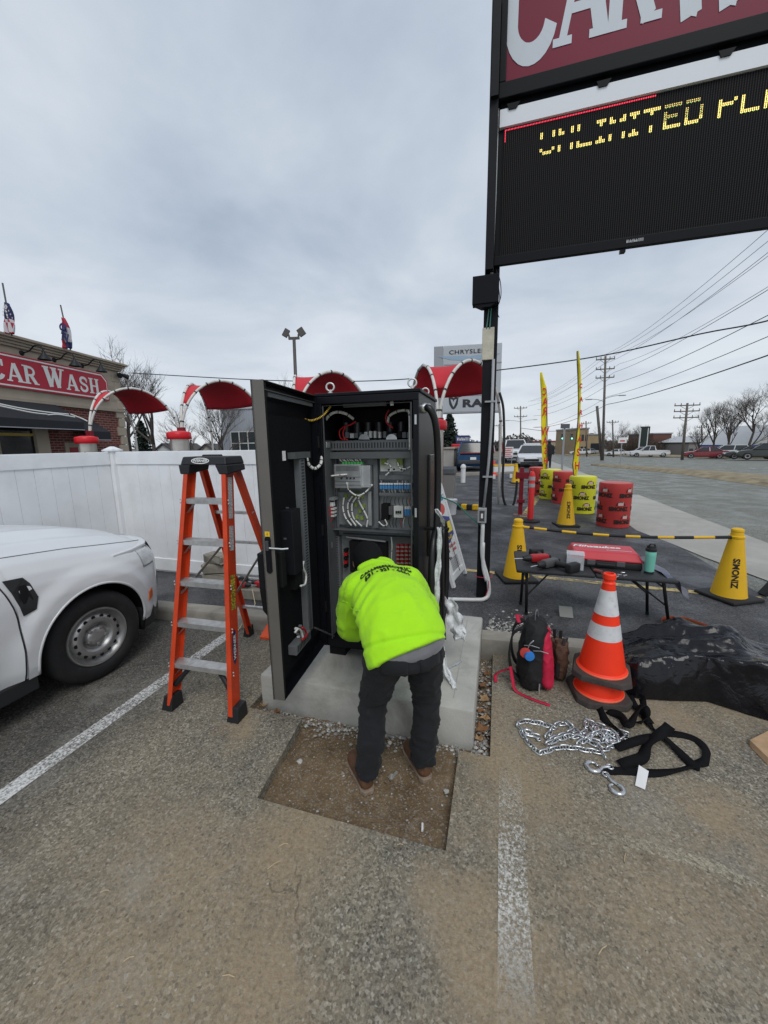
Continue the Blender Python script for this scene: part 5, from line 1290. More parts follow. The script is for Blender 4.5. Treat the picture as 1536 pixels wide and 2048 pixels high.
# timber and tools on the strip behind the ladder
o=MB().cbox((0,0,.06),(.50,.17,.12),bev=.012).build('concrete_block',blk); o.location=(-2.62,3.52,.12); o.rotation_euler=(0,0,.05); tag(o,'long concrete block on the strip behind the ladder, with cordless tools on it','concrete block')
M_TRED=mat('tool_red',(.40,.015,.02),.45); M_TBLK=mat('tool_black',(.014,.014,.015),.55)
def drill(name,base,rz,label,flip=1,z0=0.0,on_side=True):
 """cordless drill lying on its side: body, chuck, grip, battery"""
 t=thing(name,label,'power tool',base)
 q=Quaternion((0,0,1),rz)
 def T(x,y,z):v=q@Vector((x,y,z)); return(v.x+base[0],v.y+base[1],v.z+base[2])
 def TB(mb,c_,sz,bev):
  m2=MB(); m2.cbox(c_,sz,bev=bev); mb.add([T(*v)for v in m2.v],m2.f)
 mb=MB(); TB(mb,(0,0,.036),(.15,.062,.062),.02); mb.build('body',M_TRED,t,smooth=40)
 mb=MB(); mb.tube([T(.07,0,.036),T(.105,0,.036),T(.13,0,.036)],[.028,.026,.016],14); mb.build('chuck',M_TBLK,t,smooth=40)
 mb=MB(); mb.tube([T(.13,0,.036),T(.20,0,.036)],.004,8); mb.build('bit',M_SILV,t)
 mb=MB(); mb.tube(bez([T(-.03,-.03*flip,.034),T(-.045,-.08*flip,.032),T(-.055,-.13*flip,.032)],5),.022,10); mb.build('grip',M_TBLK,t,smooth=40)
 mb=MB(); TB(mb,(-.05,-.155*flip,.034),(.11,.055,.066),.012); mb.build('battery',M_TBLK,t,smooth=40)
 mb=MB(); TB(mb,(-.078,0,.036),(.02,.05,.05),.008); mb.build('rear_cap',M_TBLK,t)
 return t
drill('cordless_drill',(-2.72,3.47,.243),0.1,'red cordless drill on the block behind the ladder',-1)
drill('cordless_drill',(-2.50,3.53,.243),2.9,'red cordless driver on the block, nearer the black cabinet',1)
M_WOOD=mat('raw_timber',(.42,.28,.16),.8,var=.2,vscale=14)
o=MB().bar((-2.30,3.38,.14),(-2.02,3.62,.142),.03,.03).build('timber_offcut',M_WOOD); tag(o,'thin timber offcut on the strip behind the ladder','timber')
o=MB().tube([(-2.55,3.45,.24),(-2.42,3.30,.02+.13),(-2.40,2.96,.008)],.005,6).build('twine',mat('twine',(.50,.42,.28),.9)); tag(o,'pale twine trailing over the kerb behind the ladder','twine')
p=P(570,1275,0); o=MB().prism([(*P(520,1278)[:2],.002),(*P(560,1283)[:2],.002),(*P(575,1272)[:2],.002),(*P(536,1262)[:2],.06)],(0,0,.02)).build('orange_wedge',mat('wedge_orange',(.75,.09,.02),.5)); tag(o,'bright orange plastic wedge on the asphalt behind the door','wedge')
# ------------------------------------------------------------------ car wash building
class Plane:
 def __init__(s,o_,d,flip=1):s.o=Vector(o_); s.d=Vector(d).normalized(); s.n=Vector((s.d.y,-s.d.x,0))*flip
 def px(s,a,b,n=0.0):
  r=Vector(_ray(a,b)); o_=s.o+s.n*n; t=(o_-Vector(_C)).dot(s.n)/r.dot(s.n); q=Vector(_C)+r*t; return(q-o_).dot(s.d),q.z
 def pt(s,u,z,n=0.0):q=s.o+s.d*u+s.n*n; return(q.x,q.y,z)
 def box(s,mb,u0,u1,z0,z1,n0,n1):
  return mb.hexa([s.pt(u0,z0,n0),s.pt(u0,z0,n1),s.pt(u1,z0,n1),s.pt(u1,z0,n0),s.pt(u0,z1,n0),s.pt(u0,z1,n1),s.pt(u1,z1,n1),s.pt(u1,z1,n0)])
A0,B0=Vector(LD(-13.38,13.4)),Vector(LD(-12.76,19.4)); FP=Plane(A0,B0-A0)
SEND=(B0-A0).length; S0=-5.0
ZC=FP.px(262,736)[1]; ZB=FP.px(200,818)[1]
bld=thing('car_wash_building','brick and tan stucco car wash building with red sign board','building',tuple(FP.pt(SEND/2,.12,-4)))
M_STUC=mat('tan_stucco',(.40,.345,.27),.9,var=.06,vscale=2,bump=.2,bscale=40); M_STUC2=mat('cornice_tan',(.34,.29,.225),.85,var=.08,vscale=2)
t=NT('red_brick',.9,.2); bt=t.t.nodes.new('ShaderNodeTexBrick'); t.link(t.tc.outputs['Object'],bt.inputs['Vector'])
mp=t.t.nodes.new('ShaderNodeMapping'); mp.inputs['Rotation'].default_value=(R(90),0,0)
uvx=t.xyz(); cb=t.t.nodes.new('ShaderNodeCombineXYZ'); dt=t.math('ADD',t.math('MULTIPLY',uvx[0],FP.d.x),t.math('MULTIPLY',uvx[1],FP.d.y)); t.link(dt,cb.inputs[0]); t.link(uvx[2],cb.inputs[1]); t.link(cb.outputs[0],bt.inputs['Vector'])
bt.inputs['Scale'].default_value=1.0; bt.inputs['Brick Width'].default_value=.30; bt.inputs['Row Height'].default_value=.105; bt.inputs['Mortar Size'].default_value=.012
bt.inputs['Color1'].default_value=(.20,.055,.045,1); bt.inputs['Color2'].default_value=(.12,.035,.03,1); bt.inputs['Mortar'].default_value=(.26,.20,.17,1)
t.color(bt.outputs['Color']); M_BRICK=t.m
mb=MB(); FP.box(mb,S0,SEND,.1,ZB,-9,0); mb.build('brick_wall',M_BRICK,bld)
mb=MB(); FP.box(mb,S0,SEND+.02,ZB,ZC-.02,-9,.06); mb.build('stucco_band',M_STUC,bld)
hC=ZC-FP.px(255,749)[1]
for k,(f0,f1,n1)in enumerate(((0,.28,.34),(.28,.5,.26),(.5,.75,.18),(.75,1.0,.12))):
 mb=MB(); FP.box(mb,S0,SEND+n1-.02,ZC-hC*f1,ZC-hC*f0-.001,-9,n1+.06); mb.build('cornice',M_STUC2,bld,bevel=.02)
mb=MB(); FP.box(mb,S0,SEND+.05,ZB-.06,ZB+.06,-.05,.14); mb.build('string_course',M_STUC2,bld)
z=.3; k=0
while z<ZC-hC-.3:
 L=.42 if k%2 else .30; mb=MB(); FP.box(mb,SEND-L,SEND+.085,z,z+.40,-.25,.085); mb.build('quoin',M_STUC,bld,bevel=.015); z+=.42; k+=1
# red sign board with its white lettering
sgn=thing('wash_sign_board','red sign board lettered CAR WASH on the tan stucco band','sign',tuple(FP.pt(FP.px(110,770)[0],FP.px(110,770)[1],.08)))
a,b,c_,d=FP.px(200,746,.1),FP.px(216,758,.1),FP.px(217,803,.1),FP.px(0,773,.1); zt_=FP.px(120,730,.1)[1]; zb_=FP.px(120,789,.1)[1]
poly=[(S0+.5,zb_),(c_[0],zb_),(c_[0],zt_-.28),(c_[0]-.28,zt_),(S0+.5,zt_)]
M_SRED=mat('sign_red',(.42,.014,.035),.45,var=.06,vscale=1.5); M_SWH=mat('sign_white',(.72,.72,.70),.55)
MB().prism([FP.pt(u,z,.07)for u,z in poly],tuple(FP.n*.10)).build('board',M_SRED,sgn)
mb=MB(); inner=[(poly[0][0]+.08,zb_+.08),(c_[0]-.08,zb_+.08),(c_[0]-.08,zt_-.31),(c_[0]-.31,zt_-.08),(poly[0][0]+.08,zt_-.08)]
for(p,q)in zip(poly,poly[1:]):pass
for p,q in zip(inner,inner[1:]+inner[:1]):mb=MB(); mb.bar(FP.pt(*p,.175),FP.pt(*q,.175),.012,.05); mb.build('border',M_SWH,sgn)
mb=MB(); hA=(zt_-zb_); uA=FP.px(15,758,.17)[0]; uH=FP.px(204,788,.17)[0]
Mw=slab_text(MB(),'CAR WASH',1.0,(0,0,0),(1,0,0),(0,1,0),caps=[1.18,1,1,1,1.18,1,1,1]); hh=(uH-uA)/(Mw-1.18*.82)*.98
slab_text(mb,'CAR WASH',hh,FP.pt(uA-hh*1.18*.82,zb_+(zt_-zb_-hh*1.1)*.5,.175),FP.d,zv,.006,caps=[1.18,1,1,1,1.18,1,1,1]); stuff(mb.build('lettering',M_SWH,sgn))
# gooseneck lamps
M_LAMP=mat('lamp_iron',(.018,.02,.022),.5,.4)
for k,(px,py)in enumerate([(43,706),(108,720),(164,732)]):
 u,z=FP.px(px,py,.06); lm=thing('gooseneck_lamp','black gooseneck lamp above the red board, over '+('the letters CAR','the big letter W','the letters SH')[k],'lamp',FP.pt(u,z,.06),'gooseneck lamps over the sign board')
 MB().lathe([(.09,0),(.09,.03),(.05,.06)],FP.pt(u,z,.055),12,axis=FP.n).build('wall_rose',M_LAMP,lm)
 MB().tube(bez([FP.pt(u,z,.1),FP.pt(u+.02,z+.06,.35),FP.pt(u+.04,z+.25,.6),FP.pt(u+.05,z+.2,.85),FP.pt(u+.05,z,.9)],6),.025,8).build('arm',M_LAMP,lm,smooth=True)
 MB().lathe([(.05,.16),(.06,.1),(.11,.02),(.20,-.10),(.215,-.13)],FP.pt(u+.05,z-.13,.9),16,cap=False).build('shade',M_LAMP,lm,smooth=40)
u,z=FP.px(236,750,.06); sl_=thing('flood_light','black twin flood light under the cornice at the building corner','lamp',FP.pt(u,z,.06))
MB().lathe([(.10,0),(.10,.05)],FP.pt(u,z,.055),12,axis=FP.n).build('base',M_LAMP,sl_)
for s_ in(-1,1):MB().lathe([(.05,-.1),(.09,.0),(.12,.22),(.10,.22)],FP.pt(u+.12*s_,z,.25),12,axis=FP.n*.6+FP.d*.7*s_-zv*.4).build('head',M_LAMP,sl_)
# awnings
M_AWN=mat('black_awning',(.016,.018,.022),.75,bump=.1,bscale=30)
def awning(u0,u1,zt_,zb_,out_,slope_end,val=.16,label='',logo=False):
 t=thing('awning',label,'awning',FP.pt((u0+u1)/2,zb_,0)); mb=MB()
 mb.add([FP.pt(u0,zt_,.02),FP.pt(u1,zt_,.02),FP.pt(u1+slope_end,zb_,out_),FP.pt(u0,zb_,out_),FP.pt(u1+slope_end,zb_-val,out_),FP.pt(u0,zb_-val,out_),FP.pt(u1+slope_end,zb_,.02),FP.pt(u1+slope_end,zb_-val,.02)],[(0,1,2,3),(3,2,4,5),(1,6,2),(2,6,7,4)])
 mb.build('cover',M_AWN,t,solid=.01); mb=MB(); mb.bar(FP.pt(u0,zb_-val,out_),FP.pt(u1+slope_end,zb_-val,out_),.03,.03); mb.build('front_bar',mat('awning_bar',(.35,.36,.38),.5),t)
 return t
ua=FP.px(0,796)[0]; ub=FP.px(104,806)[0]; zt1=FP.px(60,801)[1]; zlow=FP.px(130,848,1.0)[1]
aw=awning(S0+.3,ub,zt1,zlow+.1,1.1,.15,.30,'large black awning with a white car outline over the shop front')
mb=MB()  # sweeping car outline printed on the slope
def on_slope(u,f):return Vector(FP.pt(u,zt1+(zlow+.1-zt1)*f,.02+1.08*f))+(FP.n*(zt1-zlow)+zv*1.08).normalized()*.02
for crv in([(-1.6,.15),(-.5,.25),(.6,.5),(1.5,.6),(2.4,.62)],[(-1.6,.32),(-.3,.42),(.8,.68),(1.4,.72)],[(1.4,.74),(1.9,.68),(2.5,.76)],[(2.5,.6),(2.75,.8),(2.85,.95)]):
 pts=bez([on_slope(*q)for q in crv],6); mb.tube(pts,.025,5)
stuff(mb.build('car_outline',M_SWH,aw))
u2,u3=FP.px(128,840)[0],FP.px(180,845)[0]; z2=FP.px(160,838)[1]; z3=FP.px(160,862,.8)[1]
awning(u2,u3,z2,z3,.9,0,.35,'small black awning over the side door of the wash')
# shop front: opening with panes, columns
zsf=ZB-.75; mb=MB(); FP.box(mb,S0+.3,FP.px(66,870)[0],.3,zlow-.15,-.02,.03); mb.build('shop_window',mat('shop_glass',(.015,.016,.017),.08,spec=.7),bld)
for i in range(5):
 uu=S0+.5+i*1.55; mb=MB(); FP.box(mb,uu,uu+.07,.3,zlow-.15,.03,.06); mb.build('mullion',mat('mullion',(.30,.25,.15),.6),bld)
mb=MB(); FP.box(mb,S0+.3,FP.px(66,870)[0],zlow-.45,zlow-.35,.031,.065); mb.build('transom',mat('transom_yellow',(.50,.38,.08),.6),bld)
uc0,uc1=FP.px(66,880)[0],FP.px(92,880)[0]; mb=MB(); FP.box(mb,uc0,uc1,.1,zlow-.02,-.1,.16); mb.build('column',M_STUC,bld,bevel=.02)
ud0,ud1=FP.px(128,890)[0],FP.px(160,890)[0]; mb=MB(); FP.box(mb,ud0,ud1,.1,FP.px(140,885)[1],-.05,.05); mb.build('door_frame',M_STUC2,bld); mb=MB(); FP.box(mb,ud0+.18,ud1-.18,.1,FP.px(140,885)[1]-.2,.051,.07); mb.build('door',mat('door_red',(.28,.03,.04),.5),bld)
mb=MB(); u,z=FP.px(225,790)[0],FP.px(225,790)[1]; FP.box(mb,u-.2,u+.6,z-.3,z+.4,.061,.07); mb.build('stucco_patch',M_STUC2,bld)
# flags on the roof edge
M_POLE=mat('flag_pole',(.12,.12,.12),.5,.4)
def roof_flag(p0,p1,fl_pts,w_,kind,label):
 t=thing('roof_flag',label,'flag',tuple(p0)); MB().tube([p0,p1],.025,8).build('pole',M_POLE,t)
 n,m_=20,9; top,bot=Vector(fl_pts[0]),Vector(fl_pts[1]); lat=Vector(_r0); cols_={'r':0,'w':1,'b':2}
 pts=[]; mb=MB()
 for i in range(n):
  f=i/(n-1); c0=top.lerp(bot,f); ww=w_*(.25+.75*math.sin(min(1,f*1.3)*math.pi/2))
  for k in range(m_):u=k/(m_-1)-.35; pts.append(c0+lat*u*ww+Vector(_f0)*.09*math.sin(k*1.6+f*4))
 mb.v=[tuple(p)for p in pts]
 for i in range(n-1):
  for k in range(m_-1):
   f=i/n
   if kind=='stars':c_=2 if(f<.5 and k>1)else((k+i//6)%2)
   else:c_=(0 if f<.3 else(1 if f<.72 else 2))if k>1 else(1 if f<.5 else 0)
   mb.f.append((i*m_+k,i*m_+k+1,(i+1)*m_+k+1,(i+1)*m_+k)); mb.mi.append(c_)
 fo=mb.build('flag_cloth',[mat('flag_red',(.40,.03,.05),.8),mat('flag_white',(.62,.60,.62),.8),mat('flag_navy',(.03,.035,.11),.8)],t,smooth=True,solid=.006)
 mb=MB()
 if kind=='stars':
  for i in range(2,10,1):
   for k in range(2,8):
    if(i+k)%2:continue
    p=pts[i*m_+k]-Vector(_f0)*.03; s5=[p+lat*(.045 if q%2==0 else .018)*math.sin(q*math.pi/5)+zv*(.045 if q%2==0 else .018)*math.cos(q*math.pi/5)for q in range(10)]; mb.add(s5,[tuple(range(10))])
  stuff(mb.build('stars',mat('flag_white',(.62,.60,.62),.8),t))
 else:
  for q,ch in enumerate('OPEN'):
   c0=top.lerp(bot,.34+q*.11)-Vector(_f0)*.12+lat*w_*(.12+.04*q); text_on(mb,ch,.42,c0,lat*.8+zv*-.3,zv*.9+lat*.3,.0,bold=.02)
  stuff(mb.build('lettering',mat('flag_navy',(.03,.035,.11),.8),t))
roof_flag(Vector(PD(24,672,14)),Vector(PD(5,566,14)),(PD(13,606,13.9),PD(17,668,13.9)),.30,'stars','furled stars and stripes flag on the wash roof')
roof_flag(Vector(PD(141,700,16.4)),Vector(PD(121,610,16.4)),(PD(126,636,16.3),PD(133,697,16.3)),.36,'open','red white and blue OPEN flag on the wash roof')
# ------------------------------------------------------------------ vacuum bays: fanned hoops with red fabric
M_HOOP=mat('hoop_white',(.62,.60,.56),.4,var=.12,vscale=6); M_HOOPD=mat('hoop_dark',(.05,.05,.05),.5)
M_RFAB=mat('canopy_red',(.52,.018,.03),.65,var=.08,vscale=2); M_MAST=mat('mast_red',(.20,.006,.016),.5)
M_CAN=mat('vacuum_steel',(.50,.48,.44),.35,.7,var=.2,vscale=3); M_CRED=mat('dome_red',(.62,.01,.02),.35)
ATOP=3.72
labs=['red canopy vacuum bay beside the brick car wash building','red canopy vacuum bay in front of the corrugated shed','red canopy vacuum bay beside the twin-head lamp post','red canopy vacuum bay before the grey dealer sign']
for k in range(4):
 bl,bd=1.32-3.67*(3-k),9.3+1.233*(3-k)
 sc=.94; b0=Vector(LD(bl*sc,bd*sc,.12)); oR=Vector(LD(2.04*sc,1.87*sc)); oL=Vector(LD(-.48*sc,3.15*sc))
 t=thing('vacuum_canopy',labs[k],'canopy',tuple(b0)); hoops=[]
 for of,m_ in((oL,M_HOOP),(oR,M_HOOP)):
  pts=[]; L=of.length
  for i in range(33):
   a=math.pi*(1-i/32); u=.5+.5*math.cos(a); rr=L/2
   z=.12+1.9+(ATOP-2.02)*math.sin(a)
   pts.append(b0+of*u+zv*(z-.12))
  pts=[b0+zv*0]+[b0+zv*1.0]+pts+[b0+of+zv*1.0,b0+of]
  MB().tube(pts,.036,10).build('hoop',m_,t,smooth=True); hoops.append(pts[2:-2])
  for i in range(2,len(pts)-2,3):
   d=(pts[i+1]-pts[i]).normalized()*.02; MB().tube([pts[i]-d,pts[i]+d],.043,8).build('clamp',M_HOOPD,t)
 hl,hr=hoops; mb=MB(); pts=[]; n=0
 for i in range(7,26):
  n+=1
  for j in range(9):f=j/8; p=hl[i].lerp(hr[i],f); pts.append(p-zv*(.05*math.sin(f*math.pi)+.03))
 mb.grid(pts,9,n); mb.build('fabric',M_RFAB,t,smooth=True,solid=.006)
 mb=MB(); mb.box(b0.x-.11,b0.x+.11,b0.y-.05,b0.y+.05,.12,2.35); mb.build('mast',M_MAST,t,bevel=.01)
for k,(px,py,D,lab)in enumerate([(172,872,11.2,'steel vacuum drum with red dome lid beside the fence post cap'),(357,862,10.2,'steel vacuum drum with red dome lid behind the ladder'),(864,838,7.6,'steel vacuum drum with red dome lid right behind the cabinet')]):
 p=PD(px,py,D); t=thing('vacuum_drum',lab,'vacuum',(p[0],p[1],.12),'vacuum drums'); zt_=p[2]
 MB().lathe([(.22,.0),(.22,zt_-.12-.2)],(p[0],p[1],.12),24).build('drum',M_CAN,t,smooth=40)
 MB().lathe([(.275,-.21),(.29,-.19),(.29,-.06),(.265,-.03),(.15,.0),(0,.005)],(p[0],p[1],zt_),24).build('dome_lid',M_CRED,t,smooth=40)
 MB().lathe([(.28,0),(.28,.10)],(p[0],p[1],.12),24).build('base_ring',M_HOOPD,t)
 for q in range(5):MB().cbox((p[0]+.15,p[1]-.205,.7+.25*q),(.05,.02,.03)).build('clip',M_HOOPD,t)
# ------------------------------------------------------------------ bare trees, conifers, shed, houses, lamp post, service wire
M_BARK=mat('bare_bark',(.085,.072,.064),.95,var=.3,vscale=6); M_TWIG=mat('twig_bark',(.12,.105,.095),.95)
def bare_tree(base,H_,label,seed,spread=1.0,depth=5,group=None,lean=0.0,m1=None,m2=None,thick=.62,name='bare_tree'):
 rnd=random.Random(seed); t=thing(name,label,'tree',tuple(base),group); tk,cr=MB(),MB()
 def grow(p,d,L,r,lv):
  n=4; pts=[p]; dd=d.copy()
  for i in range(n):dd=(dd+Vector((rnd.uniform(-.16,.16),rnd.uniform(-.16,.16),rnd.uniform(-.02,.10)))).normalized(); pts.append(pts[-1]+dd*L/n)
  (tk if lv<2 else cr).tube(pts,[r*(1-.45*i/n)for i in range(n+1)],6 if lv<2 else 3,cap=False)
  if lv>=depth:return
  kids=(3 if lv else 4)+(rnd.random()<.5)
  for i in range(kids):
   f=rnd.uniform(.45,1.0)if lv else rnd.uniform(.35,1.0); q=pts[int(f*n)]
   ax=Vector((rnd.gauss(0,1),rnd.gauss(0,1),rnd.gauss(0,.3))).normalized(); nd=(dd+ax*rnd.uniform(.5,.95)*spread+zv*.18).normalized()
   grow(q,nd,L*rnd.uniform(.58,.78),r*rnd.uniform(.42,.6),lv+1)
 grow(Vector(base),Vector((lean,0,1)).normalized(),H_*.36,.022*H_*thick,0)
 tk.build('trunk',m1 or M_BARK,t,smooth=True); cr.build('crown',m2 or M_TWIG,t,smooth=True); return t
bare_tree(LD(-15.2,26,.1),10.5,'bare twiggy tree rising behind the corner of the wash building',3)
bare_tree(LD(-11.6,23,.1),6.0,'small bare tree seen through the hoops of the vacuum bay by the brick wall',5)
bare_tree(LD(-10.3,24.5,.1),6.4,'bare forked tree beside the corrugated grey shed',8,.9)
bare_tree(LD(-12.2,30,.1),7.5,'thin bare tree behind the dark evergreen',9)
bare_tree(LD(-6.4,32,.1),9.5,'bare treetop showing beside the lamp post',11)
bare_tree(LD(-22,34,.1),14.2,'tall bare tree behind the roof of the wash building',14)
def conifer(base,H_,W_,label,seed,m_=None):
 rnd=random.Random(seed); t=thing('evergreen_tree',label,'tree',tuple(base)); b0=Vector(base)
 MB().tube([b0,b0+zv*H_*.98],[.018*H_,.003*H_],7).build('trunk',M_BARK,t); mb=MB()
 for i in range(int(420)):
  f=rnd.random()**.8; z=H_*(.10+.90*f); r=W_*(1-f)**.85*rnd.uniform(.45,1.05)+.05; a=rnd.uniform(0,6.283)
  tip=b0+Vector((r*math.cos(a),r*math.sin(a),z-r*.25)); root=b0+Vector((0,0,z+r*.05)); d=(tip-root)
  for q in range(7):
   g=.25+.75*q/6; c0=root+d*g+Vector((rnd.uniform(-.1,.1),rnd.uniform(-.1,.1),rnd.uniform(-.1,.1)))*r*.5; s_=.10*W_*rnd.uniform(.6,1.3)
   u=Vector((rnd.uniform(-1,1),rnd.uniform(-1,1),rnd.uniform(-.4,.4))).normalized()*s_; v=Vector((rnd.uniform(-1,1),rnd.uniform(-1,1),rnd.uniform(-1,.1))).normalized()*s_
   mb.add([c0-u,c0+u,c0+v*1.4],[(0,1,2)])
 mb.build('crown',m_ or M_EVG,t); return t
M_EVG=mat('evergreen',(.022,.038,.026),.9,var=.4,vscale=3)
conifer(LD(-24.2,39.5,.1),4.4,1.5,'dark spruce framed by the hoops of the vacuum bay by the brick wall',21)
# corrugated shed
shp=PD(440,820,26.5); sx0,sz1=shp[0],shp[2]; SH=Plane(Vector((shp[0],shp[1],0)),Vector(_r0)*.97+Vector(_f0)*-.25)
shed=thing('corrugated_shed','pale grey corrugated metal shed with a wide multi-pane window','building',SH.pt(3,.12,-3))
M_SHED=mat('shed_metal',(.44,.47,.51),.5,.2,var=.05,vscale=1)
mb=MB(); SH.box(mb,0,7,.1,sz1,-7,0); mb.build('wall',M_SHED,shed)
for i in range(38):mb=MB(); SH.box(mb,.06+i*.185,.12+i*.185,.1,sz1-.02,.001,.035); mb.build('rib',M_SHED,shed)
mb=MB(); SH.box(mb,-.05,7.05,sz1,sz1+.12,-7,.08); mb.build('fascia',mat('shed_fascia',(.50,.51,.52),.5),shed)
u0,z1=SH.px(462,864); u1,z0=SH.px(512,900); wn=MB(); SH.box(wn,u0,u1+1.4,z0-.3,z1,.036,.05); wn=wn.build('window',mat('shed_glass',(.05,.065,.07),.1,spec=.7),shed)
nb=5
for i in range(nb+1):mb=MB(); uu=u0+(u1+1.4-u0)*i/nb; SH.box(mb,uu-.03,uu+.03,z0-.3,z1,.051,.075); mb.build('frame',M_SWH,wn)
for z in(z1,(z0+z1)/2-.15,z0-.3):mb=MB(); SH.box(mb,u0,u1+1.4,z-.03,z+.03,.052,.073); mb.build('frame',M_SWH,wn)
# small houses beyond
for k,(px,py,D,w_,m_,lab)in enumerate([(326,889,46,5.5,mat('house_white',(.50,.50,.49),.8),'white gabled house far behind the first vacuum bay'),(412,890,44,4.5,mat('house_cream',(.42,.40,.34),.8),'cream gabled house far behind the ladder side vacuum bay')]):
 p=PD(px,py,D); h0=thing('gabled_house',lab,'house',(p[0],p[1],.05)); HPn=Plane(Vector((p[0],p[1],0)),_r0); ez=p[2]-w_*.36
 MB().prism([HPn.pt(-w_/2,.05),HPn.pt(w_/2,.05),HPn.pt(w_/2,ez),HPn.pt(0,p[2]),HPn.pt(-w_/2,ez)],tuple(-HPn.n*8)).build('wall',m_,h0)
 for s_ in(-1,1):
  mb=MB(); a,b=Vector(HPn.pt(0,p[2]+.12,.25)),Vector(HPn.pt(s_*(w_/2+.35),ez-.18,.25)); mb.add([a,b,b-HPn.n*8.5,a-HPn.n*8.5],[(0,1,2,3)]); mb.build('roof',mat('roof_shingle',(.075,.07,.068),.9),h0,solid=.12)
 mb=MB(); HPn.box(mb,-.4,.4,ez-.2,ez+.7,.001,.03); mb.build('window',mat('house_pane',(.03,.035,.04),.15),h0)
# twin-head lamp post
p=PD(590,780,21.5); D_=21.5; top=PD(588,676,D_); lp=thing('lamp_post','grey lamp post with twin angled flood heads behind the canopies','lamp post',(p[0],p[1],.12))
M_LP=mat('lamp_post_grey',(.085,.08,.075),.55,.3)
MB().tube([(p[0],p[1],.12),(top[0],top[1],top[2])],[.11,.085],8).build('pole',M_LP,lp,smooth=True)
MB().bar(tuple(PD(577,677,D_)),tuple(PD(599,676,D_)),.1,.12).build('crossarm',M_LP,lp)
for(a,b,c_)in(((579,675),(577,669),(567,663)),((597,674),(597,668),(608,660))):
 MB().tube([tuple(PD(*a,D_)),tuple(PD(*b,D_))],.05,6).build('bracket',M_LP,lp)
 u,v=Vector(PD(*b,D_)),Vector(PD(*c_,D_)); MB().bar(u,v,.42,.10,Vector(_f0)).build('head',M_LP,lp,bevel=.03)
# service wire from the building across the view
q=[PD(262,746,19),PD(400,754,18.5),PD(520,760,18),PD(660,763,17.2),PD(800,759,16.2),PD(990,741,14.5),PD(1200,712,13),PD(1400,668,11.5),PD(1560,635,10.3),PD(1900,520,8)]
M_WIRE=mat('wire_black',(.03,.03,.032),.6)
tag(MB().tube(bez([tuple(v)for v in q],6),.02,5).build('service_wire',M_WIRE,smooth=True),'dark service wire running from the wash building across the street','wire')
# ------------------------------------------------------------------ pylon sign on black posts
YS=4.10
M_POST=mat('sign_post_black',(.007,.008,.010),.5,spec=.2,var=.2,vscale=5); M_SBOX=mat('sign_box_black',(.006,.007,.009),.5,spec=.15)
pyl=thing('pylon_sign','tall black pylon sign with maroon CAR WASH panel above an LED message board','sign',(-.11,4.2,.12))
for x in(-.18,3.30):
 mb=MB(); mb.box(x,x+.135,4.135,4.27,.10,7.3); mb.build('post',M_POST,pyl,bevel=.004)
mb=MB(); mb.box(-.172,-.101,4.02,4.134,3.38,5.42); mb.build('side_flange',M_POST,pyl)
mb=MB(); mb.box(-.165,-.101,3.98,4.018,4.72,5.44); mb.build('side_flange',M_POST,pyl)
mb=MB(); mb.box(-.10,3.5,YS,4.26,4.76,7.25); mb.build('upper_cabinet',M_SBOX,pyl,bevel=.01)
M_MAR=mat('panel_maroon',(.16,.010,.030),.45,var=.06,vscale=1.2,spec=.25)
mb=MB(); mb.box(-.045,3.45,YS-.012,YS-.001,4.86,7.2); mb.build('sign_face',M_MAR,pyl)
mb=MB(); mb.box(-.10,3.5,YS-.05,YS-.013,4.735,4.855); mb.build('retainer',M_SBOX,pyl,bevel=.006)
mb=MB(); mb.box(-.10,-.046,YS-.05,YS-.013,4.856,7.25); mb.build('retainer',M_SBOX,pyl,bevel=.006)
M_LETT=mat('letter_pale',(.50,.54,.58),.5,bump=.05,bscale=200)
mb=MB(); ux=Vector((.60,0,0)); hA=.80
for ch,x,z,h in(('C',-.075,4.965,.98),('A',.335,5.025,hA),('R',.70,5.025,hA),('W',1.09,4.965,.98),('A',1.80,5.025,hA),('S',2.2,5.025,hA),('H',2.55,5.025,hA)):
 kx=1.0 if ch !='C' else .98; slab_text(mb,ch,h,(x,YS-.0125,z),(.60*kx,0,0),(0,0,1),.004)
stuff(mb.build('lettering',M_LETT,pyl))
# white trim strip with notched brackets
mb=MB(); mb.box(-.085,3.5,YS-.03,YS+.1,4.53,4.665); mb.build('trim_strip',mat('trim_white',(.66,.69,.72),.5),pyl)
for x in(.02,.72,1.55,2.4):mb=MB(); mb.prism([(x-.05,YS-.04,4.69),(x+.06,YS-.04,4.69),(x+.03,YS-.04,4.645),(x-.03,YS-.04,4.645)],(0,.04,0)); mb.build('bracket',M_SBOX,pyl)
mb=MB(); mb.box(-.08,3.5,YS+.02,4.2,4.666,4.759); mb.build('gap_filler',M_SBOX,pyl)
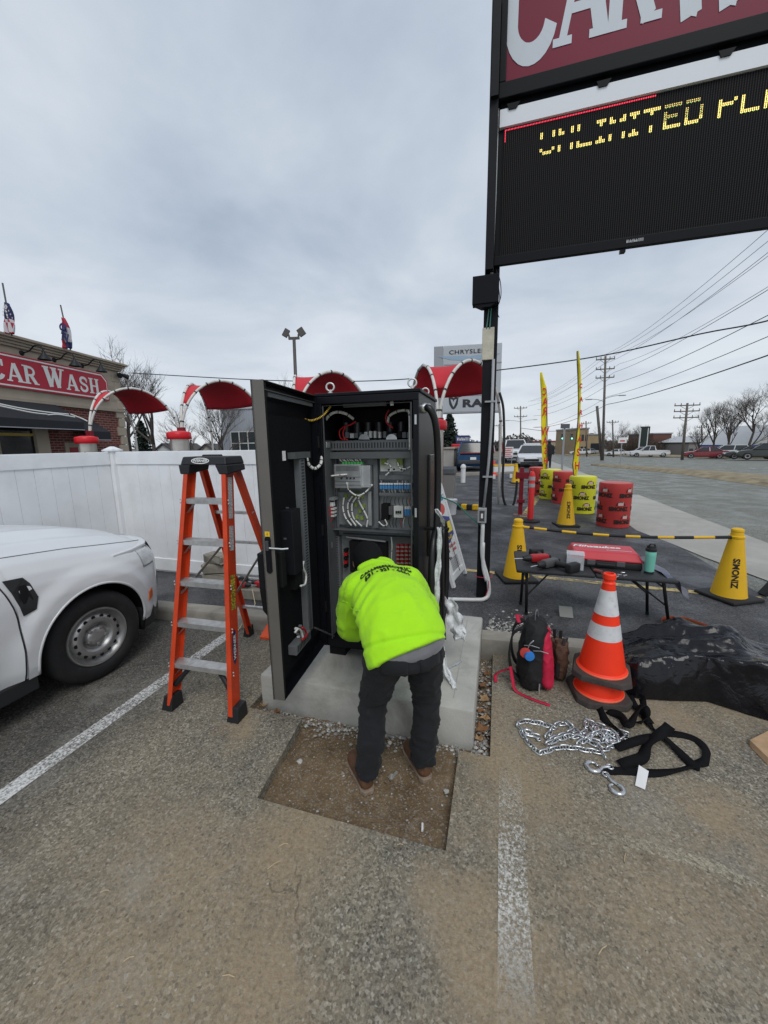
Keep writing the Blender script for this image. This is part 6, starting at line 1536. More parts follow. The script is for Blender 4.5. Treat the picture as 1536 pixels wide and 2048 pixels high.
# LED board
mb=MB(); mb.box(-.10,3.5,YS,4.13,3.425,4.529); mb.build('led_cabinet',M_SBOX,pyl,bevel=.008)
t=NT('led_louvre',.7,.1); X_=t.xyz(); wv=t.math('SINE',t.math('MULTIPLY',X_[0],2*math.pi/.0165)); wz=t.math('SINE',t.math('MULTIPLY',X_[2],2*math.pi/.0165))
t.color(t.mix(t.rng(t.math('MULTIPLY',wv,1.0),-.3,.9),(.004,.004,.005),t.mix(t.rng(wz,-.2,.8),(.034,.033,.032),(.016,.016,.016)))); t.bump(wv,.5,.004)
mb=MB(); mb.box(-.055,3.46,YS-.008,YS-.001,3.50,4.525); mb.build('led_face',t.m,pyl)
mb=MB(); mb.box(-.10,3.5,YS-.03,YS-.009,3.42,3.50); mb.build('led_frame',M_SBOX,pyl,bevel=.005)
mb=MB(); marks(mb,(1.05,YS-.0305,3.465),(1,0,0),(0,0,1),.13,.024,9); stuff(mb.build('maker_plate',mat('plate_grey',(.45,.46,.47),.5),pyl))
M_AMB=mat('led_amber',(.8,.6,.1),.5,emit=(1.0,.78,.25),estr=1.3); M_LGN=mat('led_green',(.1,.5,.1),.5,emit=(.25,.75,.2),estr=.6); M_LRD=mat('led_red',(.6,.02,.04),.5,emit=(1.0,.05,.10),estr=1.2)
GL={'U':['10001']*6+['01110'],'N':['10001','11001','10101','10101','10011','10001','10001'],'L':['10000']*6+['11111'],'I':['111']+['010']*5+['111'],'M':['10001','11011','10101','10101','10001','10001','10001'],'T':['11111']+['00100']*6,'E':['11111','10000','10000','11110','10000','10000','11111'],'D':['11110']+['10001']*5+['11110'],'P':['11110','10001','10001','11110','10000','10000','10000'],'A':['01110','10001','10001','11111','10001','10001','10001'],'S':['01111','10000','10000','01110','00001','00001','11110'],' ':['00']*7}
dots,grn=MB(),MB(); x=.262; pt=.0122; z0=4.425
def dot(mb,x,z,s_=.0048):mb.box(x-s_*.8,x+s_*.8,YS-.011,YS-.0082,z-s_*1.35,z+s_*1.35)
for k,ch in enumerate('UNLIMITED PLANS'):
 g=GL[ch]
 for r in range(7):
  # the camera's shutter catches only some of the board's scan lines
  if k<7 and r in(2,3,4):continue
  if k in(7,8)and r in(1,):continue
  if k>=10 and r in(0,1):continue
  for c0,bit in enumerate(g[r]):
   if bit=='1':
    for du in(0,1):
     for dv in(0,1):
      dim=(k in(7,8)and r<5)
      dot(dots,x+(c0*2+du)*pt,z0-(r*2+dv)*pt,.0019 if dim else .0031)
    dot(grn,x+c0*2*pt+pt*.5,z0-(r*2+1)*pt-.006,.0022)
 x+=(len(g[0])*2+2)*pt
stuff(dots.build('lit_pixel',M_AMB,pyl)); stuff(grn.build('lit_pixel',M_LGN,pyl))
mb=MB()
for i in range(95):dot(mb,-.035+i*pt,4.512,.0034)
for i in range(1,8):dot(mb,-.035,4.512-i*pt,.003)
stuff(mb.build('lit_pixel',M_LRD,pyl))
mb=MB(); mb.box(.95,.99,YS-.02,YS+.02,3.39,3.42); mb.build('drain_plug',M_SBOX,pyl)
# fittings on the near post
mb=MB(); mb.box(-.285,-.045,4.02,4.134,3.09,3.335); mb.build('junction_box',M_SBOX,pyl,bevel=.004)
mb=MB(); mb.prism([(-.26,4.03,3.09),(-.20,4.03,3.06),(-.12,4.03,3.06),(-.06,4.03,3.09)],(0,.1,0)); mb.build('box_lip',M_SBOX,pyl)
mb=MB(); mb.box(-.188,-.075,4.118,4.2,2.60,2.90); mb.build('tape_wrap',mat('tape_cream',(.50,.47,.38),.75,var=.12,vscale=14,bump=.3,bscale=40),pyl,bevel=.006)
M_COND=mat('conduit_grey',(.32,.33,.34),.5); M_PVC=mat('conduit_white',(.60,.61,.60),.45,var=.08,vscale=10)
mb=MB(); mb.tube([(-.075,4.112,2.6),(-.075,4.112,2.0),(-.09,4.115,1.6),(-.125,4.112,1.13)],.014,8); mb.build('conduit',M_COND,pyl,smooth=True)
mb=MB(); mb.tube([(-.115,4.112,3.335),(-.105,4.11,4.0),(-.105,4.108,4.7)],.014,8); mb.build('conduit',M_COND,pyl,smooth=True)
for z in(2.2,1.45):mb=MB(); mb.box(-.145,-.045,4.095,4.13,z-.008,z+.008); mb.build('strap',M_COND,pyl)
mb=MB(); mb.box(-.185,-.095,4.07,4.134,.965,1.125); ob=mb.build('outlet_box',M_COND,pyl,bevel=.008)
mb=MB(); mb.box(-.165,-.115,4.066,4.0695,.99,1.10); mb.build('cover',mat('outlet_dark',(.06,.06,.06),.4),ob); mb=MB(); mb.box(-.15,-.13,4.063,4.0655,1.02,1.07); mb.build('socket',M_WHT,ob)
mb=MB(); mb.tube(bez([(-.13,4.105,.965),(-.125,4.105,.6),(-.06,4.10,.35),(-.045,4.08,.2),(-.09,4.04,.145),(-.2,4.0,.14),(-.45,3.95,.14),(-.6,3.9,.14)],7),.021,10); mb.build('ground_conduit',M_PVC,pyl,smooth=True)
mb=MB(); mb.tube(bez([(-.12,4.10,.75),(-.115,4.1,.5),(-.075,4.09,.33)],5),.018,8); mb.build('ground_conduit',M_PVC,pyl,smooth=True)
M_TIER=mat('tie_wire_red',(.45,.03,.06),.5)
mb=MB(); mb.tube([(-.19,4.12,.36),(-.1,4.075,.37),(-.02,4.12,.36),(-.02,4.28,.36),(-.19,4.28,.36)],.004,5,closed=True); mb.build('red_wire',M_TIER,pyl)
mb=MB(); mb.tube(bez([(-.05,4.08,.34),(-.055,4.06,.25),(-.09,4.05,.14)],4),.004,5); mb.build('red_wire',M_TIER,pyl)
for q in([(-.09,4.1,3.42),(-.04,4.08,3.3),(-.025,4.07,3.16),(-.05,4.09,3.08),(-.07,4.11,3.04)],[(-.08,4.1,3.42),(-.055,4.06,3.27),(-.035,4.07,3.12),(-.06,4.09,3.06)],[(-.06,4.09,3.06),(-.05,4.07,3.0),(-.035,4.05,2.96)]):
 MB().tube(bez(q,6),.004,5).build('loose_wire',M_SBOX,pyl,smooth=True)
for q in([(-.13,4.11,3.08),(-.14,4.12,2.98),(-.15,4.115,2.89)],[(-.11,4.11,3.08),(-.115,4.12,2.98),(-.12,4.115,2.89)]):MB().tube(bez(q,5),.006,6).build('green_wire',mat('wire_green',(.06,.20,.16),.5),pyl,smooth=True)
# ------------------------------------------------------------------ lettered barrels
M_BRED=mat('barrel_red',(.44,.035,.03),.6,var=.1,vscale=5,bump=.2,bscale=25); M_BYEL=mat('barrel_yellow',(.60,.60,.02),.6,var=.08,vscale=5,bump=.2,bscale=25)
M_BRT=mat('barrel_top_red',(.55,.14,.13),.6); M_BYT=mat('barrel_top_yellow',(.66,.66,.16),.6)
M_BTX=mat('barrel_print',(.02,.012,.008),.7); M_EMB=mat('emblem_pink',(.62,.40,.36),.6)
def barrel(px,py,red,label,turn=0.0):
 f=Vector(P(px,py,.12)); r,h=.29,.865; d=Vector((f.x,f.y,0)).normalized(); c0=f+d*r*.9; t=thing('lettered_barrel',label,'barrel',(c0.x,c0.y,.12),'lettered barrels along the kerb')
 a0=math.atan2(-d.y,-d.x)+turn
 MB().lathe([(r-.01,0),(r,.01),(r-.004,.22),(r,.24),(r-.004,.46),(r,.48),(r-.003,.72),(r,h-.02),(r-.012,h)],(c0.x,c0.y,.12),40,cap=False).build('drum_wrap',M_BRED if red else M_BYEL,t,smooth=40)
 MB().lathe([(r-.013,h-.004),(r-.05,h+.006),(0,h+.008)],(c0.x,c0.y,.12),40,cap=False).build('cover',M_BRT if red else M_BYT,t,smooth=40)
 mb,em=MB(),MB()
 vs_,fs=text_pts('SIMONIZ',.105,bold=.006,sx=.80)
 def bend(x,z,off):a=a0+x/r; return(c0.x+(r+off)*math.cos(a),c0.y+(r+off)*math.sin(a),z)
 for row in range(3):
  z=.12+.12+row*.255; sh=(.10,.0,.16)[row]
  for k in range(4):
   xo=-.9+k*.456+sh; mb.add([bend(xo+v[0],z+v[1],.004)for v in vs_],fs)
   n=12; arc=[(xo+.03+.085*math.cos(a),z+.062+.085*math.sin(a))for a in np.linspace(0,math.pi,n)]; arc2=[(xo+.03+.07*math.cos(a),z+.062+.07*math.sin(a))for a in np.linspace(0,math.pi,n)]
   mb.add([bend(x,z_,.0045)for x,z_ in arc]+[bend(x,z_,.0045)for x,z_ in arc2],[(i,i+1,n+i+1,n+i)for i in range(n-1)])
   em.add([bend(xo+.03+x,z+.10+z_,.005)for x,z_ in((-.045,-.03),(.045,-.03),(.048,.02),(.035,.045),(-.035,.045),(-.048,.02))],[(0,1,2,3,4,5)])
 stuff(mb.build('lettering',M_BTX,t)); stuff(em.build('emblem',M_EMB,t)); return c0,t
barrel(1224,1056,True,'red barrel lettered SIMONIZ at the apron end of the row',.25)
bY1,_=barrel(1161,1028,False,'yellow barrel lettered SIMONIZ with the taller feather flag in it',-.1)
barrel(1125,1008,True,'red barrel lettered SIMONIZ between the two yellow barrels',.15)
bY2,_=barrel(1099,999,False,'yellow barrel lettered SIMONIZ with the CAR feather flag in it',.3)
barrel(1074,990,True,'red barrel lettered SIMONIZ behind the red delineator post',.1)
# ------------------------------------------------------------------ feather flags
M_FY=mat('feather_yellow',(.78,.66,.01),.7,var=.05,vscale=3); M_FR=mat('feather_red',(.55,.04,.02),.7)
def feather(c0,pl,label,txt,mirror,wamp):
 """pl: list of (left px, right px, y px); all at the barrel's distance"""
 D=float(np.dot(np.array(c0),_f0)); t=thing('feather_flag',label,'flag',(c0[0],c0[1],.98)); mb=MB(); pts=[]
 for(a,b,y)in pl:
  for k in range(6):
   f=k/5; p=PD(a+(b-a)*f,y,D)+np.array(_f0)*wamp*math.sin(f*3.0+y*.02); pts.append(tuple(p))
 mb.grid(pts,6,len(pl)); mb.build('cloth',M_FY,t,smooth=True,solid=.006)
 mid=[PD(pl[i][1]if i<len(pl)//2 else pl[i][1]*.5+pl[i][0]*.5,pl[i][2],D)for i in range(len(pl))]
 po=[tuple(PD(pl[i][0 if mirror==0 else 1],pl[i][2],D))for i in range(len(pl))]
 MB().tube([(c0[0],c0[1],.3),po[-1]]+po[::-1][1:],.013,6).build('pole',M_POLE,t,smooth=True)
 mb=MB(); sx_=-1 if mirror else 1
 ys0,ys1=pl[2][2],pl[-2][2]
 for i,ch in enumerate(txt):
  yy=ys0+(ys1-ys0)*(i+.5)/len(txt); j=min(range(len(pl)),key=lambda q:abs(pl[q][2]-yy)); a,b,_y=pl[j]; c_=Vector(PD((a+b)/2,yy,D))-Vector(_f0)*(abs(wamp)+.03)
  wpx=(b-a); s_=wpx/F*D; ex,ey=Vector(_r0)*sx_,zv
  vs_,fs=text_pts(ch,s_*1.1+.04,bold=.006)
  mb.add([c_+ex*v[0]*.85+ey*v[1]*1.3 for v in vs_],fs)
 stuff(mb.build('lettering',M_FR,t)); return t
feather((bY2.x-.02,bY2.y,.98),[(1081,1083,745),(1081,1087,760),(1081.5,1092,775),(1082,1094,800),(1081,1094,830),(1081,1094.5,860),(1082,1094,890),(1084,1094,915),(1086,1093,932),(1087,1092,944)],'short yellow feather flag with reversed red letters CAR','CAR WASH',1,.05)
feather((bY1.x-.06,bY1.y,.98),[(1154.5,1156,702),(1155,1159,730),(1156,1161,760),(1157,1162,800),(1156,1161.5,840),(1152,1160,880),(1148,1159,910),(1145.5,1157,930),(1147,1155,945),(1149,1152,956)],'tall narrow yellow feather flag seen almost edge-on','CARWASH',0,.04)
# ------------------------------------------------------------------ yellow cones and chain bar
M_CY=mat('cone_yellow',(.72,.42,.008),.5,var=.06,vscale=5); M_CB=mat('cone_base_black',(.013,.013,.013),.65)
def yellow_cone(c0,h,label,rz=.0,w_=.21):
 t=thing('yellow_cone',label,'cone',c0,'yellow cones'); x,y,z=c0; k=h/.75
 mb=MB(); pr=[]
 m2=MB(); m2.cbox((0,0,.02),(w_*2,w_*2,.04),bev=.018); q=Quaternion((0,0,1),rz); mb.add([tuple((q@Vector(v))+Vector(c0))for v in m2.v],m2.f); mb.build('base',M_CB,t,smooth=40)
 MB().lathe([(.155*k,.035),(.15*k,.05),(.062*k,h*.86),(.066*k,h*.865),(.068*k,h*.89),(.055*k,h*.90),(.05*k,h*.955),(.055*k,h*.96),(.052*k,h*.985),(.035*k,h)],c0,32).build('body',M_CY,t,smooth=35)
 vs_,fs=text_pts('SIMONIZ',.075*k,bold=.003); a0=math.atan2(-y,-x)+.25; out_=[]
 for v in vs_:
  zz=h*.40-v[0]; rr=.15*k+(.062-.15)*k*(zz-.05)/(h*.86-.05)+.0035; a=a0+v[1]/rr; out_.append((x+rr*math.cos(a),y+rr*math.sin(a),z+zz))
 stuff(MB().add(out_,fs).build('lettering',M_BTX,t)); return t
cl=(.265,4.86,.12); crr=(2.42,4.78,.12)
yellow_cone(cl,.76,'yellow SIMONIZ cone behind the drill end of the folding table',.3)
yellow_cone(crr,.76,'yellow SIMONIZ cone at the far end of the striped bar',.5)
yellow_cone((1.36,8.33,.12),.84,'yellow SIMONIZ cone standing before the barrels',.2)
cf=P(1031,966,.12); yellow_cone((cf[0],cf[1],.12),.8,'small distant yellow cone at the end of the white barrier',.2)
bar_=thing('striped_bar','black and yellow striped bar stretched between two yellow cones','barrier bar',(1.3,4.8,.78))
za=.12+.76*.875; A_,B_=Vector((cl[0]+.055,cl[1]-.02,za)),Vector((crr[0]-.055,crr[1]-.02,za)); n=13
fr=[0,.035,.06,.13,.21,.285,.37,.45,.53,.60,.68,.755,.84,.93,1.0]
for i in range(len(fr)-1):
 def bp_(f):p=A_.lerp(B_,f); return p-zv*(.05*math.sin(f*math.pi))
 MB().tube([bp_(fr[i]),bp_((fr[i]+fr[i+1])/2),bp_(fr[i+1])],.017 if i%2 else .0155,10).build('segment',(M_CB if i%2 else M_CY),bar_,smooth=40)
# red delineator post, maroon cross post, hanging hose
p=P(1060,1043,.12); dl=thing('delineator_post','thin red delineator post with silver bands on a black base','post',(p[0],p[1],.12)); D_=p[1]
M_DEL=mat('delineator_red',(.75,.03,.03),.45); M_SIL=mat('reflective_silver',(.42,.43,.44),.4)
MB().lathe([(.20,0),(.20,.03),(.12,.05),(.06,.06)],(p[0],p[1],.12),16).build('base',M_CB,dl)
hh=PY(1057,938,p[1])[2]-.12
MB().lathe([(.06,.05),(.058,hh*.9),(.03,hh*.95),(.012,hh*.96),(.012,hh)],(p[0],p[1],.12),16).build('tube',M_DEL,dl,smooth=40)
for f in(.66,.79):MB().lathe([(.0615,hh*f),(.0615,hh*(f+.07))],(p[0],p[1],.12),16,cap=False).build('band',M_SIL,dl)
p=P(1040,1030,.12); cp=thing('hose_post','maroon steel post with a cross plate for the vacuum hose','post',(p[0],p[1],.12)); hh=PY(1039,935,p[1])[2]
mb=MB(); mb.box(p[0]-.045,p[0]+.045,p[1]-.045,p[1]+.045,.12,hh); mb.build('upright',M_MAST,cp,bevel=.006)
for(y0,y1,w_)in((944,957,.14),(998,1005,.085)):
 za_,zb_=PY(1040,y0,p[1])[2],PY(1040,y1,p[1])[2]; mb=MB(); mb.box(p[0]-w_,p[0]+w_,p[1]-.075,p[1]-.046,zb_,za_); mb.build('cross_plate',M_MAST,cp,bevel=.004)
mb=MB(); mb.box(p[0]-.15,p[0]+.15,p[1]-.12,p[1]+.12,.118,.135); mb.build('foot_plate',mat('rusty_plate',(.20,.13,.11),.8),cp)
D_=10.25; q=[(999,785),(1006,812),(1008,850),(1008,900),(1006,940),(1005,980),(1009,1005),(1018,1018),(1027,1008),(1032,985),(1034,962)]
tag(MB().tube(bez([tuple(PD(a,b,D_))for a,b in q],6),.032,8).build('vacuum_hose',mat('hose_black',(.014,.014,.015),.5,bump=.3,bscale=90),smooth=True),'black vacuum hose hanging in a loop from the canopy hoop','hose')
# ------------------------------------------------------------------ A-frame board, rope, bits beyond the post
af=thing('sidewalk_board','white A-frame sidewalk board with a yellow and blue FREE badge','sign board',(-.45,4.6,.12))
A_,B_=Vector((-.445,4.30,.13)),Vector((-.345,4.90,.13)); Tm=Vector((-.335,-.05,1.17)); up_=Tm.normalized(); ux=(B_-A_).normalized(); H_=Tm.length
nrm=ux.cross(up_).normalized(); nrm=nrm if nrm.x>0 else-nrm
def ap(u,v,n=0.0):return A_+ux*u+up_*v+nrm*n
M_AF=mat('board_white_plastic',(.66,.67,.67),.5,var=.04,vscale=6); W_=.60
def abox(u0,u1,v0,v1,n0,n1):return MB().hexa([ap(u0,v0,n0),ap(u1,v0,n0),ap(u1,v0,n1),ap(u0,v0,n1),ap(u0,v1,n0),ap(u1,v1,n0),ap(u1,v1,n1),ap(u0,v1,n1)])
abox(.05,W_-.05,.12,H_-.12,-.012,.004).build('panel',M_AF,af)
for(u0,u1)in((0,.06),(W_-.06,W_)):abox(u0,u1,0,H_,-.025,.018).build('frame',M_AF,af,bevel=.008)
for(v0,v1)in((.07,.15),(H_-.14,H_)):abox(.06,W_-.06,v0,v1,-.022,.016).build('frame',M_AF,af,bevel=.008)
Tb=Vector((-.95,0,0))
for(u0,u1)in((0,.06),(W_-.06,W_)):
 a,b=ap((u0+u1)/2,H_-.02,-.03),A_+ux*((u0+u1)/2)+Vector((-.70,0,0)); MB().bar(a,b,.05,.035).build('rear_leg',M_AF,af)
def atext(txt,sz,u,v,m_,name,**k):
 mb=MB(); text_on(mb,txt,sz,ap(u,v,.006),ux,up_,.0 if ux.cross(up_).dot(nrm)>0 else 0,**k); return stuff(mb.build(name,m_,af))
M_NAVY=mat('badge_navy',(.03,.04,.20),.5); M_BY=mat('badge_yellow',(.75,.60,.04),.5); M_LR=mat('badge_red',(.55,.06,.05),.5)
MB().prism([ap(W_/2+a*.235,.66+b*.17,.0055)for a,b in((-1,-.6),(0,-1),(1,-.6),(1,.75),(0,1.05),(-1,.75))],tuple(nrm*.0006)).build('badge',M_NAVY,af)
MB().prism([ap(W_/2+a*.22,.675+b*.085,.0065)for a,b in((-1,-.75),(1,-.75),(1,.8),(-1,.8))],tuple(nrm*.0006)).build('badge_panel',M_BY,af)
atext('FREE',.20,W_/2,.672,M_NAVY,'lettering',bold=.008,sx=.85)
mb=MB(); marks(mb,ap(W_/2,.555,.0075),ux,up_,.30,.045,8,0); stuff(mb.build('lettering',M_BY,af))
MB().prism([ap(W_/2+.17*math.cos(a),.92+.075*math.sin(a),.0055)for a in np.linspace(0,2*math.pi,18,endpoint=False)],tuple(nrm*.0006)).build('crest',M_LR,af)
MB().prism([ap(W_/2+a,1.045+b,.0055)for a,b in((-.2,-.02),(.2,-.035),(.2,.03),(-.2,.045))],tuple(nrm*.0006)).build('ribbon',mat('ribbon_teal',(.03,.22,.35),.5),af)
for(u,v,w0,m_,k)in((.62,.45,.26,M_LR,8),(.68,.39,.16,M_LR,5),(.3,.41,.10,M_BTX,4),(.3,.33,.09,M_BTX,3)):stuff(marks(MB(),ap(W_*u,v,.006),ux,up_,w0,.036,k,0,k).build('lettering',m_,af))
mb=MB()
for i in range(9):
 a0=.17+i*.017; mb.quad(ap(.14,a0,.006),ap(.44,a0,.006),ap(.44,a0+.007,.006),ap(.14,a0+.007,.006))
stuff(mb.build('small_print',mat('print_grey',(.10,.10,.11),.7),af))
q=[tuple(ap(W_*.3,H_-.10,.03)),(-.45,4.5,1.10),(-.28,4.3,.99),(-.14,4.11,.93)]
tag(MB().tube(bez(q,6),.009,6).build('green_rope',mat('rope_green',(.03,.17,.13),.8),smooth=True),'green rope tying the A-frame board to the sign post','rope')
tag(MB().tube([tuple(ap(.30,H_*.55,.02)),tuple(ap(.33,.12,.02))],.004,6).build('bungee_cord',mat('cord_brown',(.12,.07,.05),.8)),'thin brown cord hanging down the A-frame board','cord')
# wheel stop, bucket and red lid in the lot
ws=thing('wheel_stop','low black wheel stop with yellow bands in the upper lot','wheel stop',tuple(P(925,1020,.12))); a,b=Vector(P(890,1017,.12)),Vector(P(956,1020,.12))
for i in range(6):MB().bar(a.lerp(b,i/6)+zv*.07,a.lerp(b,(i+1)/6)+zv*.07,.15,.13).build('band',M_CB if i%2==0 else M_CY,ws,bevel=.015)
p=P(900,1028,.12); bk=thing('white_bucket','white plastic bucket behind the A-frame board','bucket',(p[0],p[1],.12)); MB().lathe([(.14,0),(.165,.32),(.172,.33),(.172,.36)],(p[0],p[1],.12),18).build('shell',M_AF,bk,smooth=40); MB().tube([(p[0]+.17*math.cos(a),p[1]+.17*math.sin(a)*.3,.44+.05*math.sin(a))for a in np.linspace(0,math.pi,9)],.005,5).build('bail',M_COND,bk)
p=P(893,1005,.12); tb_=thing('trash_bin','grey trash bin with dark slanted lid by the vacuum drum','bin',(p[0],p[1],.12)); pb=PD(880,944,float(np.dot(p,_f0)))
mb=MB(); mb.hexa([(p[0]-.2,p[1]-.2,.12),(p[0]+.2,p[1]-.2,.12),(p[0]+.2,p[1]+.2,.12),(p[0]-.2,p[1]+.2,.12),(p[0]-.24,p[1]-.24,.95),(p[0]+.24,p[1]-.24,.95),(p[0]+.24,p[1]+.24,.95),(p[0]-.24,p[1]+.24,.95)]); mb.build('body',mat('bin_grey',(.22,.21,.20),.7),tb_,bevel=.02)
MB().hexa([(p[0]-.27,p[1]-.27,.951),(p[0]+.27,p[1]-.27,.951),(p[0]+.27,p[1]+.27,.951),(p[0]-.27,p[1]+.27,.951),(p[0]-.24,p[1]-.2,1.08),(p[0]+.24,p[1]-.2,1.08),(p[0]+.24,p[1]+.24,1.14),(p[0]-.24,p[1]+.24,1.14)]).build('lid',mat('lid_dark',(.04,.045,.05),.5),tb_,bevel=.02)
# ------------------------------------------------------------------ black folding table and what lies on it
M_TBL=mat('table_black',(.022,.023,.025),.55,var=.15,vscale=8,bump=.25,bscale=220); M_TLEG=mat('table_leg',(.010,.010,.011),.5)
TZ=.635; tbl=thing('folding_table','black plastic folding table with tools on it beyond the kerb','table',(.85,3.95,.12))
for(x0,x1)in((.20,.862),(.866,1.49)):
 mb=MB(); mb.cbox(((x0+x1)/2,3.955,TZ-.018),(x1-x0,.66,.036),bev=.014); mb.build('table_top',M_TBL,tbl,smooth=35)
for(a,b)in(((.30,3.74,TZ-.03),(.319,3.80,.12)),((.30,4.14,TZ-.03),(.28,4.05,.12)),((1.42,3.76,TZ-.03),(1.56,3.90,.12)),((1.42,4.14,TZ-.03),(1.45,4.10,.12))):
 mb=MB(); mb.tube([a,b],.014,8); lg=mb.build('leg',M_TLEG,tbl,smooth=True); MB().tube([Vector(b),Vector(b)+Vector((0,0,.03))],.017,8).build('foot_cap',M_CB,lg)
for(a,b)in(((.312,3.78,.33),(.55,3.85,TZ-.04)),((1.49,3.84,.33),(1.15,3.88,TZ-.04)),((1.435,4.11,.33),(1.12,4.05,TZ-.04)),((.30,3.75,.5),(.29,4.12,.5)),((1.46,3.80,.5),(1.43,4.12,.5))):
 MB().tube([a,b],.008,6).build('brace',M_TLEG,tbl)
# red tool case
ang=R(-4); q=Quaternion((0,0,1),ang); cc=Vector((1.0,4.03,TZ))
case=thing('tool_case','red hard plastic tool case lettered in white on the folding table','tool case',tuple(cc))
M_CASE=mat('case_red',(.52,.020,.035),.42,var=.06,vscale=6)
def qb(mb,c_,sz,bev=0.0,b0=cc,q_=None):
 m2=MB(); m2.cbox(c_,sz,bev=bev); mb.add([tuple((q_ or q)@Vector(v)+b0)for v in m2.v],m2.f); return mb
qb(MB(),(0,0,.035),(.585,.38,.07),.015).build('tray',M_TBLK,case,smooth=40)
mb=MB(); w0,d0,w1,d1=.300,.197,.262,.155
def cq(x,y,z):return tuple(q@Vector((x,y,z))+cc)
mb.hexa([cq(-w0,-d0,.071),cq(w0,-d0,.071),cq(w0,d0,.071),cq(-w0,d0,.071),cq(-w1,-d1,.145),cq(w1,-d1,.145),cq(w1,d1,.145),cq(-w1,d1,.145)]); mb.build('lid',M_CASE,case,bevel=.014)
for x in(-.12,.12):qb(MB(),(x,-.185,.05),(.07,.02,.05),.006).build('latch',mat('latch_grey',(.09,.09,.095),.5),case)
qb(MB(),(0,-.195,.035),(.16,.025,.03),.01).build('handle',M_TBLK,case)
mb=MB(); text_on(mb,'Milwaukee',.10,cq(-.06,.03,.1455),q@Vector((1,0,0)),q@Vector((0,1,0)),.0015,bold=.003,shear=.3,sx=.95)
mb.quad(*[cq(x,y,.148)for x,y in((-.14,-.022),(.06,-.012),(.06,-.005),(-.14,-.014))]); stuff(mb.build('lettering',M_WHT,case))
mb=MB(); marks(mb,cq(.12,-.075,.1455),q@Vector((1,0,0)),q@Vector((0,1,0)),.21,.018,13); stuff(mb.build('lettering',M_WHT,case))
# hammer drill, clear box of screws, tumbler, bits
drill('hammer_drill',(.42,3.90,TZ),3.5,'red and black hammer drill at the end of the folding table',1)
hd2=drill('impact_driver',(.50,3.76,TZ),3.9,'grey bodied impact driver beside the hammer drill on the table',-1)
for t_ in(hd2,bpy.data.objects['hammer_drill']):t_.scale=(1.25,1.25,1.25)
for ch in hd2.children:
 if ch.name.startswith('body'):ch.data.materials[0]=mat('tool_grey',(.075,.075,.075),.5)
bx=Vector((.72,3.80,TZ)); qx=Quaternion((0,0,1),R(-8)); box_=thing('screw_box','clear plastic box full of screws in front of the red case','box',tuple(bx))
M_CLR=mat('clear_plastic',(.80,.83,.86),.12,alpha=.32,spec=.6); M_SCR=mat('screw_steel',(.45,.47,.50),.35,.8)
for(c_,sz)in(((0,-.068,.07),(.14,.003,.14)),((0,.068,.07),(.14,.003,.14)),((-.07,0,.07),(.003,.139,.14)),((.07,0,.07),(.003,.139,.14)),((0,0,.142),(.15,.148,.004)),((0,0,.0025),(.138,.134,.004))):
 qb(MB(),c_,sz,0,bx,qx).build('wall' if c_[2]==.07 else('lid' if c_[2]>.1 else 'floor'),M_CLR,box_)
mb=MB(); rs=random.Random(4)
for i in range(130):
 c0=bx+qx@Vector((rs.uniform(-.045,.045),rs.uniform(-.045,.045),rs.uniform(.02,.085))); d=Vector((rs.uniform(-1,1),rs.uniform(-1,1),rs.uniform(-.2,1.4))).normalized()*.022; mb.tube([c0-d,c0+d],[.0028,.0016],5); mb.lathe([(.005,0),(.002,.003)],c0-d,6,axis=d)
stuff(mb.build('screws',M_SCR,box_))
p=P(1300,1148,TZ); tp=(p[0],p[1]+.03,TZ); tum=thing('tumbler','mint green insulated tumbler with black lid on the table','tumbler',tp); M_MINT=mat('mint_steel',(.18,.52,.42),.35,.1)
MB().lathe([(.036,0),(.037,.018)],tp,24).build('base',M_TBLK,tum,smooth=40); MB().lathe([(.038,.019),(.042,.16),(.042,.195),(.039,.2)],tp,24).build('cup',M_MINT,tum,smooth=40)
MB().lathe([(.043,.201),(.043,.225),(.036,.23),(.034,.25),(.0,.252)],tp,24).build('lid',M_TBLK,tum,smooth=40); MB().tube([(tp[0]-.03,tp[1],TZ+.235),(tp[0]-.015,tp[1]-.02,TZ+.268),(tp[0]+.015,tp[1]-.02,TZ+.268),(tp[0]+.03,tp[1],TZ+.235)],.006,6).build('loop',M_TBLK,tum)
for k,(px,py,m_,L,lab)in enumerate([(1118,1128,M_TBLK,.10,'black socket handle lying by the screw box'),(1196,1146,mat('bit_brown',(.16,.05,.04),.5),.07,'brown wooden tool handle at the front edge of the table')]):
 p=P(px,py,TZ); a=R(-60)if k==0 else R(-40); tag(MB().tube([(p[0]-L/2*math.cos(a),p[1]-L/2*math.sin(a),TZ+.017),(p[0]+L/2*math.cos(a),p[1]+L/2*math.sin(a),TZ+.017)],[.016,.018],10).build('socket_wrench' if k==0 else 'wooden_chisel',m_,smooth=40),lab,'tool')
for k,(px,py)in enumerate([(1236,1150),(1243,1146),(1248,1152),(1232,1155)]):
 p=P(px,py,TZ); mb=MB(); mb.lathe([(.009,0),(.009,.008)],(p[0],p[1],TZ),6); mb.tube([(p[0],p[1],TZ+.006),(p[0]+.025,p[1]+.012*(k-1),TZ+.006)],.004,6); tag(mb.build('bolt',M_SILV),'loose steel bolt on the folding table near the tumbler','bolt','bolts on the table')
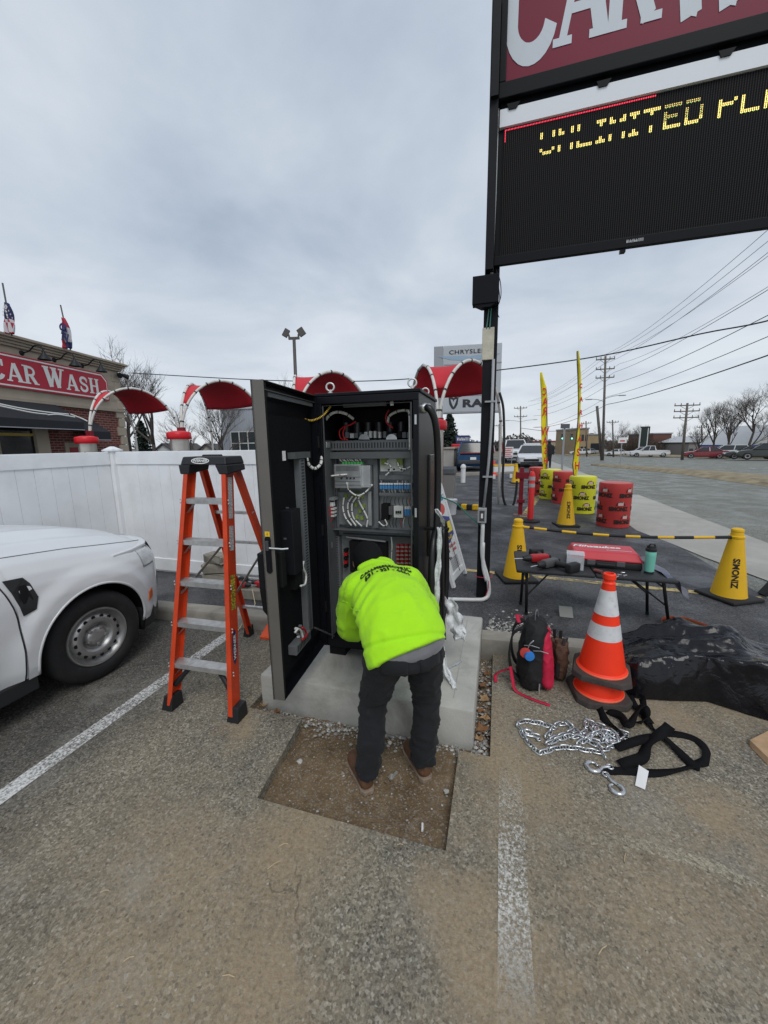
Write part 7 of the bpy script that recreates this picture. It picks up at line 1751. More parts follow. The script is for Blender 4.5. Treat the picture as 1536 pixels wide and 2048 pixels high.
# grey film hanging off the table end
pts=[]; A_=[Vector((1.40,4.27,TZ+.012)),Vector((1.50,3.70,TZ+.012))]; mb=MB()
path=[[(1.36,4.26,TZ+.006),(1.47,4.24,TZ+.004),(1.62,4.10,.50),(1.72,4.0,.42)],[(1.42,3.66,TZ+.006),(1.50,3.66,TZ-.01),(1.56,3.72,.48),(1.66,3.82,.40)]]
a,b=bez(path[0],6),bez(path[1],6)
for i in range(len(a)):
 for k in range(6):p=a[i].lerp(b[i],k/5); pts.append((p.x,p.y,p.z+.012*math.sin(k*2+i*.4)))
mb.grid(pts,6,len(a)); tag(mb.build('plastic_film',mat('grey_film',(.10,.105,.145),.3,bump=.3,bscale=20),smooth=True,solid=.002),'stiff dark grey plastic film sagging off the end of the table','plastic film')
# under and behind the table
p=P(1132,1232,.12); tag(MB().hexa([(p[0]-.06,p[1]-.03,.121),(p[0]+.06,p[1]-.035,.121),(p[0]+.06,p[1]+.05,.121),(p[0]-.06,p[1]+.05,.121),(p[0]-.065,p[1]+.03,.20),(p[0]+.055,p[1]+.03,.20),(p[0]+.055,p[1]+.05,.20),(p[0]-.065,p[1]+.05,.20)]).build('grey_block',mat('grey_plastic',(.26,.27,.25),.7)),'small grey plastic block under the folding table','block')
st_=thing('orange_strap','rust orange webbing strap coiled behind the black tarp','strap',tuple(P(1380,1255,.12))); M_OST=mat('strap_rust',(.26,.055,.02),.8,bump=.3,bscale=150)
for q_ in([(1322,1250),(1325,1243),(1345,1241),(1352,1250),(1345,1256)],[(1350,1252),(1362,1242),(1395,1252),(1425,1262)]):
 pts=bez([tuple(P(a,b,.12))for a,b in q_],5); mb=MB(); mb.grid([(p.x,p.y,p.z+z)for p in pts for z in(.0,.045)],2,len(pts)); mb.build('webbing',M_OST,st_,smooth=True,solid=.003)
bp_=P(1524,1190,.12); tag(MB().bar(tuple(bp_),tuple(bp_+np.array([.16,.06,.20])),.07,.05).build('tilted_bar',M_CB),'thick black bar leaning beside the yellow cone at the striped bar end','bar')
# ------------------------------------------------------------------ two stacked traffic cones
M_TO=mat('traffic_orange',(.92,.040,.008),.5,var=.06,vscale=6); M_TR=mat('reflective_white',(.60,.61,.62),.45,var=.1,vscale=12,dirt=(.35,.34,.33),dscale=22,damt=.5); M_TBASE=mat('recycled_rubber',(.055,.045,.04),.85,var=.25,vscale=14,bump=.35,bscale=60)
def traffic_cone(c0,rz,label,bands=True,cut=False):
 t=thing('traffic_cone',label,'traffic cone',c0,'stacked traffic cones'); q_=Quaternion((0,0,1),rz); x,y,z=c0; b0=Vector(c0)
 n=8; w_,ch=.185,.06
 oc=[(w_,-w_+ch),(w_,w_-ch),(w_-ch,w_),(-w_+ch,w_),(-w_,w_-ch),(-w_,-w_+ch),(-w_+ch,-w_),(w_-ch,-w_)]
 mb=MB(); mb.add([tuple(q_@Vector((a,b,0))+b0)for a,b in oc]+[tuple(q_@Vector((a*.96,b*.96,.042))+b0)for a,b in oc],[(i,(i+1)%8,(i+1)%8+8,i+8)for i in range(8)]+[tuple(range(7,-1,-1)),tuple(range(8,16))]); mb.build('base',M_TBASE,t,bevel=.008)
 def rr(h):return .148-(.148-.030)*(h-.05)/(.71-.05)
 MB().lathe([(.162,.043),(.160,.052),(.148,.062),(rr(.40),.40)],c0,40,cap=False).build('skirt',M_TO,t,smooth=35)
 MB().lathe([(.163,.0425),(.164,.048),(.160,.053)],c0,40,cap=False).build('rim',mat('faded_orange',(.90,.16,.08),.55),t,smooth=True)
 if cut:return t
 MB().lathe([(rr(.395),.395),(rr(.66),.66),(.041,.675),(.033,.685),(.033,.70),(.041,.705),(.040,.735),(.036,.74),(.026,.742),(.022,.70)],c0,40,cap=False).build('neck',M_TO,t,smooth=35)
 if bands:
  for(h0,h1)in((.285,.392),(.457,.628)):MB().lathe([(rr(h0)+.002,h0),(rr(h1)+.002,h1)],c0,40,cap=False).build('reflective_band',M_TR,t,smooth=True)
 return t
traffic_cone((.748,2.83,.0),.12,'lower orange traffic cone at the bottom of the stack by the backpack',False,True)
traffic_cone((.76,2.842,.165),-.22,'upper orange and white traffic cone stacked on another cone')
# ------------------------------------------------------------------ backpack and tool pouch
M_BAG=mat('bag_black',(.012,.012,.013),.8,var=.2,vscale=14,bump=.3,bscale=160); M_BRD=mat('bag_red',(.50,.012,.05),.75,var=.1,vscale=10,bump=.2,bscale=200)
bag=thing('backpack','black and red tool backpack standing against the kerb','backpack',(.32,2.85,0)); BX=Vector((.325,2.86,0)); bf=Vector((.97,-.12,0)).normalized(); bs=Vector((.12,.97,0)).normalized()
# bf: from the strap side towards the red front; bs: across the width
mb=MB()
for(f0,w0,d0,h0,h1)in((-.03,.15,.10,.0,.50),):
 rings=[]
 for z,k,sh in((.012,.86,0),(.03,.98,0),(.12,1.03,0),(.26,1.0,.005),(.38,.92,.01),(.46,.78,.012),(.50,.55,.012),(.512,.25,.012)):rings.append((BX+bf*(-.025+sh)+zv*z,bf,bs,.105*k,.155*k))
 loft(mb,rings,24)
bo=remeshed(mb,'main_bag',M_BAG,bag,.010,3,fold(9,.006,(1,1,1),4))
mb=MB(); rings=[(BX+bf*(.088-.05*(z/.5))-bs*.015+zv*z,bf,bs,.05*k,.112*k)for z,k in((.03,.8),(.06,1),(.2,1.02),(.32,.95),(.40,.8),(.44,.5))]; loft(mb,rings,20); remeshed(mb,'front_pocket',M_BRD,bag,.008,3,fold(10,.004))
mb=MB(); rings=[(BX+bf*(.118-.05*(z/.5))+bs*.02+zv*z,bf,bs,.02*k,.10*k)for z,k in((.04,.8),(.1,1),(.25,.9),(.30,.6))]; loft(mb,rings,16); mb.build('pocket_panel',M_BAG,bag,smooth=True)
def ribbon(pts,w_,m_,name,par,up=(0,0,1),n=6,th=.003,twist=0.0):
 q_=bez(pts,n); mb=MB(); out_=[]
 for i,p in enumerate(q_):
  d=(q_[min(i+1,len(q_)-1)]-q_[max(i-1,0)]).normalized(); s_=d.cross(Vector(up)); s_=s_.normalized()if s_.length>1e-4 else Vector((1,0,0))
  if twist:s_=Quaternion(d,twist*math.sin(i*.25))@s_
  out_+=[p-s_*w_/2,p+s_*w_/2]
 mb.grid(out_,2,len(q_)); return mb.build(name,m_,par,smooth=True,solid=th)
for s_ in(-.07,.07):
 ribbon([BX-bf*.10+bs*s_+zv*.46,BX-bf*.165+bs*s_*1.1+zv*.40,BX-bf*.185+bs*s_*1.2+zv*.25,BX-bf*.165+bs*s_*1.3+zv*.12,BX-bf*.11+bs*s_*1.3+zv*.05],.055,M_BAG,'shoulder_strap',bag,up=tuple(bf),th=.012)
ribbon([BX-bf*.02-bs*.03+zv*.50,BX-bf*.02-bs*.02+zv*.56,BX-bf*.01+bs*.03+zv*.565,BX-bf*.0+bs*.05+zv*.50],.022,mat('handle_loop_grey',(.13,.135,.14),.7),'grab_handle',bag,up=tuple(bf),th=.006)
ribbon([BX-bf*.17-bs*.12+zv*.16,BX-bf*.15-bs*.15+zv*.08,BX-bf*.12-bs*.18+zv*.012,BX+bf*.0-bs*.23+zv*.008,BX+bf*.11-bs*.25+zv*.006],.025,M_BRD,'red_strap',bag)
ribbon([BX-bf*.17-bs*.05+zv*.10,BX-bf*.24-bs*.06+zv*.07,BX-bf*.28-bs*.07+zv*.03,BX-bf*.27-bs*.12+zv*.006],.024,M_BRD,'red_strap',bag)
ribbon([BX-bf*.11+bs*.06+zv*.48,BX-bf*.15+bs*.04+zv*.50,BX-bf*.13-bs*.02+zv*.47],.028,M_BRD,'red_strap',bag)
ribbon([BX+bf*.06-bs*.01+zv*.47,BX+bf*.09+bs*.0+zv*.43,BX+bf*.10+zv*.39],.03,M_BRD,'red_tab',bag,up=tuple(bf))
sd1=BX-bs*.165
for(z,f,L)in((.36,-.03,.09),(.33,.03,.10)):MB().tube([sd1+bf*(f-.05)+zv*z+bs*.02,sd1+bf*f+zv*(z+.02)-bs*.002,sd1+bf*(f+.05)+zv*z+bs*.02],.003,5).build('zip',M_COND,bag)
MB().lathe([(.035,0),(.038,.006),(.036,.018),(.02,.02)],sd1-bf*.07+zv*.32,18,axis=-bs).build('tape_red',mat('tape_red',(.55,.06,.05),.5),bag,smooth=40)
MB().lathe([(.033,0),(.035,.006),(.033,.022),(.015,.024)],sd1-bf*.045+zv*.305-bs*.004,18,axis=-bs*.9+bf*.3).build('tape_blue',mat('tape_blue',(.03,.20,.60),.5),bag,smooth=40)
MB().tube(bez([sd1-bf*.055+zv*.35,sd1-bf*.045-bs*.01+zv*.39,sd1-bf*.02+zv*.42],5),.004,6).build('carabiner',M_SILV,bag,smooth=True)
MB().tube([sd1+bf*.035+zv*.09-bs*-.01,sd1+bf*.035+zv*.02],.005,6).build('zip_pull',M_SILV,bag)
pc=Vector((.50,2.97,0)); pouch=thing('tool_pouch','worn brown leather tool pouch beside the red backpack','tool pouch',tuple(pc)); M_LEA=mat('brown_leather',(.085,.045,.028),.75,var=.3,vscale=20,bump=.4,bscale=50)
mb=MB(); loft(mb,[(pc+zv*z,Vector((1,.2,0)).normalized(),Vector((-.2,1,0)).normalized(),.06*k,.075*k)for z,k in((.01,.75),(.05,.95),(.14,1),(.24,1.02),(.30,.95))],16); remeshed(mb,'pouch_body',M_LEA,pouch,.009,2,fold(12,.007))
for k in range(5):
 a=k*1.3; b0=pc+Vector((.035*math.cos(a),.045*math.sin(a),.27)); MB().tube([b0,b0+Vector((.01*math.cos(a),.02*math.sin(a),.07+.02*(k%3)))],.012,8).build('tool_handle',random.choice([M_TBLK,M_LEA,mat('handle_dkgrey',(.06,.06,.06),.5)]),pouch)
mb=MB(); mb.tube([pc+Vector((-.02,-.075,.16)),pc+Vector((-.02,-.085,.06))],.018,8); mb.build('side_holster',M_TBLK,pouch)
# ------------------------------------------------------------------ black plastic over a pallet load
t=NT('black_poly',.24,.35); t.color(t.mix(t.noise(6,5),(.005,.005,.007),(.011,.011,.014))); t.link(t.rng(t.noise(5,5,.6),.35,.65,.14,.34),t.b.inputs['Roughness']); t.bump(t.math('ADD',t.noise(9,3,.5,1.0),t.math('MULTIPLY',t.noise(40,2),.12)),.35,.03); M_POLY=t.m
xs_=[.80,1.0,1.2,1.45,1.65,1.9,2.3,2.9]; yf=[2.98,2.83,2.86,2.92,2.83,2.74,2.70,2.75]; yb=[3.32,3.42,3.47,3.48,3.50,3.50,3.5,3.5]; hz_=[.14,.25,.30,.31,.33,.31,.29,.28]
nu,nv=66,30; pts=[]; rt=random.Random(31)
for j in range(nv):
 for i in range(nu):
  u,v=i/(nu-1),j/(nv-1); x=.80+2.1*u+rt.uniform(-.012,.012); a,b,h=np.interp(x,xs_,yf),np.interp(x,xs_,yb),np.interp(x,xs_,hz_); y=a+(b-a)*v+(rt.uniform(-.010,.010)if 0<v<1 else 0)
  k=min(1,v/.20); k=math.sin(k*math.pi/2)**.7; kb=min(1,(1-v)/.15); kb=math.sin(kb*math.pi/2); ke=min(1,u/.10); ke=math.sin(max(0,ke)*math.pi/2)**.7
  w_=mnoise.noise(Vector((x*2.2,y*2.5,3))); d1=x*.75+y*.65; d2=-x*.5+y*.85
  f1=1-abs(mnoise.noise(Vector((d2*3.2+w_,d1*.9,1.3)))); f2=1-abs(mnoise.noise(Vector((x*6-y*3,y*6,7.7))))
  env=min(1,k*kb*ke+.12); z=h*k*kb*ke+env*(.085*(f1**4-.3)+.012*(f2**4-.25)+.085*w_+.012*(1-abs(mnoise.noise(Vector((d1*16,d2*7,4)))))**4+rt.uniform(-.003,.003))
  if v>.8 and y>kerb_y(x):z=max(z,.128)
  tuck=.05*math.sin(min(1,v/.1)*math.pi)if v<.1 else 0
  pts.append((x,y-(.05*f1**3*(1 if .03<v<.35 else 0)),max(z,.006)))
mb=MB(); mb.grid(pts,nu,nv); tarp=mb.build('black_tarp',M_POLY,smooth=True)
md=tarp.modifiers.new('s','SUBSURF'); md.subdivision_type='SIMPLE'; md.levels=md.render_levels=1
md=tarp.modifiers.new('m','SMOOTH'); md.factor=.5; md.iterations=1
md=tarp.modifiers.new('s2','SUBSURF'); md.levels=md.render_levels=1
bake(tarp); tarp.data.polygons.foreach_set('use_smooth',[True]*len(tarp.data.polygons)); tag(tarp,'crumpled black plastic sheet over a bulky load by the cones','tarp')
# ------------------------------------------------------------------ chain with hooks
M_CHN=mat('galvanised_chain',(.55,.57,.58),.28,.85,var=.12,vscale=40)
chn=thing('steel_chain','heap of galvanised steel chain with two hooks on the asphalt','chain',tuple(P(1140,1480,0)))
lk=MB(); L_,W_=.0155,.0125; pl_=[]
for k in range(16):
 a=2*math.pi*k/16; pl_.append(((L_ if math.cos(a)>0 else-L_)*(1 if abs(math.cos(a))>.3 else abs(math.cos(a))/.3)+W_*math.cos(a),W_*math.sin(a)*1.0,0))
lk.tube(pl_,.0056,6,closed=True); lme=lk.mesh('link',(0,0,0),True); lme.materials.append(M_CHN); off=wloc(chn)
def chain_run(pxs,z0=.008,step=.036,wob=.0):
 q_=bez([Vector((*P(a,b,0)[:2],z0+(c[0]if c else 0)))for a,b,*c in pxs],12); d_=[0]
 for a,b in zip(q_[:-1],q_[1:]):d_.append(d_[-1]+(b-a).length)
 n=int(d_[-1]/step)
 for k in range(n+1):
  s_=k*step; i=max(j for j in range(len(d_))if d_[j]<=s_); i=min(i,len(q_)-2); f=(s_-d_[i])/max(1e-6,d_[i+1]-d_[i]); p=q_[i].lerp(q_[i+1],f); dr=(q_[i+1]-q_[i]).normalized()
  o=bpy.data.objects.new('link',lme); col.objects.link(o); o.parent=chn; roll=(R(12)if k%2 else R(82))+random.uniform(-.3,.3)
  o.rotation_mode='QUATERNION'; o.rotation_quaternion=dr.to_track_quat('X','Z')@Quaternion((1,0,0),roll); o.location=p-off+Vector((random.uniform(-wob,wob),random.uniform(-wob,wob),(.004 if k%2==0 else 0)))
chain_run([(1070,1474),(1052,1470),(1040,1458),(1036,1450),(1050,1445),(1078,1449),(1098,1455),(1112,1462)])
chain_run([(1040,1462),(1052,1482),(1068,1500),(1082,1508),(1098,1503),(1120,1498),(1150,1499),(1178,1504),(1200,1508),(1208,1516)])
rs=random.Random(12)
chain_run([(1095,1475),(1110,1455),(1130,1450),(1145,1462),(1125,1472),(1105,1480),(1095,1490),(1115,1482),(1145,1475),(1165,1480),(1150,1462),(1135,1452,.01)],wob=.003)
chain_run([(1150,1478),(1170,1465),(1172,1447),(1185,1450),(1195,1465),(1180,1478),(1195,1486),(1215,1478),(1210,1460),(1196,1452),(1185,1462,.012),(1200,1475,.014)],wob=.003)
chain_run([(1170,1482),(1190,1492),(1205,1500),(1222,1496),(1215,1485),(1230,1475),(1245,1468),(1252,1474),(1240,1482),(1228,1470),(1216,1466,.012),(1206,1482,.012)],wob=.003)
chain_run([(1160,1490),(1180,1476,.012),(1200,1470,.016),(1220,1474,.016),(1235,1484,.006),(1222,1490,.006)],wob=.003)
def hook(px,py,a,s_):
 p=Vector(P(px,py,.009)); ca,sa=math.cos(a),math.sin(a)
 pts=[(-.055,.0),(-.02,.0),(.0,.012),(.028,.022),(.05,.008),(.052,-.018),(.03,-.034),(.004,-.026),(.002,-.008)]
 mb=MB(); mb.tube(bez([(p.x+s_*(x*ca-y*sa),p.y+s_*(x*sa+y*ca),p.z)for x,y in pts],5),[.008*s_]*12+[.011*s_]*20+[.007*s_]*9,9); mb.build('hook',M_CHN,chn,smooth=True)
 mb=MB(); mb.tube([(p.x+s_*(x*ca-y*sa),p.y+s_*(x*sa+y*ca),p.z)for x,y in[(-.055+.014*math.cos(t),.014*math.sin(t))for t in np.linspace(0,6.283,12,endpoint=False)]],.005*s_,7,closed=True); mb.build('hook_eye',M_CHN,chn,smooth=True)
hook(1062,1470,R(150),.9); hook(1198,1535,R(200),1.15); hook(1228,1568,R(-65),1.1)
# black webbing strap
M_WEB=mat('webbing_black',(.007,.007,.008),.85,spec=.15,var=.15,vscale=30,bump=.3,bscale=220)
stp=thing('tow_strap','long black webbing strap looped on the asphalt with a white tag','strap',tuple(P(1320,1510,0)))
def gp(pxs):return[Vector((*P(a,b,0)[:2],(c[0]if c else .006)))for a,b,*c in pxs]
ribbon(gp([(1205,1542),(1250,1546),(1310,1548),(1360,1540),(1395,1530),(1412,1522),(1410,1500),(1390,1482),(1350,1470),(1320,1468),(1298,1450),(1288,1425),(1284,1400)]),.048,M_WEB,'webbing',stp,th=.004,twist=.5)
ribbon(gp([(1232,1500,.012),(1265,1490,.02),(1300,1480,.02),(1325,1478,.02),(1350,1500,.016),(1380,1530,.014),(1400,1540,.014)]),.05,M_WEB,'webbing',stp,th=.004,twist=.4)
ribbon(gp([(1240,1535,.016),(1262,1530,.02),(1285,1520,.02),(1292,1500,.024),(1310,1484,.03),(1330,1470,.035),(1338,1465,.05)]),.06,M_WEB,'webbing',stp,th=.004,twist=.6)
ribbon(gp([(1195,1405,.02),(1200,1425,.012),(1212,1445,.012),(1235,1462,.018),(1250,1480,.018)]),.05,M_WEB,'webbing',stp,th=.004,twist=.8)
ribbon(gp([(1215,1425,.012),(1240,1440,.03),(1255,1465,.05),(1270,1445,.07),(1285,1430,.07),(1292,1445,.04),(1275,1452,.02)]),.05,M_WEB,'webbing',stp,th=.004,twist=.9)
ribbon(gp([(1258,1395,.02),(1268,1415,.02),(1285,1432,.02),(1300,1450,.012)]),.05,M_WEB,'webbing',stp,th=.004)
a,b,c_,d=[Vector((*P(x,y,0)[:2],z))for x,y,z in((1277,1537,.022),(1297,1547,.014),(1290,1581,.005),(1270,1573,.007))]
mb=MB(); mb.quad(a,b,c_,d); mb.build('tag',M_WHT,stp,solid=.001)
# end of a board at the right
tag(MB().hexa([(*P(1498,1492)[:2],.002),(*P(1536,1532)[:2],.002),(*P(1610,1500)[:2],.002),(*P(1560,1462)[:2],.002),(*P(1498,1488)[:2],.03),(*P(1536,1526)[:2],.03),(*P(1610,1494)[:2],.03),(*P(1560,1457)[:2],.03)]).build('timber_board',M_WOOD,bevel=.002),'end of a pale timber board lying on the asphalt','timber')
# ------------------------------------------------------------------ vehicles down the road
def car(kind,c_,loc,rz,label,cat,group=None,name=None,rear_bar=False,detail=True):
 L,W,H={'sedan':(4.75,1.86,1.46),'suv':(4.75,1.94,1.74),'pickup':(5.6,2.0,1.88),'hatch':(4.2,1.78,1.5)}[kind]
 t=thing(name or{'sedan':'parked_sedan','suv':'parked_suv','pickup':'pickup_truck','hatch':'parked_hatchback'}[kind],label,cat,(0,0,0),group)
 pm=mat('paint_%02d%02d%02d'%tuple(int(q*99)for q in c_),c_,.25,coat=.5); w_=W/2
 belt={'sedan':.95,'suv':1.08,'pickup':1.12,'hatch':.95}[kind]; gz={'sedan':.19,'suv':.24,'pickup':.30,'hatch':.2}[kind]
 hoodz={'sedan':.86,'suv':1.02,'pickup':1.10,'hatch':.9}[kind]; tail={'sedan':.98,'suv':1.08,'pickup':1.05,'hatch':.98}[kind]
 st=[(-L/2,.86,tail-.12,gz+.22),(-L/2+.12,.95,tail,gz+.05),(-L/2+.9,1,belt+.01,gz),(0,1,belt,gz),(L*.18,1,belt-.01,gz),(L*.30,.99,hoodz+.04,gz),(L/2-.35,.95,hoodz-.06,gz+.03),(L/2-.08,.86,hoodz-.16,gz+.08),(L/2,.74,hoodz-.26,gz+.18)]
 mb=MB(); pts=[]; n=10
 for(y,k,zt_,zb_)in st:
  m_=zb_+(zt_-zb_)*.55
  for(x,z)in((-w_*k*.9,zb_),(-w_*k,zb_+.12),(-w_*k,m_),(-w_*k*.955,zt_-.03),(-w_*k*.80,zt_),(w_*k*.80,zt_),(w_*k*.955,zt_-.03),(w_*k,m_),(w_*k,zb_+.12),(w_*k*.9,zb_)):pts.append((x,y,z))
 mb.grid(pts,n,len(st),closed=True); mb.add(pts[:n],[tuple(range(n-1,-1,-1))][:1]); mb.add(pts[-n:],[tuple(range(n))]); mb.f=[f[::-1]for f in mb.f]
 mb.build('body',pm,t,smooth=32,world=False)
 # cabin
 if kind=='pickup':yb0,yb1,yt0,yt1=-.75,1.35,-.62,.55
 elif kind=='suv':yb0,yb1,yt0,yt1=-L/2+.12,1.15,-L/2+.42,.38
 elif kind=='hatch':yb0,yb1,yt0,yt1=-L/2+.15,1.1,-L/2+.6,.3
 else:yb0,yb1,yt0,yt1=-L/2+.62,1.12,-L/2+1.35,.32
 bw,tw=w_*.93,w_*.70; zb_,zt_=belt-.01,H-.05
 mb=MB(); mb.hexa([(-bw,yb0,zb_),(bw,yb0,zb_),(bw,yb1,zb_),(-bw,yb1,zb_),(-tw,yt0,zt_),(tw,yt0,zt_),(tw,yt1,zt_),(-tw,yt1,zt_)]); mb.build('windows',M_GLS,t,bevel=.04,world=False)
 mb=MB(); mb.cbox((0,(yt0+yt1)/2,zt_+.015),(tw*2+.06,yt1-yt0+.06,.07),bev=.03); mb.build('roof',pm,t,smooth=40,world=False)
 for s_ in(-1,1):
  for(a,b)in(((bw,yb1,zb_),(tw,yt1,zt_)),((bw,yb0,zb_),(tw,yt0,zt_)),((bw+.003,(yb0+yb1)*.5-.1,zb_),(tw+.003,(yt0+yt1)*.5,zt_))):MB().bar((s_*a[0],a[1],a[2]),(s_*b[0],b[1],b[2]),.09,.05).build('pillar',pm,t,world=False)
 wr=.34 if kind in('sedan','hatch')else .38
 for s_ in(-1,1):
  for y in(-L/2+.95,L/2-.92):
   MB().lathe([(wr*.62,-.22),(wr,-.21),(wr,-.03),(wr*.92,.0),(wr*.62,-.01)],(s_*(w_+.005),y,wr),20,axis=(s_,0,0)).build('tyre',M_TYRE,t,smooth=40,world=False)
   MB().lathe([(wr*.62,-.012),(wr*.58,.004),(wr*.2,-.02),(0,-.015)],(s_*(w_+.006),y,wr),16,axis=(s_,0,0),cap=False).build('rim',M_RIM,t,smooth=40,world=False)
  hz_=hoodz-.20; MB().cbox((s_*w_*.62,L/2-.12,hz_),(.42,.26,.13),bev=.04).build('headlight',mat('lamp_clear',(.70,.72,.74),.1,coat=.5),t,world=False)
  if not rear_bar:MB().cbox((s_*w_*.72,-L/2+.05,tail-.14),(.34,.12,.16),bev=.03).build('tail_light',mat('tail_red',(.35,.01,.015),.25),t,world=False)
 if rear_bar:
  MB().cbox((0,-L/2+.02,tail-.02),(W*.80,.14,.08),bev=.02).build('tail_light',mat('tail_red_dark',(.16,.01,.02),.25),t,world=False)
  MB().cbox((0,-L/2+.06,gz+.30),(W*.9,.2,.22),bev=.04).build('bumper',mat('bumper_dark',(.05,.05,.055),.5),t,world=False)
  MB().cbox((0,-L/2-.01,tail-.32),(.34,.03,.15)).build('number_plate',M_WHT,t,world=False)
 MB().cbox((0,L/2-.03,hoodz-.36),(W*.5,.1,.17),bev=.03).build('grille',M_TRIM,t,world=False)
 MB().cbox((0,L/2-.06,gz+.16),(W*.7,.16,.10),bev=.03).build('lower_grille',M_TRIM,t,world=False)
 for s_ in(-1,1):MB().cbox((s_*(w_+.08),yb1-.35,zb_+.08),(.18,.09,.12),bev=.03).build('mirror',pm,t,world=False)
 if kind=='pickup':
  for s_ in(-1,1):MB().box(*sorted((s_*(w_-.10),s_*(w_-.0))),-L/2+.12,-.78,tail-.05,tail+.06).build('bed_rail',pm,t,world=False)
 t.location=loc; t.rotation_euler=(0,0,rz); return t
def gl(px,py,z=.12):p=P(px,py,z); return(float(p[0]),float(p[1]),z)
WHT_,RED_,BLU_,DRK_,SLV_=(.62,.63,.64),(.20,.015,.025),(.014,.06,.14),(.018,.022,.02),(.34,.35,.36)
p=gl(940,943); car('suv',BLU_,(p[0],p[1]+2.4,.12),R(4),'blue sport utility vehicle seen from behind past the sign post','car',rear_bar=True,name='blue_suv')
p=gl(1067,936); wc=car('sedan',WHT_,(p[0],p[1]+2.3,.12),R(176),'white sedan facing the lot beyond the feather flags','car',name='white_sedan')
MB().cbox((0,0,1.50),(1.1,.3,.12),bev=.04).build('light_bar',mat('bar_clear',(.6,.62,.66),.3),wc,world=False)
p=gl(1030,926); pk_=car('pickup',WHT_,(p[0],p[1]+2.8,.12),R(184),'white pickup truck behind the white sedan','pickup truck',name='white_pickup')
fc=[(1232,913,'sedan',WHT_,80,'white sedan standing beside the two utility poles'),(1282,915,'suv',WHT_,75,'white sport utility vehicle before the dark billboard'),(1298,916,'pickup',(.66,.66,.66),78,'white pickup overlapping the other white vehicle by the billboard'),
 (1408,919,'sedan',RED_,72,'dark red sedan beside the leaning utility pole'),(1450,918,'suv',WHT_,74,'white sport utility vehicle behind the dark red sedan'),(1474,915,'hatch',(.30,.02,.03),74,'bright red hatchback between the white and the dark car'),(1500,921,'sedan',DRK_,70,'dark green sedan before the blue roofed shop'),(1528,922,'suv',(.03,.035,.03),70,'black sport utility vehicle at the blue roofed shop'),
 (1160,911,'sedan',WHT_,80,'small white sedan under the traffic signals'),(1176,910,'sedan',SLV_,80,'silver sedan by the tan brick building'),(1110,907,'sedan',SLV_,60,'silver sedan crossing far down the road'),(1040,899,'suv',(.25,.03,.02),178,'far red vehicle coming down the road')]
for(px,py,kd,cc_,rz,lab)in fc:
 p=PS(px,py-1); car(kd,cc_,(p[0],p[1],p[2]+.1),R(rz),lab,'car','vehicles across the road',name='distant_car')
# person by the white sedan
p=Vector(gl(1096,938)); pd=thing('person','person in dark jacket standing behind the white sedan','person',tuple(p)); DKJ=mat('dark_jacket',(.012,.013,.016),.85); pr_,pf_=Vector(_r0),Vector(_f0)
mb=MB()
for s_ in(-1,1):limb(mb,[p+pr_*.09*s_+zv*.95,p+pr_*.10*s_+zv*.5,p+pr_*.11*s_+zv*.04],[.10,.075,.06],10)
loft(mb,[(p+zv*.88,pr_,pf_,.17,.12),(p+zv*1.15,pr_,pf_,.19,.13),(p+zv*1.42,pr_,pf_,.22,.12),(p+zv*1.52,pr_,pf_,.10,.08)],14)
for s_ in(-1,1):limb(mb,[p+pr_*.2*s_+zv*1.43,p+pr_*.28*s_+zv*1.15,p+pr_*.24*s_-pf_*.1+zv*.88],[.075,.06,.045],10)
loft(mb,[(p+zv*z,pr_,pf_,.10*k,.115*k)for z,k in((1.5,.55),(1.58,.8),(1.66,.95),(1.74,.85),(1.79,.4))],12)
remeshed(mb,'body',DKJ,pd,.03,3); MB().lathe([(.112,0),(.11,.07),(.06,.13),(0,.14)],p+zv*1.68,12).build('cap',mat('cap_grey',(.2,.2,.2),.8),pd,smooth=True)
# ------------------------------------------------------------------ dealership pylon
M_DS=mat('dealer_grey',(.42,.44,.46),.4,.1,var=.04,vscale=.6); M_DST=mat('dealer_trim',(.30,.31,.33),.4,.2); M_DTX=mat('dealer_dark',(.025,.03,.035),.5); D_=33.0
ds_=PD(868,693,D_); DP=Plane(Vector((ds_[0],ds_[1],0)),Vector(_r0)*.985-Vector(_f0)*.17); dsg=thing('dealer_pylon','grey dealer pylon sign with CHRYSLER above and RAM below','sign',DP.pt(2.7,.12,-.4)); wD=DP.px(1004,700)[0]; zT=ds_[2]; zL=DP.px(940,823)[1]
mb=MB(); DP.box(mb,0,.75,.1,zT,-.9,.0); mb.build('side_post',M_DST,dsg,bevel=.03)
mb=MB(); DP.box(mb,.78,wD,zL,zT,-.8,.03); mb.build('panel',M_DS,dsg,bevel=.03)
for(py,h)in((727,.08),(790,.06),(823,.12)):
 z=DP.px(930,py)[1]; mb=MB(); DP.box(mb,.78,wD+.01,z-h,z,-.79,.06); mb.build('divider',M_DST,dsg)
u,z=DP.px(947,703); mb=MB(); text_on(mb,'CHRYSLER',.44,DP.pt(u-.5,z,.03),DP.d,zv,.02,bold=.008,sx=1.3,space=1.1); stuff(mb.build('lettering',M_DTX,dsg))
u,z=DP.px(938,714); mb=MB(); pts=[(-2.6,.16),(-1.4,.12),(-.4,.1),(0,.02),(.4,.1),(1.4,.12),(2.6,.16),(1.6,-.14),(.5,-.24),(0,-.26),(-.5,-.24),(-1.6,-.14)]; mb.add([DP.pt(u+a*.95,z+b,.05)for a,b in pts],[tuple(range(12))]); mb.build('wing_emblem',mat('wing_blue',(.28,.38,.48),.4,.3),dsg)
u,z=DP.px(950,775); mb=MB(); text_on(mb,'Jeep',1.3,DP.pt(u,z,.03),DP.d,zv,.02,bold=.03,sx=1.1); stuff(mb.build('lettering',M_DTX,dsg))
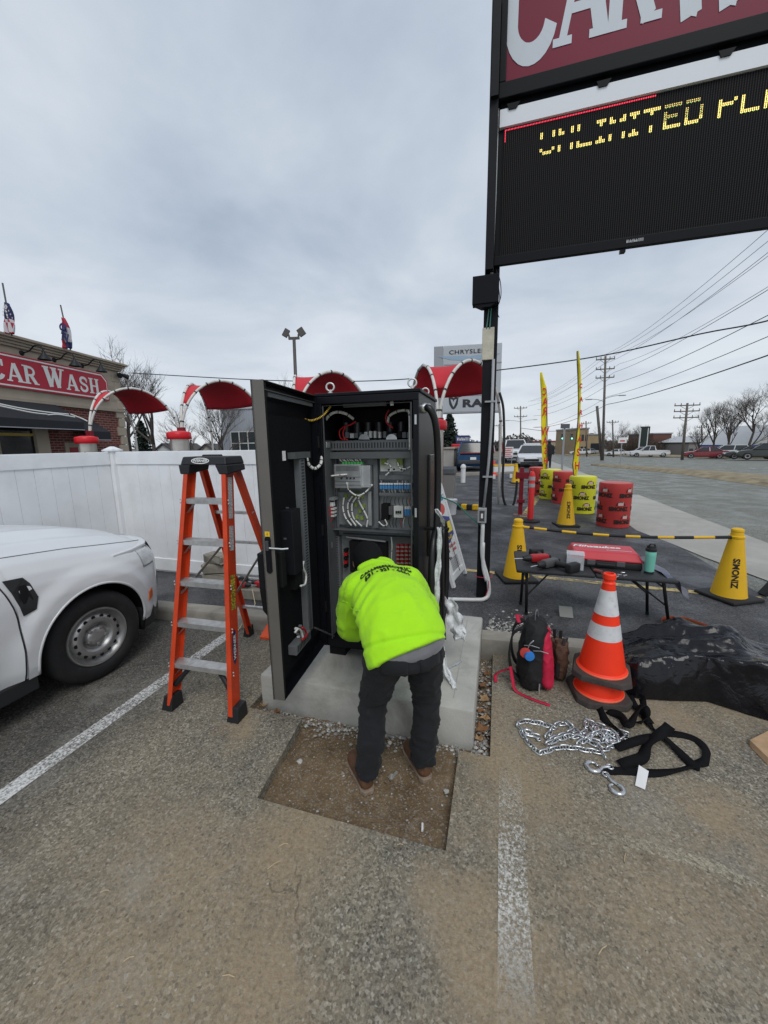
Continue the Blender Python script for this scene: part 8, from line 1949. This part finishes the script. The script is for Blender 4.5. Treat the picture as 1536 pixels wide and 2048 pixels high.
u,z=DP.px(948,807); mb=MB(); text_on(mb,'RAM',.82,DP.pt(u+.35,z,.03),DP.d,zv,.02,bold=.04,sx=1.5,space=1.05); stuff(mb.build('lettering',M_DTX,dsg))
u,z=DP.px(907,806); mb=MB(); mb.add([DP.pt(u+a*.40,z+b*.48,.05)for a,b in((-1,.9),(-.35,1),(0,.8),(.35,1),(1,.9),(.85,-.2),(.4,-.85),(0,-1.1),(-.4,-.85),(-.85,-.2))],[tuple(range(10))]); mb.build('shield_emblem',M_DTX,dsg)
mb=MB(); mb.add([DP.pt(u+a*.25,z+b*.33,.06)for a,b in((-1,.9),(-.3,.75),(0,.2),(.3,.75),(1,.9),(.5,-.3),(0,-1),(-.5,-.3))],[tuple(range(8))]); mb.build('ram_head',M_DS,dsg)
# ------------------------------------------------------------------ forecourt clutter beyond the post
p=gl(897,940); pr2=thing('wall_pier','pale concrete wall pier beside the blue vehicle','wall',(p[0],p[1],.12)); k=.95
mb=MB(); mb.box(p[0]-.35,p[0]+.32,p[1],p[1]+3.0,.1,1.42); mb.build('wall',M_APR,pr2,bevel=.02); mb=MB(); mb.box(p[0]-.42,p[0]+.39,p[1]-.06,p[1]+3.06,1.421,1.52); mb.build('coping',mat('coping_tan',(.34,.30,.24),.85),pr2)
p=gl(926,965); bo_=thing('white_bollard','short white capped bollard in the upper lot','bollard',p); MB().lathe([(.10,0),(.10,.62)],p,14).build('post',M_AF,bo_,smooth=40); MB().lathe([(.115,.621),(.12,.68),(.08,.76),(0,.79)],p,14).build('cap',M_AF,bo_,smooth=40)
a,b=Vector(gl(888,953)),Vector(gl(1034,946)); o=MB().bar(a+zv*.07,b+zv*.07,.3,.15).build('lot_kerb',M_KERB); struct(o)
a,b=Vector(gl(985,957)),Vector(gl(1025,955)); jb=thing('white_barrier','white barrier with a yellow top rail behind the hose','barrier',tuple(a.lerp(b,.5)));
MB().bar(a+zv*.42,b+zv*.42,.22,.28).build('board',M_AF,jb,bevel=.03); MB().bar(a+zv*.60,b+zv*.60,.24,.07).build('rail',M_CY,jb)
for f in(.08,.5,.92):q_=a.lerp(b,f); MB().box(q_.x-.06,q_.x+.06,q_.y-.16,q_.y+.16,.12,.29).build('foot',M_AF,jb)
p=gl(987,950); MBt=thing('traffic_cone','tiny far orange traffic cone by the white barrier','traffic cone',p); MB().lathe([(.2,0),(.2,.04),(.14,.05),(.03,.75)],p,12).build('cone',M_TO,MBt)
for(px,y0,y1,lab)in((1004,878,935,'stars and stripes hanging on a pole behind the hose'),(986,884,935,'stars and stripes on a pole beside the sign post')):
 D2=26; b_=PD(px,930,D2); tp_=PD(px,y0-6,D2); t=thing('pole_flag',lab,'flag',(b_[0],b_[1],.12),'flags on the forecourt'); MB().tube([(b_[0],b_[1],.12),(tp_[0],tp_[1],tp_[2])],.025,6).build('pole',M_POLE,t)
 mb=MB(); n,m_=12,8; pts=[]
 for i in range(n):
  for kx in range(m_):q_=PD(px-3+9*kx/(m_-1)*(.5+.5*i/n),y0+(906-y0)*i/(n-1),D2)+np.array(_f0)*.06*math.sin(kx*2); pts.append(tuple(q_))
 mb.v=pts
 for i in range(n-1):
  for kx in range(m_-1):mb.f.append((i*m_+kx,i*m_+kx+1,(i+1)*m_+kx+1,(i+1)*m_+kx)); mb.mi.append(2 if(i<4 and kx<4)else kx%2)
 mb.build('flag_cloth',[MATS['flag_red'],MATS['flag_white'],MATS['flag_navy']],t,smooth=True,solid=.01)
p=gl(1012,935); bd_=thing('notice_board','white notice board with rows of dark text beside the white pickup','sign board',p); D2=float(np.dot(np.array(p),_f0)); NP=Plane(Vector((p[0],p[1],0)),_r0)
u0,z1=NP.px(1008,894); u1,z0=NP.px(1026,915); mb=MB(); NP.box(mb,u0,u1,z0,z1,-.06,0); mb.build('board',M_AF,bd_)
for i in range(5):mb=MB(); zz=z0+(z1-z0)*(i+.6)/5.6; NP.box(mb,u0+.06,u1-.06-.1*(i%2),zz,zz+.05,.001,.012); mb.build('text_row',M_LR,bd_)
for uu in(u0+.05,u1-.1):mb=MB(); NP.box(mb,uu,uu+.05,.12,z0,-.05,-.01); mb.build('leg',M_DST,bd_)
D2=42; bn=thing('banner_sign','blue banner sign over a red car stand behind the lot','sign',tuple(LD((925-768)/769*D2,D2,.12))); NP=Plane(Vector(LD((925-768)/769*D2,D2)),_r0)
u0,z1=NP.px(912,871); u1,z0=NP.px(939,885); mb=MB(); NP.box(mb,u0,u1,z0,z1,-.15,0); mb.build('panel',mat('banner_blue',(.03,.04,.14),.5),bn)
mb=MB(); marks(mb,NP.pt((u0+u1)/2,(z0+z1)/2,.01),NP.d,zv,(u1-u0)*.86,.34,9,.01); stuff(mb.build('lettering',M_WHT,bn))
mb=MB(); NP.box(mb,u0+.6,u0+.75,.1,z0,-.1,-.03); mb.build('post',M_DST,bn); u0,z1=NP.px(904,888); u1,z0=NP.px(942,896); mb=MB(); NP.box(mb,u0,u1,z0,z1,-.6,.3); mb.build('awning',M_RFAB,bn,bevel=.1)
for uu in(u0+.1,u1-.2):mb=MB(); NP.box(mb,uu,uu+.12,.1,z0,-.2,-.1); mb.build('leg',M_DST,bn)
conifer(LD(5.6,45,.1),4.9,1.9,'dark evergreen behind the vacuum drum',41); conifer(LD(8.0,47,.1),5.2,2.0,'evergreen standing behind the blue banner sign',42)
# ------------------------------------------------------------------ utility poles and wires
M_UP_=mat('pole_timber',(.13,.115,.10),.9,var=.2,vscale=4); M_INS=mat('insulator',(.10,.10,.10),.5)
def upole(base,top,label,arms,arm_w,lights=(),r=.16):
 t=thing('utility_pole',label,'utility pole',tuple(base)); b,a=Vector(base),Vector(top); MB().tube([b,a],[r,r*.7],10).build('pole',M_UP_,t,smooth=True); ax=Vector((1,0,0))
 for f in arms:
  c0=b.lerp(a,f); MB().bar(c0-ax*arm_w/2,c0+ax*arm_w/2,.10,.12).build('crossarm',M_UP_,t)
  for s_ in(-.48,-.24,.24,.48):MB().lathe([(.045,0),(.06,.06),(.03,.14),(.05,.18),(.02,.24)],c0+ax*arm_w*s_+zv*.06,8).build('insulator',M_INS,t)
  MB().bar(c0-ax*arm_w*.3,c0-zv*.5,.03,.04).build('brace',M_UP_,t); MB().bar(c0+ax*arm_w*.3,c0-zv*.5,.03,.04).build('brace',M_UP_,t)
 for(f,s_,L)in lights:
  c0=b.lerp(a,f); MB().tube(bez([c0,c0+ax*s_*L*.5+zv*.25,c0+ax*s_*L+zv*.35],5),.04,6).build('lamp_arm',M_DST,t,smooth=True); MB().cbox(tuple(c0+ax*s_*(L+.3)+zv*.33),(.75,.28,.12),bev=.05).build('lamp_head',M_DST,t)
 return t
ub=Vector(PS(1205,921)); D2=float(np.dot(np.array(ub),_f0)); ut=Vector(PD(1211,712,D2))
upole(ub,(ut.x,ut.y,ut.z),'tall timber utility pole at the median nose with three crossarms',(.97,.88,.80),2.0,((.575,-1,1.4),(.60,1,1.6)))
sb=Vector(PD(1204,917,D2+.5)); sb.z=ub.z; tag(MB().tube([sb,Vector(PD(1194,812,D2+.5))],[.17,.15],10).build('leaning_stub_pole',M_UP_,smooth=True),'cut-off leaning timber pole beside the tall utility pole','utility pole')
for(px,pb,pt_,D2,lean,lab,ar,aw_)in[(1041,893,812,78,0,'far utility pole seen left of the feather flags',(.96,.80),2.4),(998,893,848,95,0,'distant utility pole by the forecourt flags',(.95,),2.2),(1362,906,806,47,13,'leaning utility pole with three crossarms behind the parked cars',(.96,.86,.75),2.6),(1225,896,840,75,0,'thin distant utility pole before the bare shrubs',(.94,),2.0),(1172,896,842,85,0,'thin distant utility pole by the tan brick building',(.94,),2.0),(1403,897,850,70,0,'short distant pole beside the small bare tree',(.93,),1.4)]:
 b_=LD((px-768)/769*D2,D2); b_[2]=gz(b_[1])-.05; tp_=PD(px+lean,pt_,D2); upole(b_,tuple(tp_),lab,ar,aw_,((.70,-1,2.2),(.70,1,2.4))if px==1041 else(),.16)
wn_=0
H_=ut.z
for(dx,f,sag,r)in[(-.95,.99,2.1,.014),(-.45,.99,2.1,.014),(.45,.99,2.0,.014),(.95,.90,2.0,.014),(-.9,.90,1.9,.014),(.5,.82,1.5,.018),(0,.70,1.5,.02),(0,.58,1.0,.018),(0,.50,.85,.03)]:
 A_,B_,C_=Vector((ub.x+dx,ub.y,.12+(H_-.12)*f+.2)),Vector((8.6+dx,-12,.12+(H_-.12)*f)),Vector((6.2+dx*1.2,79.5,.12+(9.2 if f>.6 else 7.0)*(f if f>.6 else .62)))
 pts=[A_.lerp(B_,k/20)-zv*sag*4*(k/20)*(1-k/20)for k in range(21)]; pts=[A_.lerp(C_,k/10)-zv*.8*4*(k/10)*(1-k/10)for k in range(10,0,-1)]+pts
 wn_+=1; tag(MB().tube(pts,r,4,cap=False).build('power_line',M_WIRE,smooth=True),('thick low cable slung along the poles over the median' if r>.025 else 'power line on the %s, %s'%('top crossarm' if f>.95 else 'middle crossarm' if f>.85 else 'lowest crossarm' if f>.75 else 'median pole shaft','outer wire on the wash side' if dx<-.8 else 'inner wire on the wash side' if dx<0 else 'outer wire on the far side' if dx>.8 else 'inner wire on the far side' if dx>0 else('below the crossarms' if f>.6 else 'at lamp arm height'))),'wire',None if r>.025 else 'power lines along the road')
# ------------------------------------------------------------------ street signs, signals, billboard
def sign_post(px,py,ytop,w_,h_px,m_,label,mark=None):
 p=tuple(float(q_)for q_ in PS(px,py)); D2=float(np.dot(np.array(p),_f0)); t=thing('street_sign',label,'sign',p); z1=PD(px,ytop,D2)[2]; z0=PD(px,ytop+h_px,D2)[2]; NP=Plane(Vector((p[0],p[1],0)),_r0)
 MB().box(p[0]-.035,p[0]+.035,p[1]-.03,p[1]+.03,p[2]-.02,z1).build('post',M_DST,t); mb=MB(); NP.box(mb,-w_/2,w_/2,z0,z1,.04,.06); mb.build('plate',m_,t)
 if mark:mb=MB(); NP.box(mb,-w_*.3,w_*.3,z0+(z1-z0)*.25,z0+(z1-z0)*.5,.061,.07); mb.build('red_mark',M_LR,t)
 return t
sign_post(1122,966,848,.36,9,mat('sign_back_grey',(.10,.105,.11),.5,.3),'tall thin post with a small grey sign back by the kerb')
sign_post(1240,928,875,.75,11,M_WHT,'white road sign with a red mark on the median',True)
sign_post(1342,910,884,.6,6,mat('sign_faded',(.45,.46,.42),.6),'small faded sign on the far verge by the shrubs')
D2=86; bb_=thing('dark_billboard','dark green upright billboard between two white posts','sign',tuple(LD((1290-768)/769*D2,D2,.12))); NP=Plane(Vector(LD((1290-768)/769*D2,D2)),_r0)
u0,z1=NP.px(1283,853); u1,z0=NP.px(1296.5,896); mb=MB(); NP.box(mb,u0,u1,z0,z1,-.3,0); mb.build('panel',mat('billboard_green',(.012,.022,.02),.5),bb_)
for px in(1281,1296):u,z=NP.px(px,856); mb=MB(); NP.box(mb,u,u+.16,-1,z,-.2,.05); mb.build('post',M_AF,bb_)
for(px,py,D2)in((1124,873,58),(1143,873,58)):
 c0=Vector(PD(px,py,D2)); t=thing('traffic_signal','traffic signal showing green hung over the road','traffic signal',tuple(c0),'traffic signals over the road'); MB().cbox(tuple(c0),(.34,.3,.95),bev=.05).build('housing',M_INS,t)
 for k,m_ in enumerate((mat('lens_red_off',(.06,.01,.01),.4),mat('lens_amber_off',(.06,.04,.01),.4),mat('lens_green',(.1,.6,.4),.4,emit=(.25,1.0,.7),estr=1.8))):MB().lathe([(.11,0),(.11,.04)],c0-Vector(_f0)*.16+zv*(.29-.29*k),12,axis=-Vector(_f0)).build('lens',m_,t)
 MB().tube([c0+zv*.45,c0+zv*1.4],.03,5).build('hanger',M_INS,t)
sw=[tuple(PD(a,b,58))for a,b in((1041,856),(1090,862),(1124,862),(1143,862),(1172,856))]; tag(MB().tube(bez(sw,4),.03,4).build('span_wire',M_WIRE),'span wire carrying the traffic signals over the road','wire')
# ------------------------------------------------------------------ far buildings
def block(px0,px1,ytop,D2,dep,m_,label,roof=None,rows=1,cols=5,wm=None,name='far_building',gable=None):
 A_=Vector(LD((px0-768)/769*D2,D2)); NP=Plane(A_,_r0); wd=(px1-px0)/769*D2; z1=PD((px0+px1)/2,ytop,D2)[2]; t=thing(name,label,'building',NP.pt(wd/2,.05,-dep/2)); mb=MB(); zg=gz(A_.y)-.5; NP.box(mb,0,wd,zg,z1,-dep,0); mb.build('wall',m_,t)
 mb=MB(); NP.box(mb,-.15,wd+.15,z1,z1+.3,-dep-.1,.15); mb.build('roof',roof or M_DST,t)
 for r_i in range(rows):
  for c_i in range(cols):
   u=wd*(c_i+.5)/cols; zz=zg+1+(z1-zg-1)*r_i/rows; mb=MB(); NP.box(mb,u-wd/cols*.32,u+wd/cols*.32,zz,zz+(z1-zg-1.2)/rows*.55,.0,.06); mb.build('window',wm or mat('far_pane',(.03,.035,.04),.2),t)
 if gable:
  for s_ in(1,):MB().prism([NP.pt(-.3,z1+.3,.2),NP.pt(wd+.3,z1+.3,.2),NP.pt(wd*.5,z1+gable,.2)],tuple(-NP.n*dep)).build('gable',mat('gable_white',(.45,.46,.47),.7),t)
 return t
block(1150,1172,858,98,12,mat('tan_brick',(.30,.22,.13),.9,var=.1,vscale=1),'tall tan brick building behind the feather flag',rows=2,cols=3)
block(1172,1205,870,100,12,mat('tan_brick2',(.33,.25,.15),.9,var=.1,vscale=1),'low tan brick building beside the taller tan one',cols=1)
block(1098,1150,883,118,14,mat('cream_wall',(.36,.30,.22),.9),'low shop row with red fascia far down the road',roof=mat('fascia_red',(.32,.05,.05),.7),cols=8)
block(1300,1336,868,99,10,mat('brown_brick',(.14,.065,.05),.9),'brown brick building behind the bare shrubs',cols=4)
block(1372,1440,887,82,9,mat('grey_clad',(.20,.19,.18),.8),'low grey house row behind the parked cars',roof=mat('roof_dark',(.07,.068,.066),.9),cols=6,gable=1.6)
block(1496,1600,893,60,10,mat('pale_wall',(.40,.42,.44),.8),'shop with bright blue roof band and pale gable',roof=mat('roof_blue',(.02,.10,.42),.5),cols=6,gable=3.4)
block(1020,1075,888,150,20,mat('far_grey',(.25,.24,.24),.9),'low grey building at the far end of the road',cols=6)
block(700,1010,890,160,20,mat('far_grey2',(.22,.21,.20),.9),'long low building on the far horizon',cols=14)
# ------------------------------------------------------------------ bare trees and shrubs on the far side
for(px,H_,D2,lab,sd,sp)in[(1422,7.6,60,'upright bare tree behind the dark red sedan',61,.75),(1446,7.9,61,'bare tree beside the big spreading tree',62,.75),(1392,5.2,64,'small round bare tree by the short pole',63,.9),(1490,8.8,57,'big spreading bare tree before the blue roofed shop',64,1.15),(1530,10.0,58,'broad bare tree rising above the blue roofed shop',65,1.15),(1236,5.4,66,'bare tree among the shrubs by the utility pole',66,.9),(1250,4.8,65,'low bare tree left of the dark billboard',67,1.0),(1268,5.0,66,'bare tree just beside the dark billboard',68,1.0),(1352,4.6,72,'distant bare tree beside the leaning pole',69,.9),(1190,5.2,80,'bare tree behind the tan brick building',70,.9)]:
 D2*=1.0 if px>1380 else 1.42; b_=LD((px-768)/769*D2,D2); b_[2]=gz(b_[1])-.1; bare_tree(b_,(H_*(1.45 if px>1380 else 1.75)-b_[2]),lab,sd,sp,6 if px>1400 else 5,thick=.62)
mb=MB(); rs=random.Random(77)
for i in range(1500):
 px=rs.uniform(1212,1400); D2=rs.uniform(88,95); b0=Vector(LD((px-768)/769*D2,D2)); b0.z=gz(b0.y)+.05; h=rs.uniform(1.8,4.2)
 d=Vector((rs.uniform(-.4,.4),rs.uniform(-.4,.4),1)).normalized(); mb.tube([b0,b0+d*h*.5,b0+d*h+Vector((rs.uniform(-.3,.3),rs.uniform(-.3,.3),0))],[.035,.025,.01],3,cap=False)
 for q_ in range(3):c0=b0+d*h*rs.uniform(.2,.95)+Vector((rs.uniform(-.3,.3),rs.uniform(-.3,.3),0)); s_=rs.uniform(.12,.3); u=Vector((rs.uniform(-1,1),rs.uniform(-1,1),rs.uniform(-1,1))).normalized()*s_; v=Vector((rs.uniform(-1,1),rs.uniform(-1,1),rs.uniform(-1,1))).normalized()*s_; mb.add([c0,c0+u,c0+v],[(0,1,2)])
stuff(tag(mb.build('shrub_thicket',mat('shrub_brown',(.075,.055,.042),.95,var=.3,vscale=2)),'long brown leafless thicket on the far side of the road','shrubs'))
mb=MB(); rs=random.Random(78)
for i in range(2600):
 px=rs.uniform(640,1220); D2=rs.uniform(150,210); b0=Vector(LD((px-768)/769*D2,D2,-1.6)); h=rs.uniform(4,7.4)*(.7+.3*math.sin(px*.05))
 for q_ in range(3):c0=b0+zv*h*rs.uniform(.1,1); s_=rs.uniform(.5,1.3); u=Vector((rs.uniform(-1,1),rs.uniform(-1,1),rs.uniform(-1,1))).normalized()*s_; v=Vector((rs.uniform(-1,1),rs.uniform(-1,1),rs.uniform(-1,1))).normalized()*s_; mb.add([c0-u,c0+u,c0+v],[(0,1,2)])
stuff(tag(mb.build('far_woods',mat('woods_grey',(.085,.075,.068),.95,var=.3,vscale=.3)),'far-off leafless woods along the horizon','woods'))
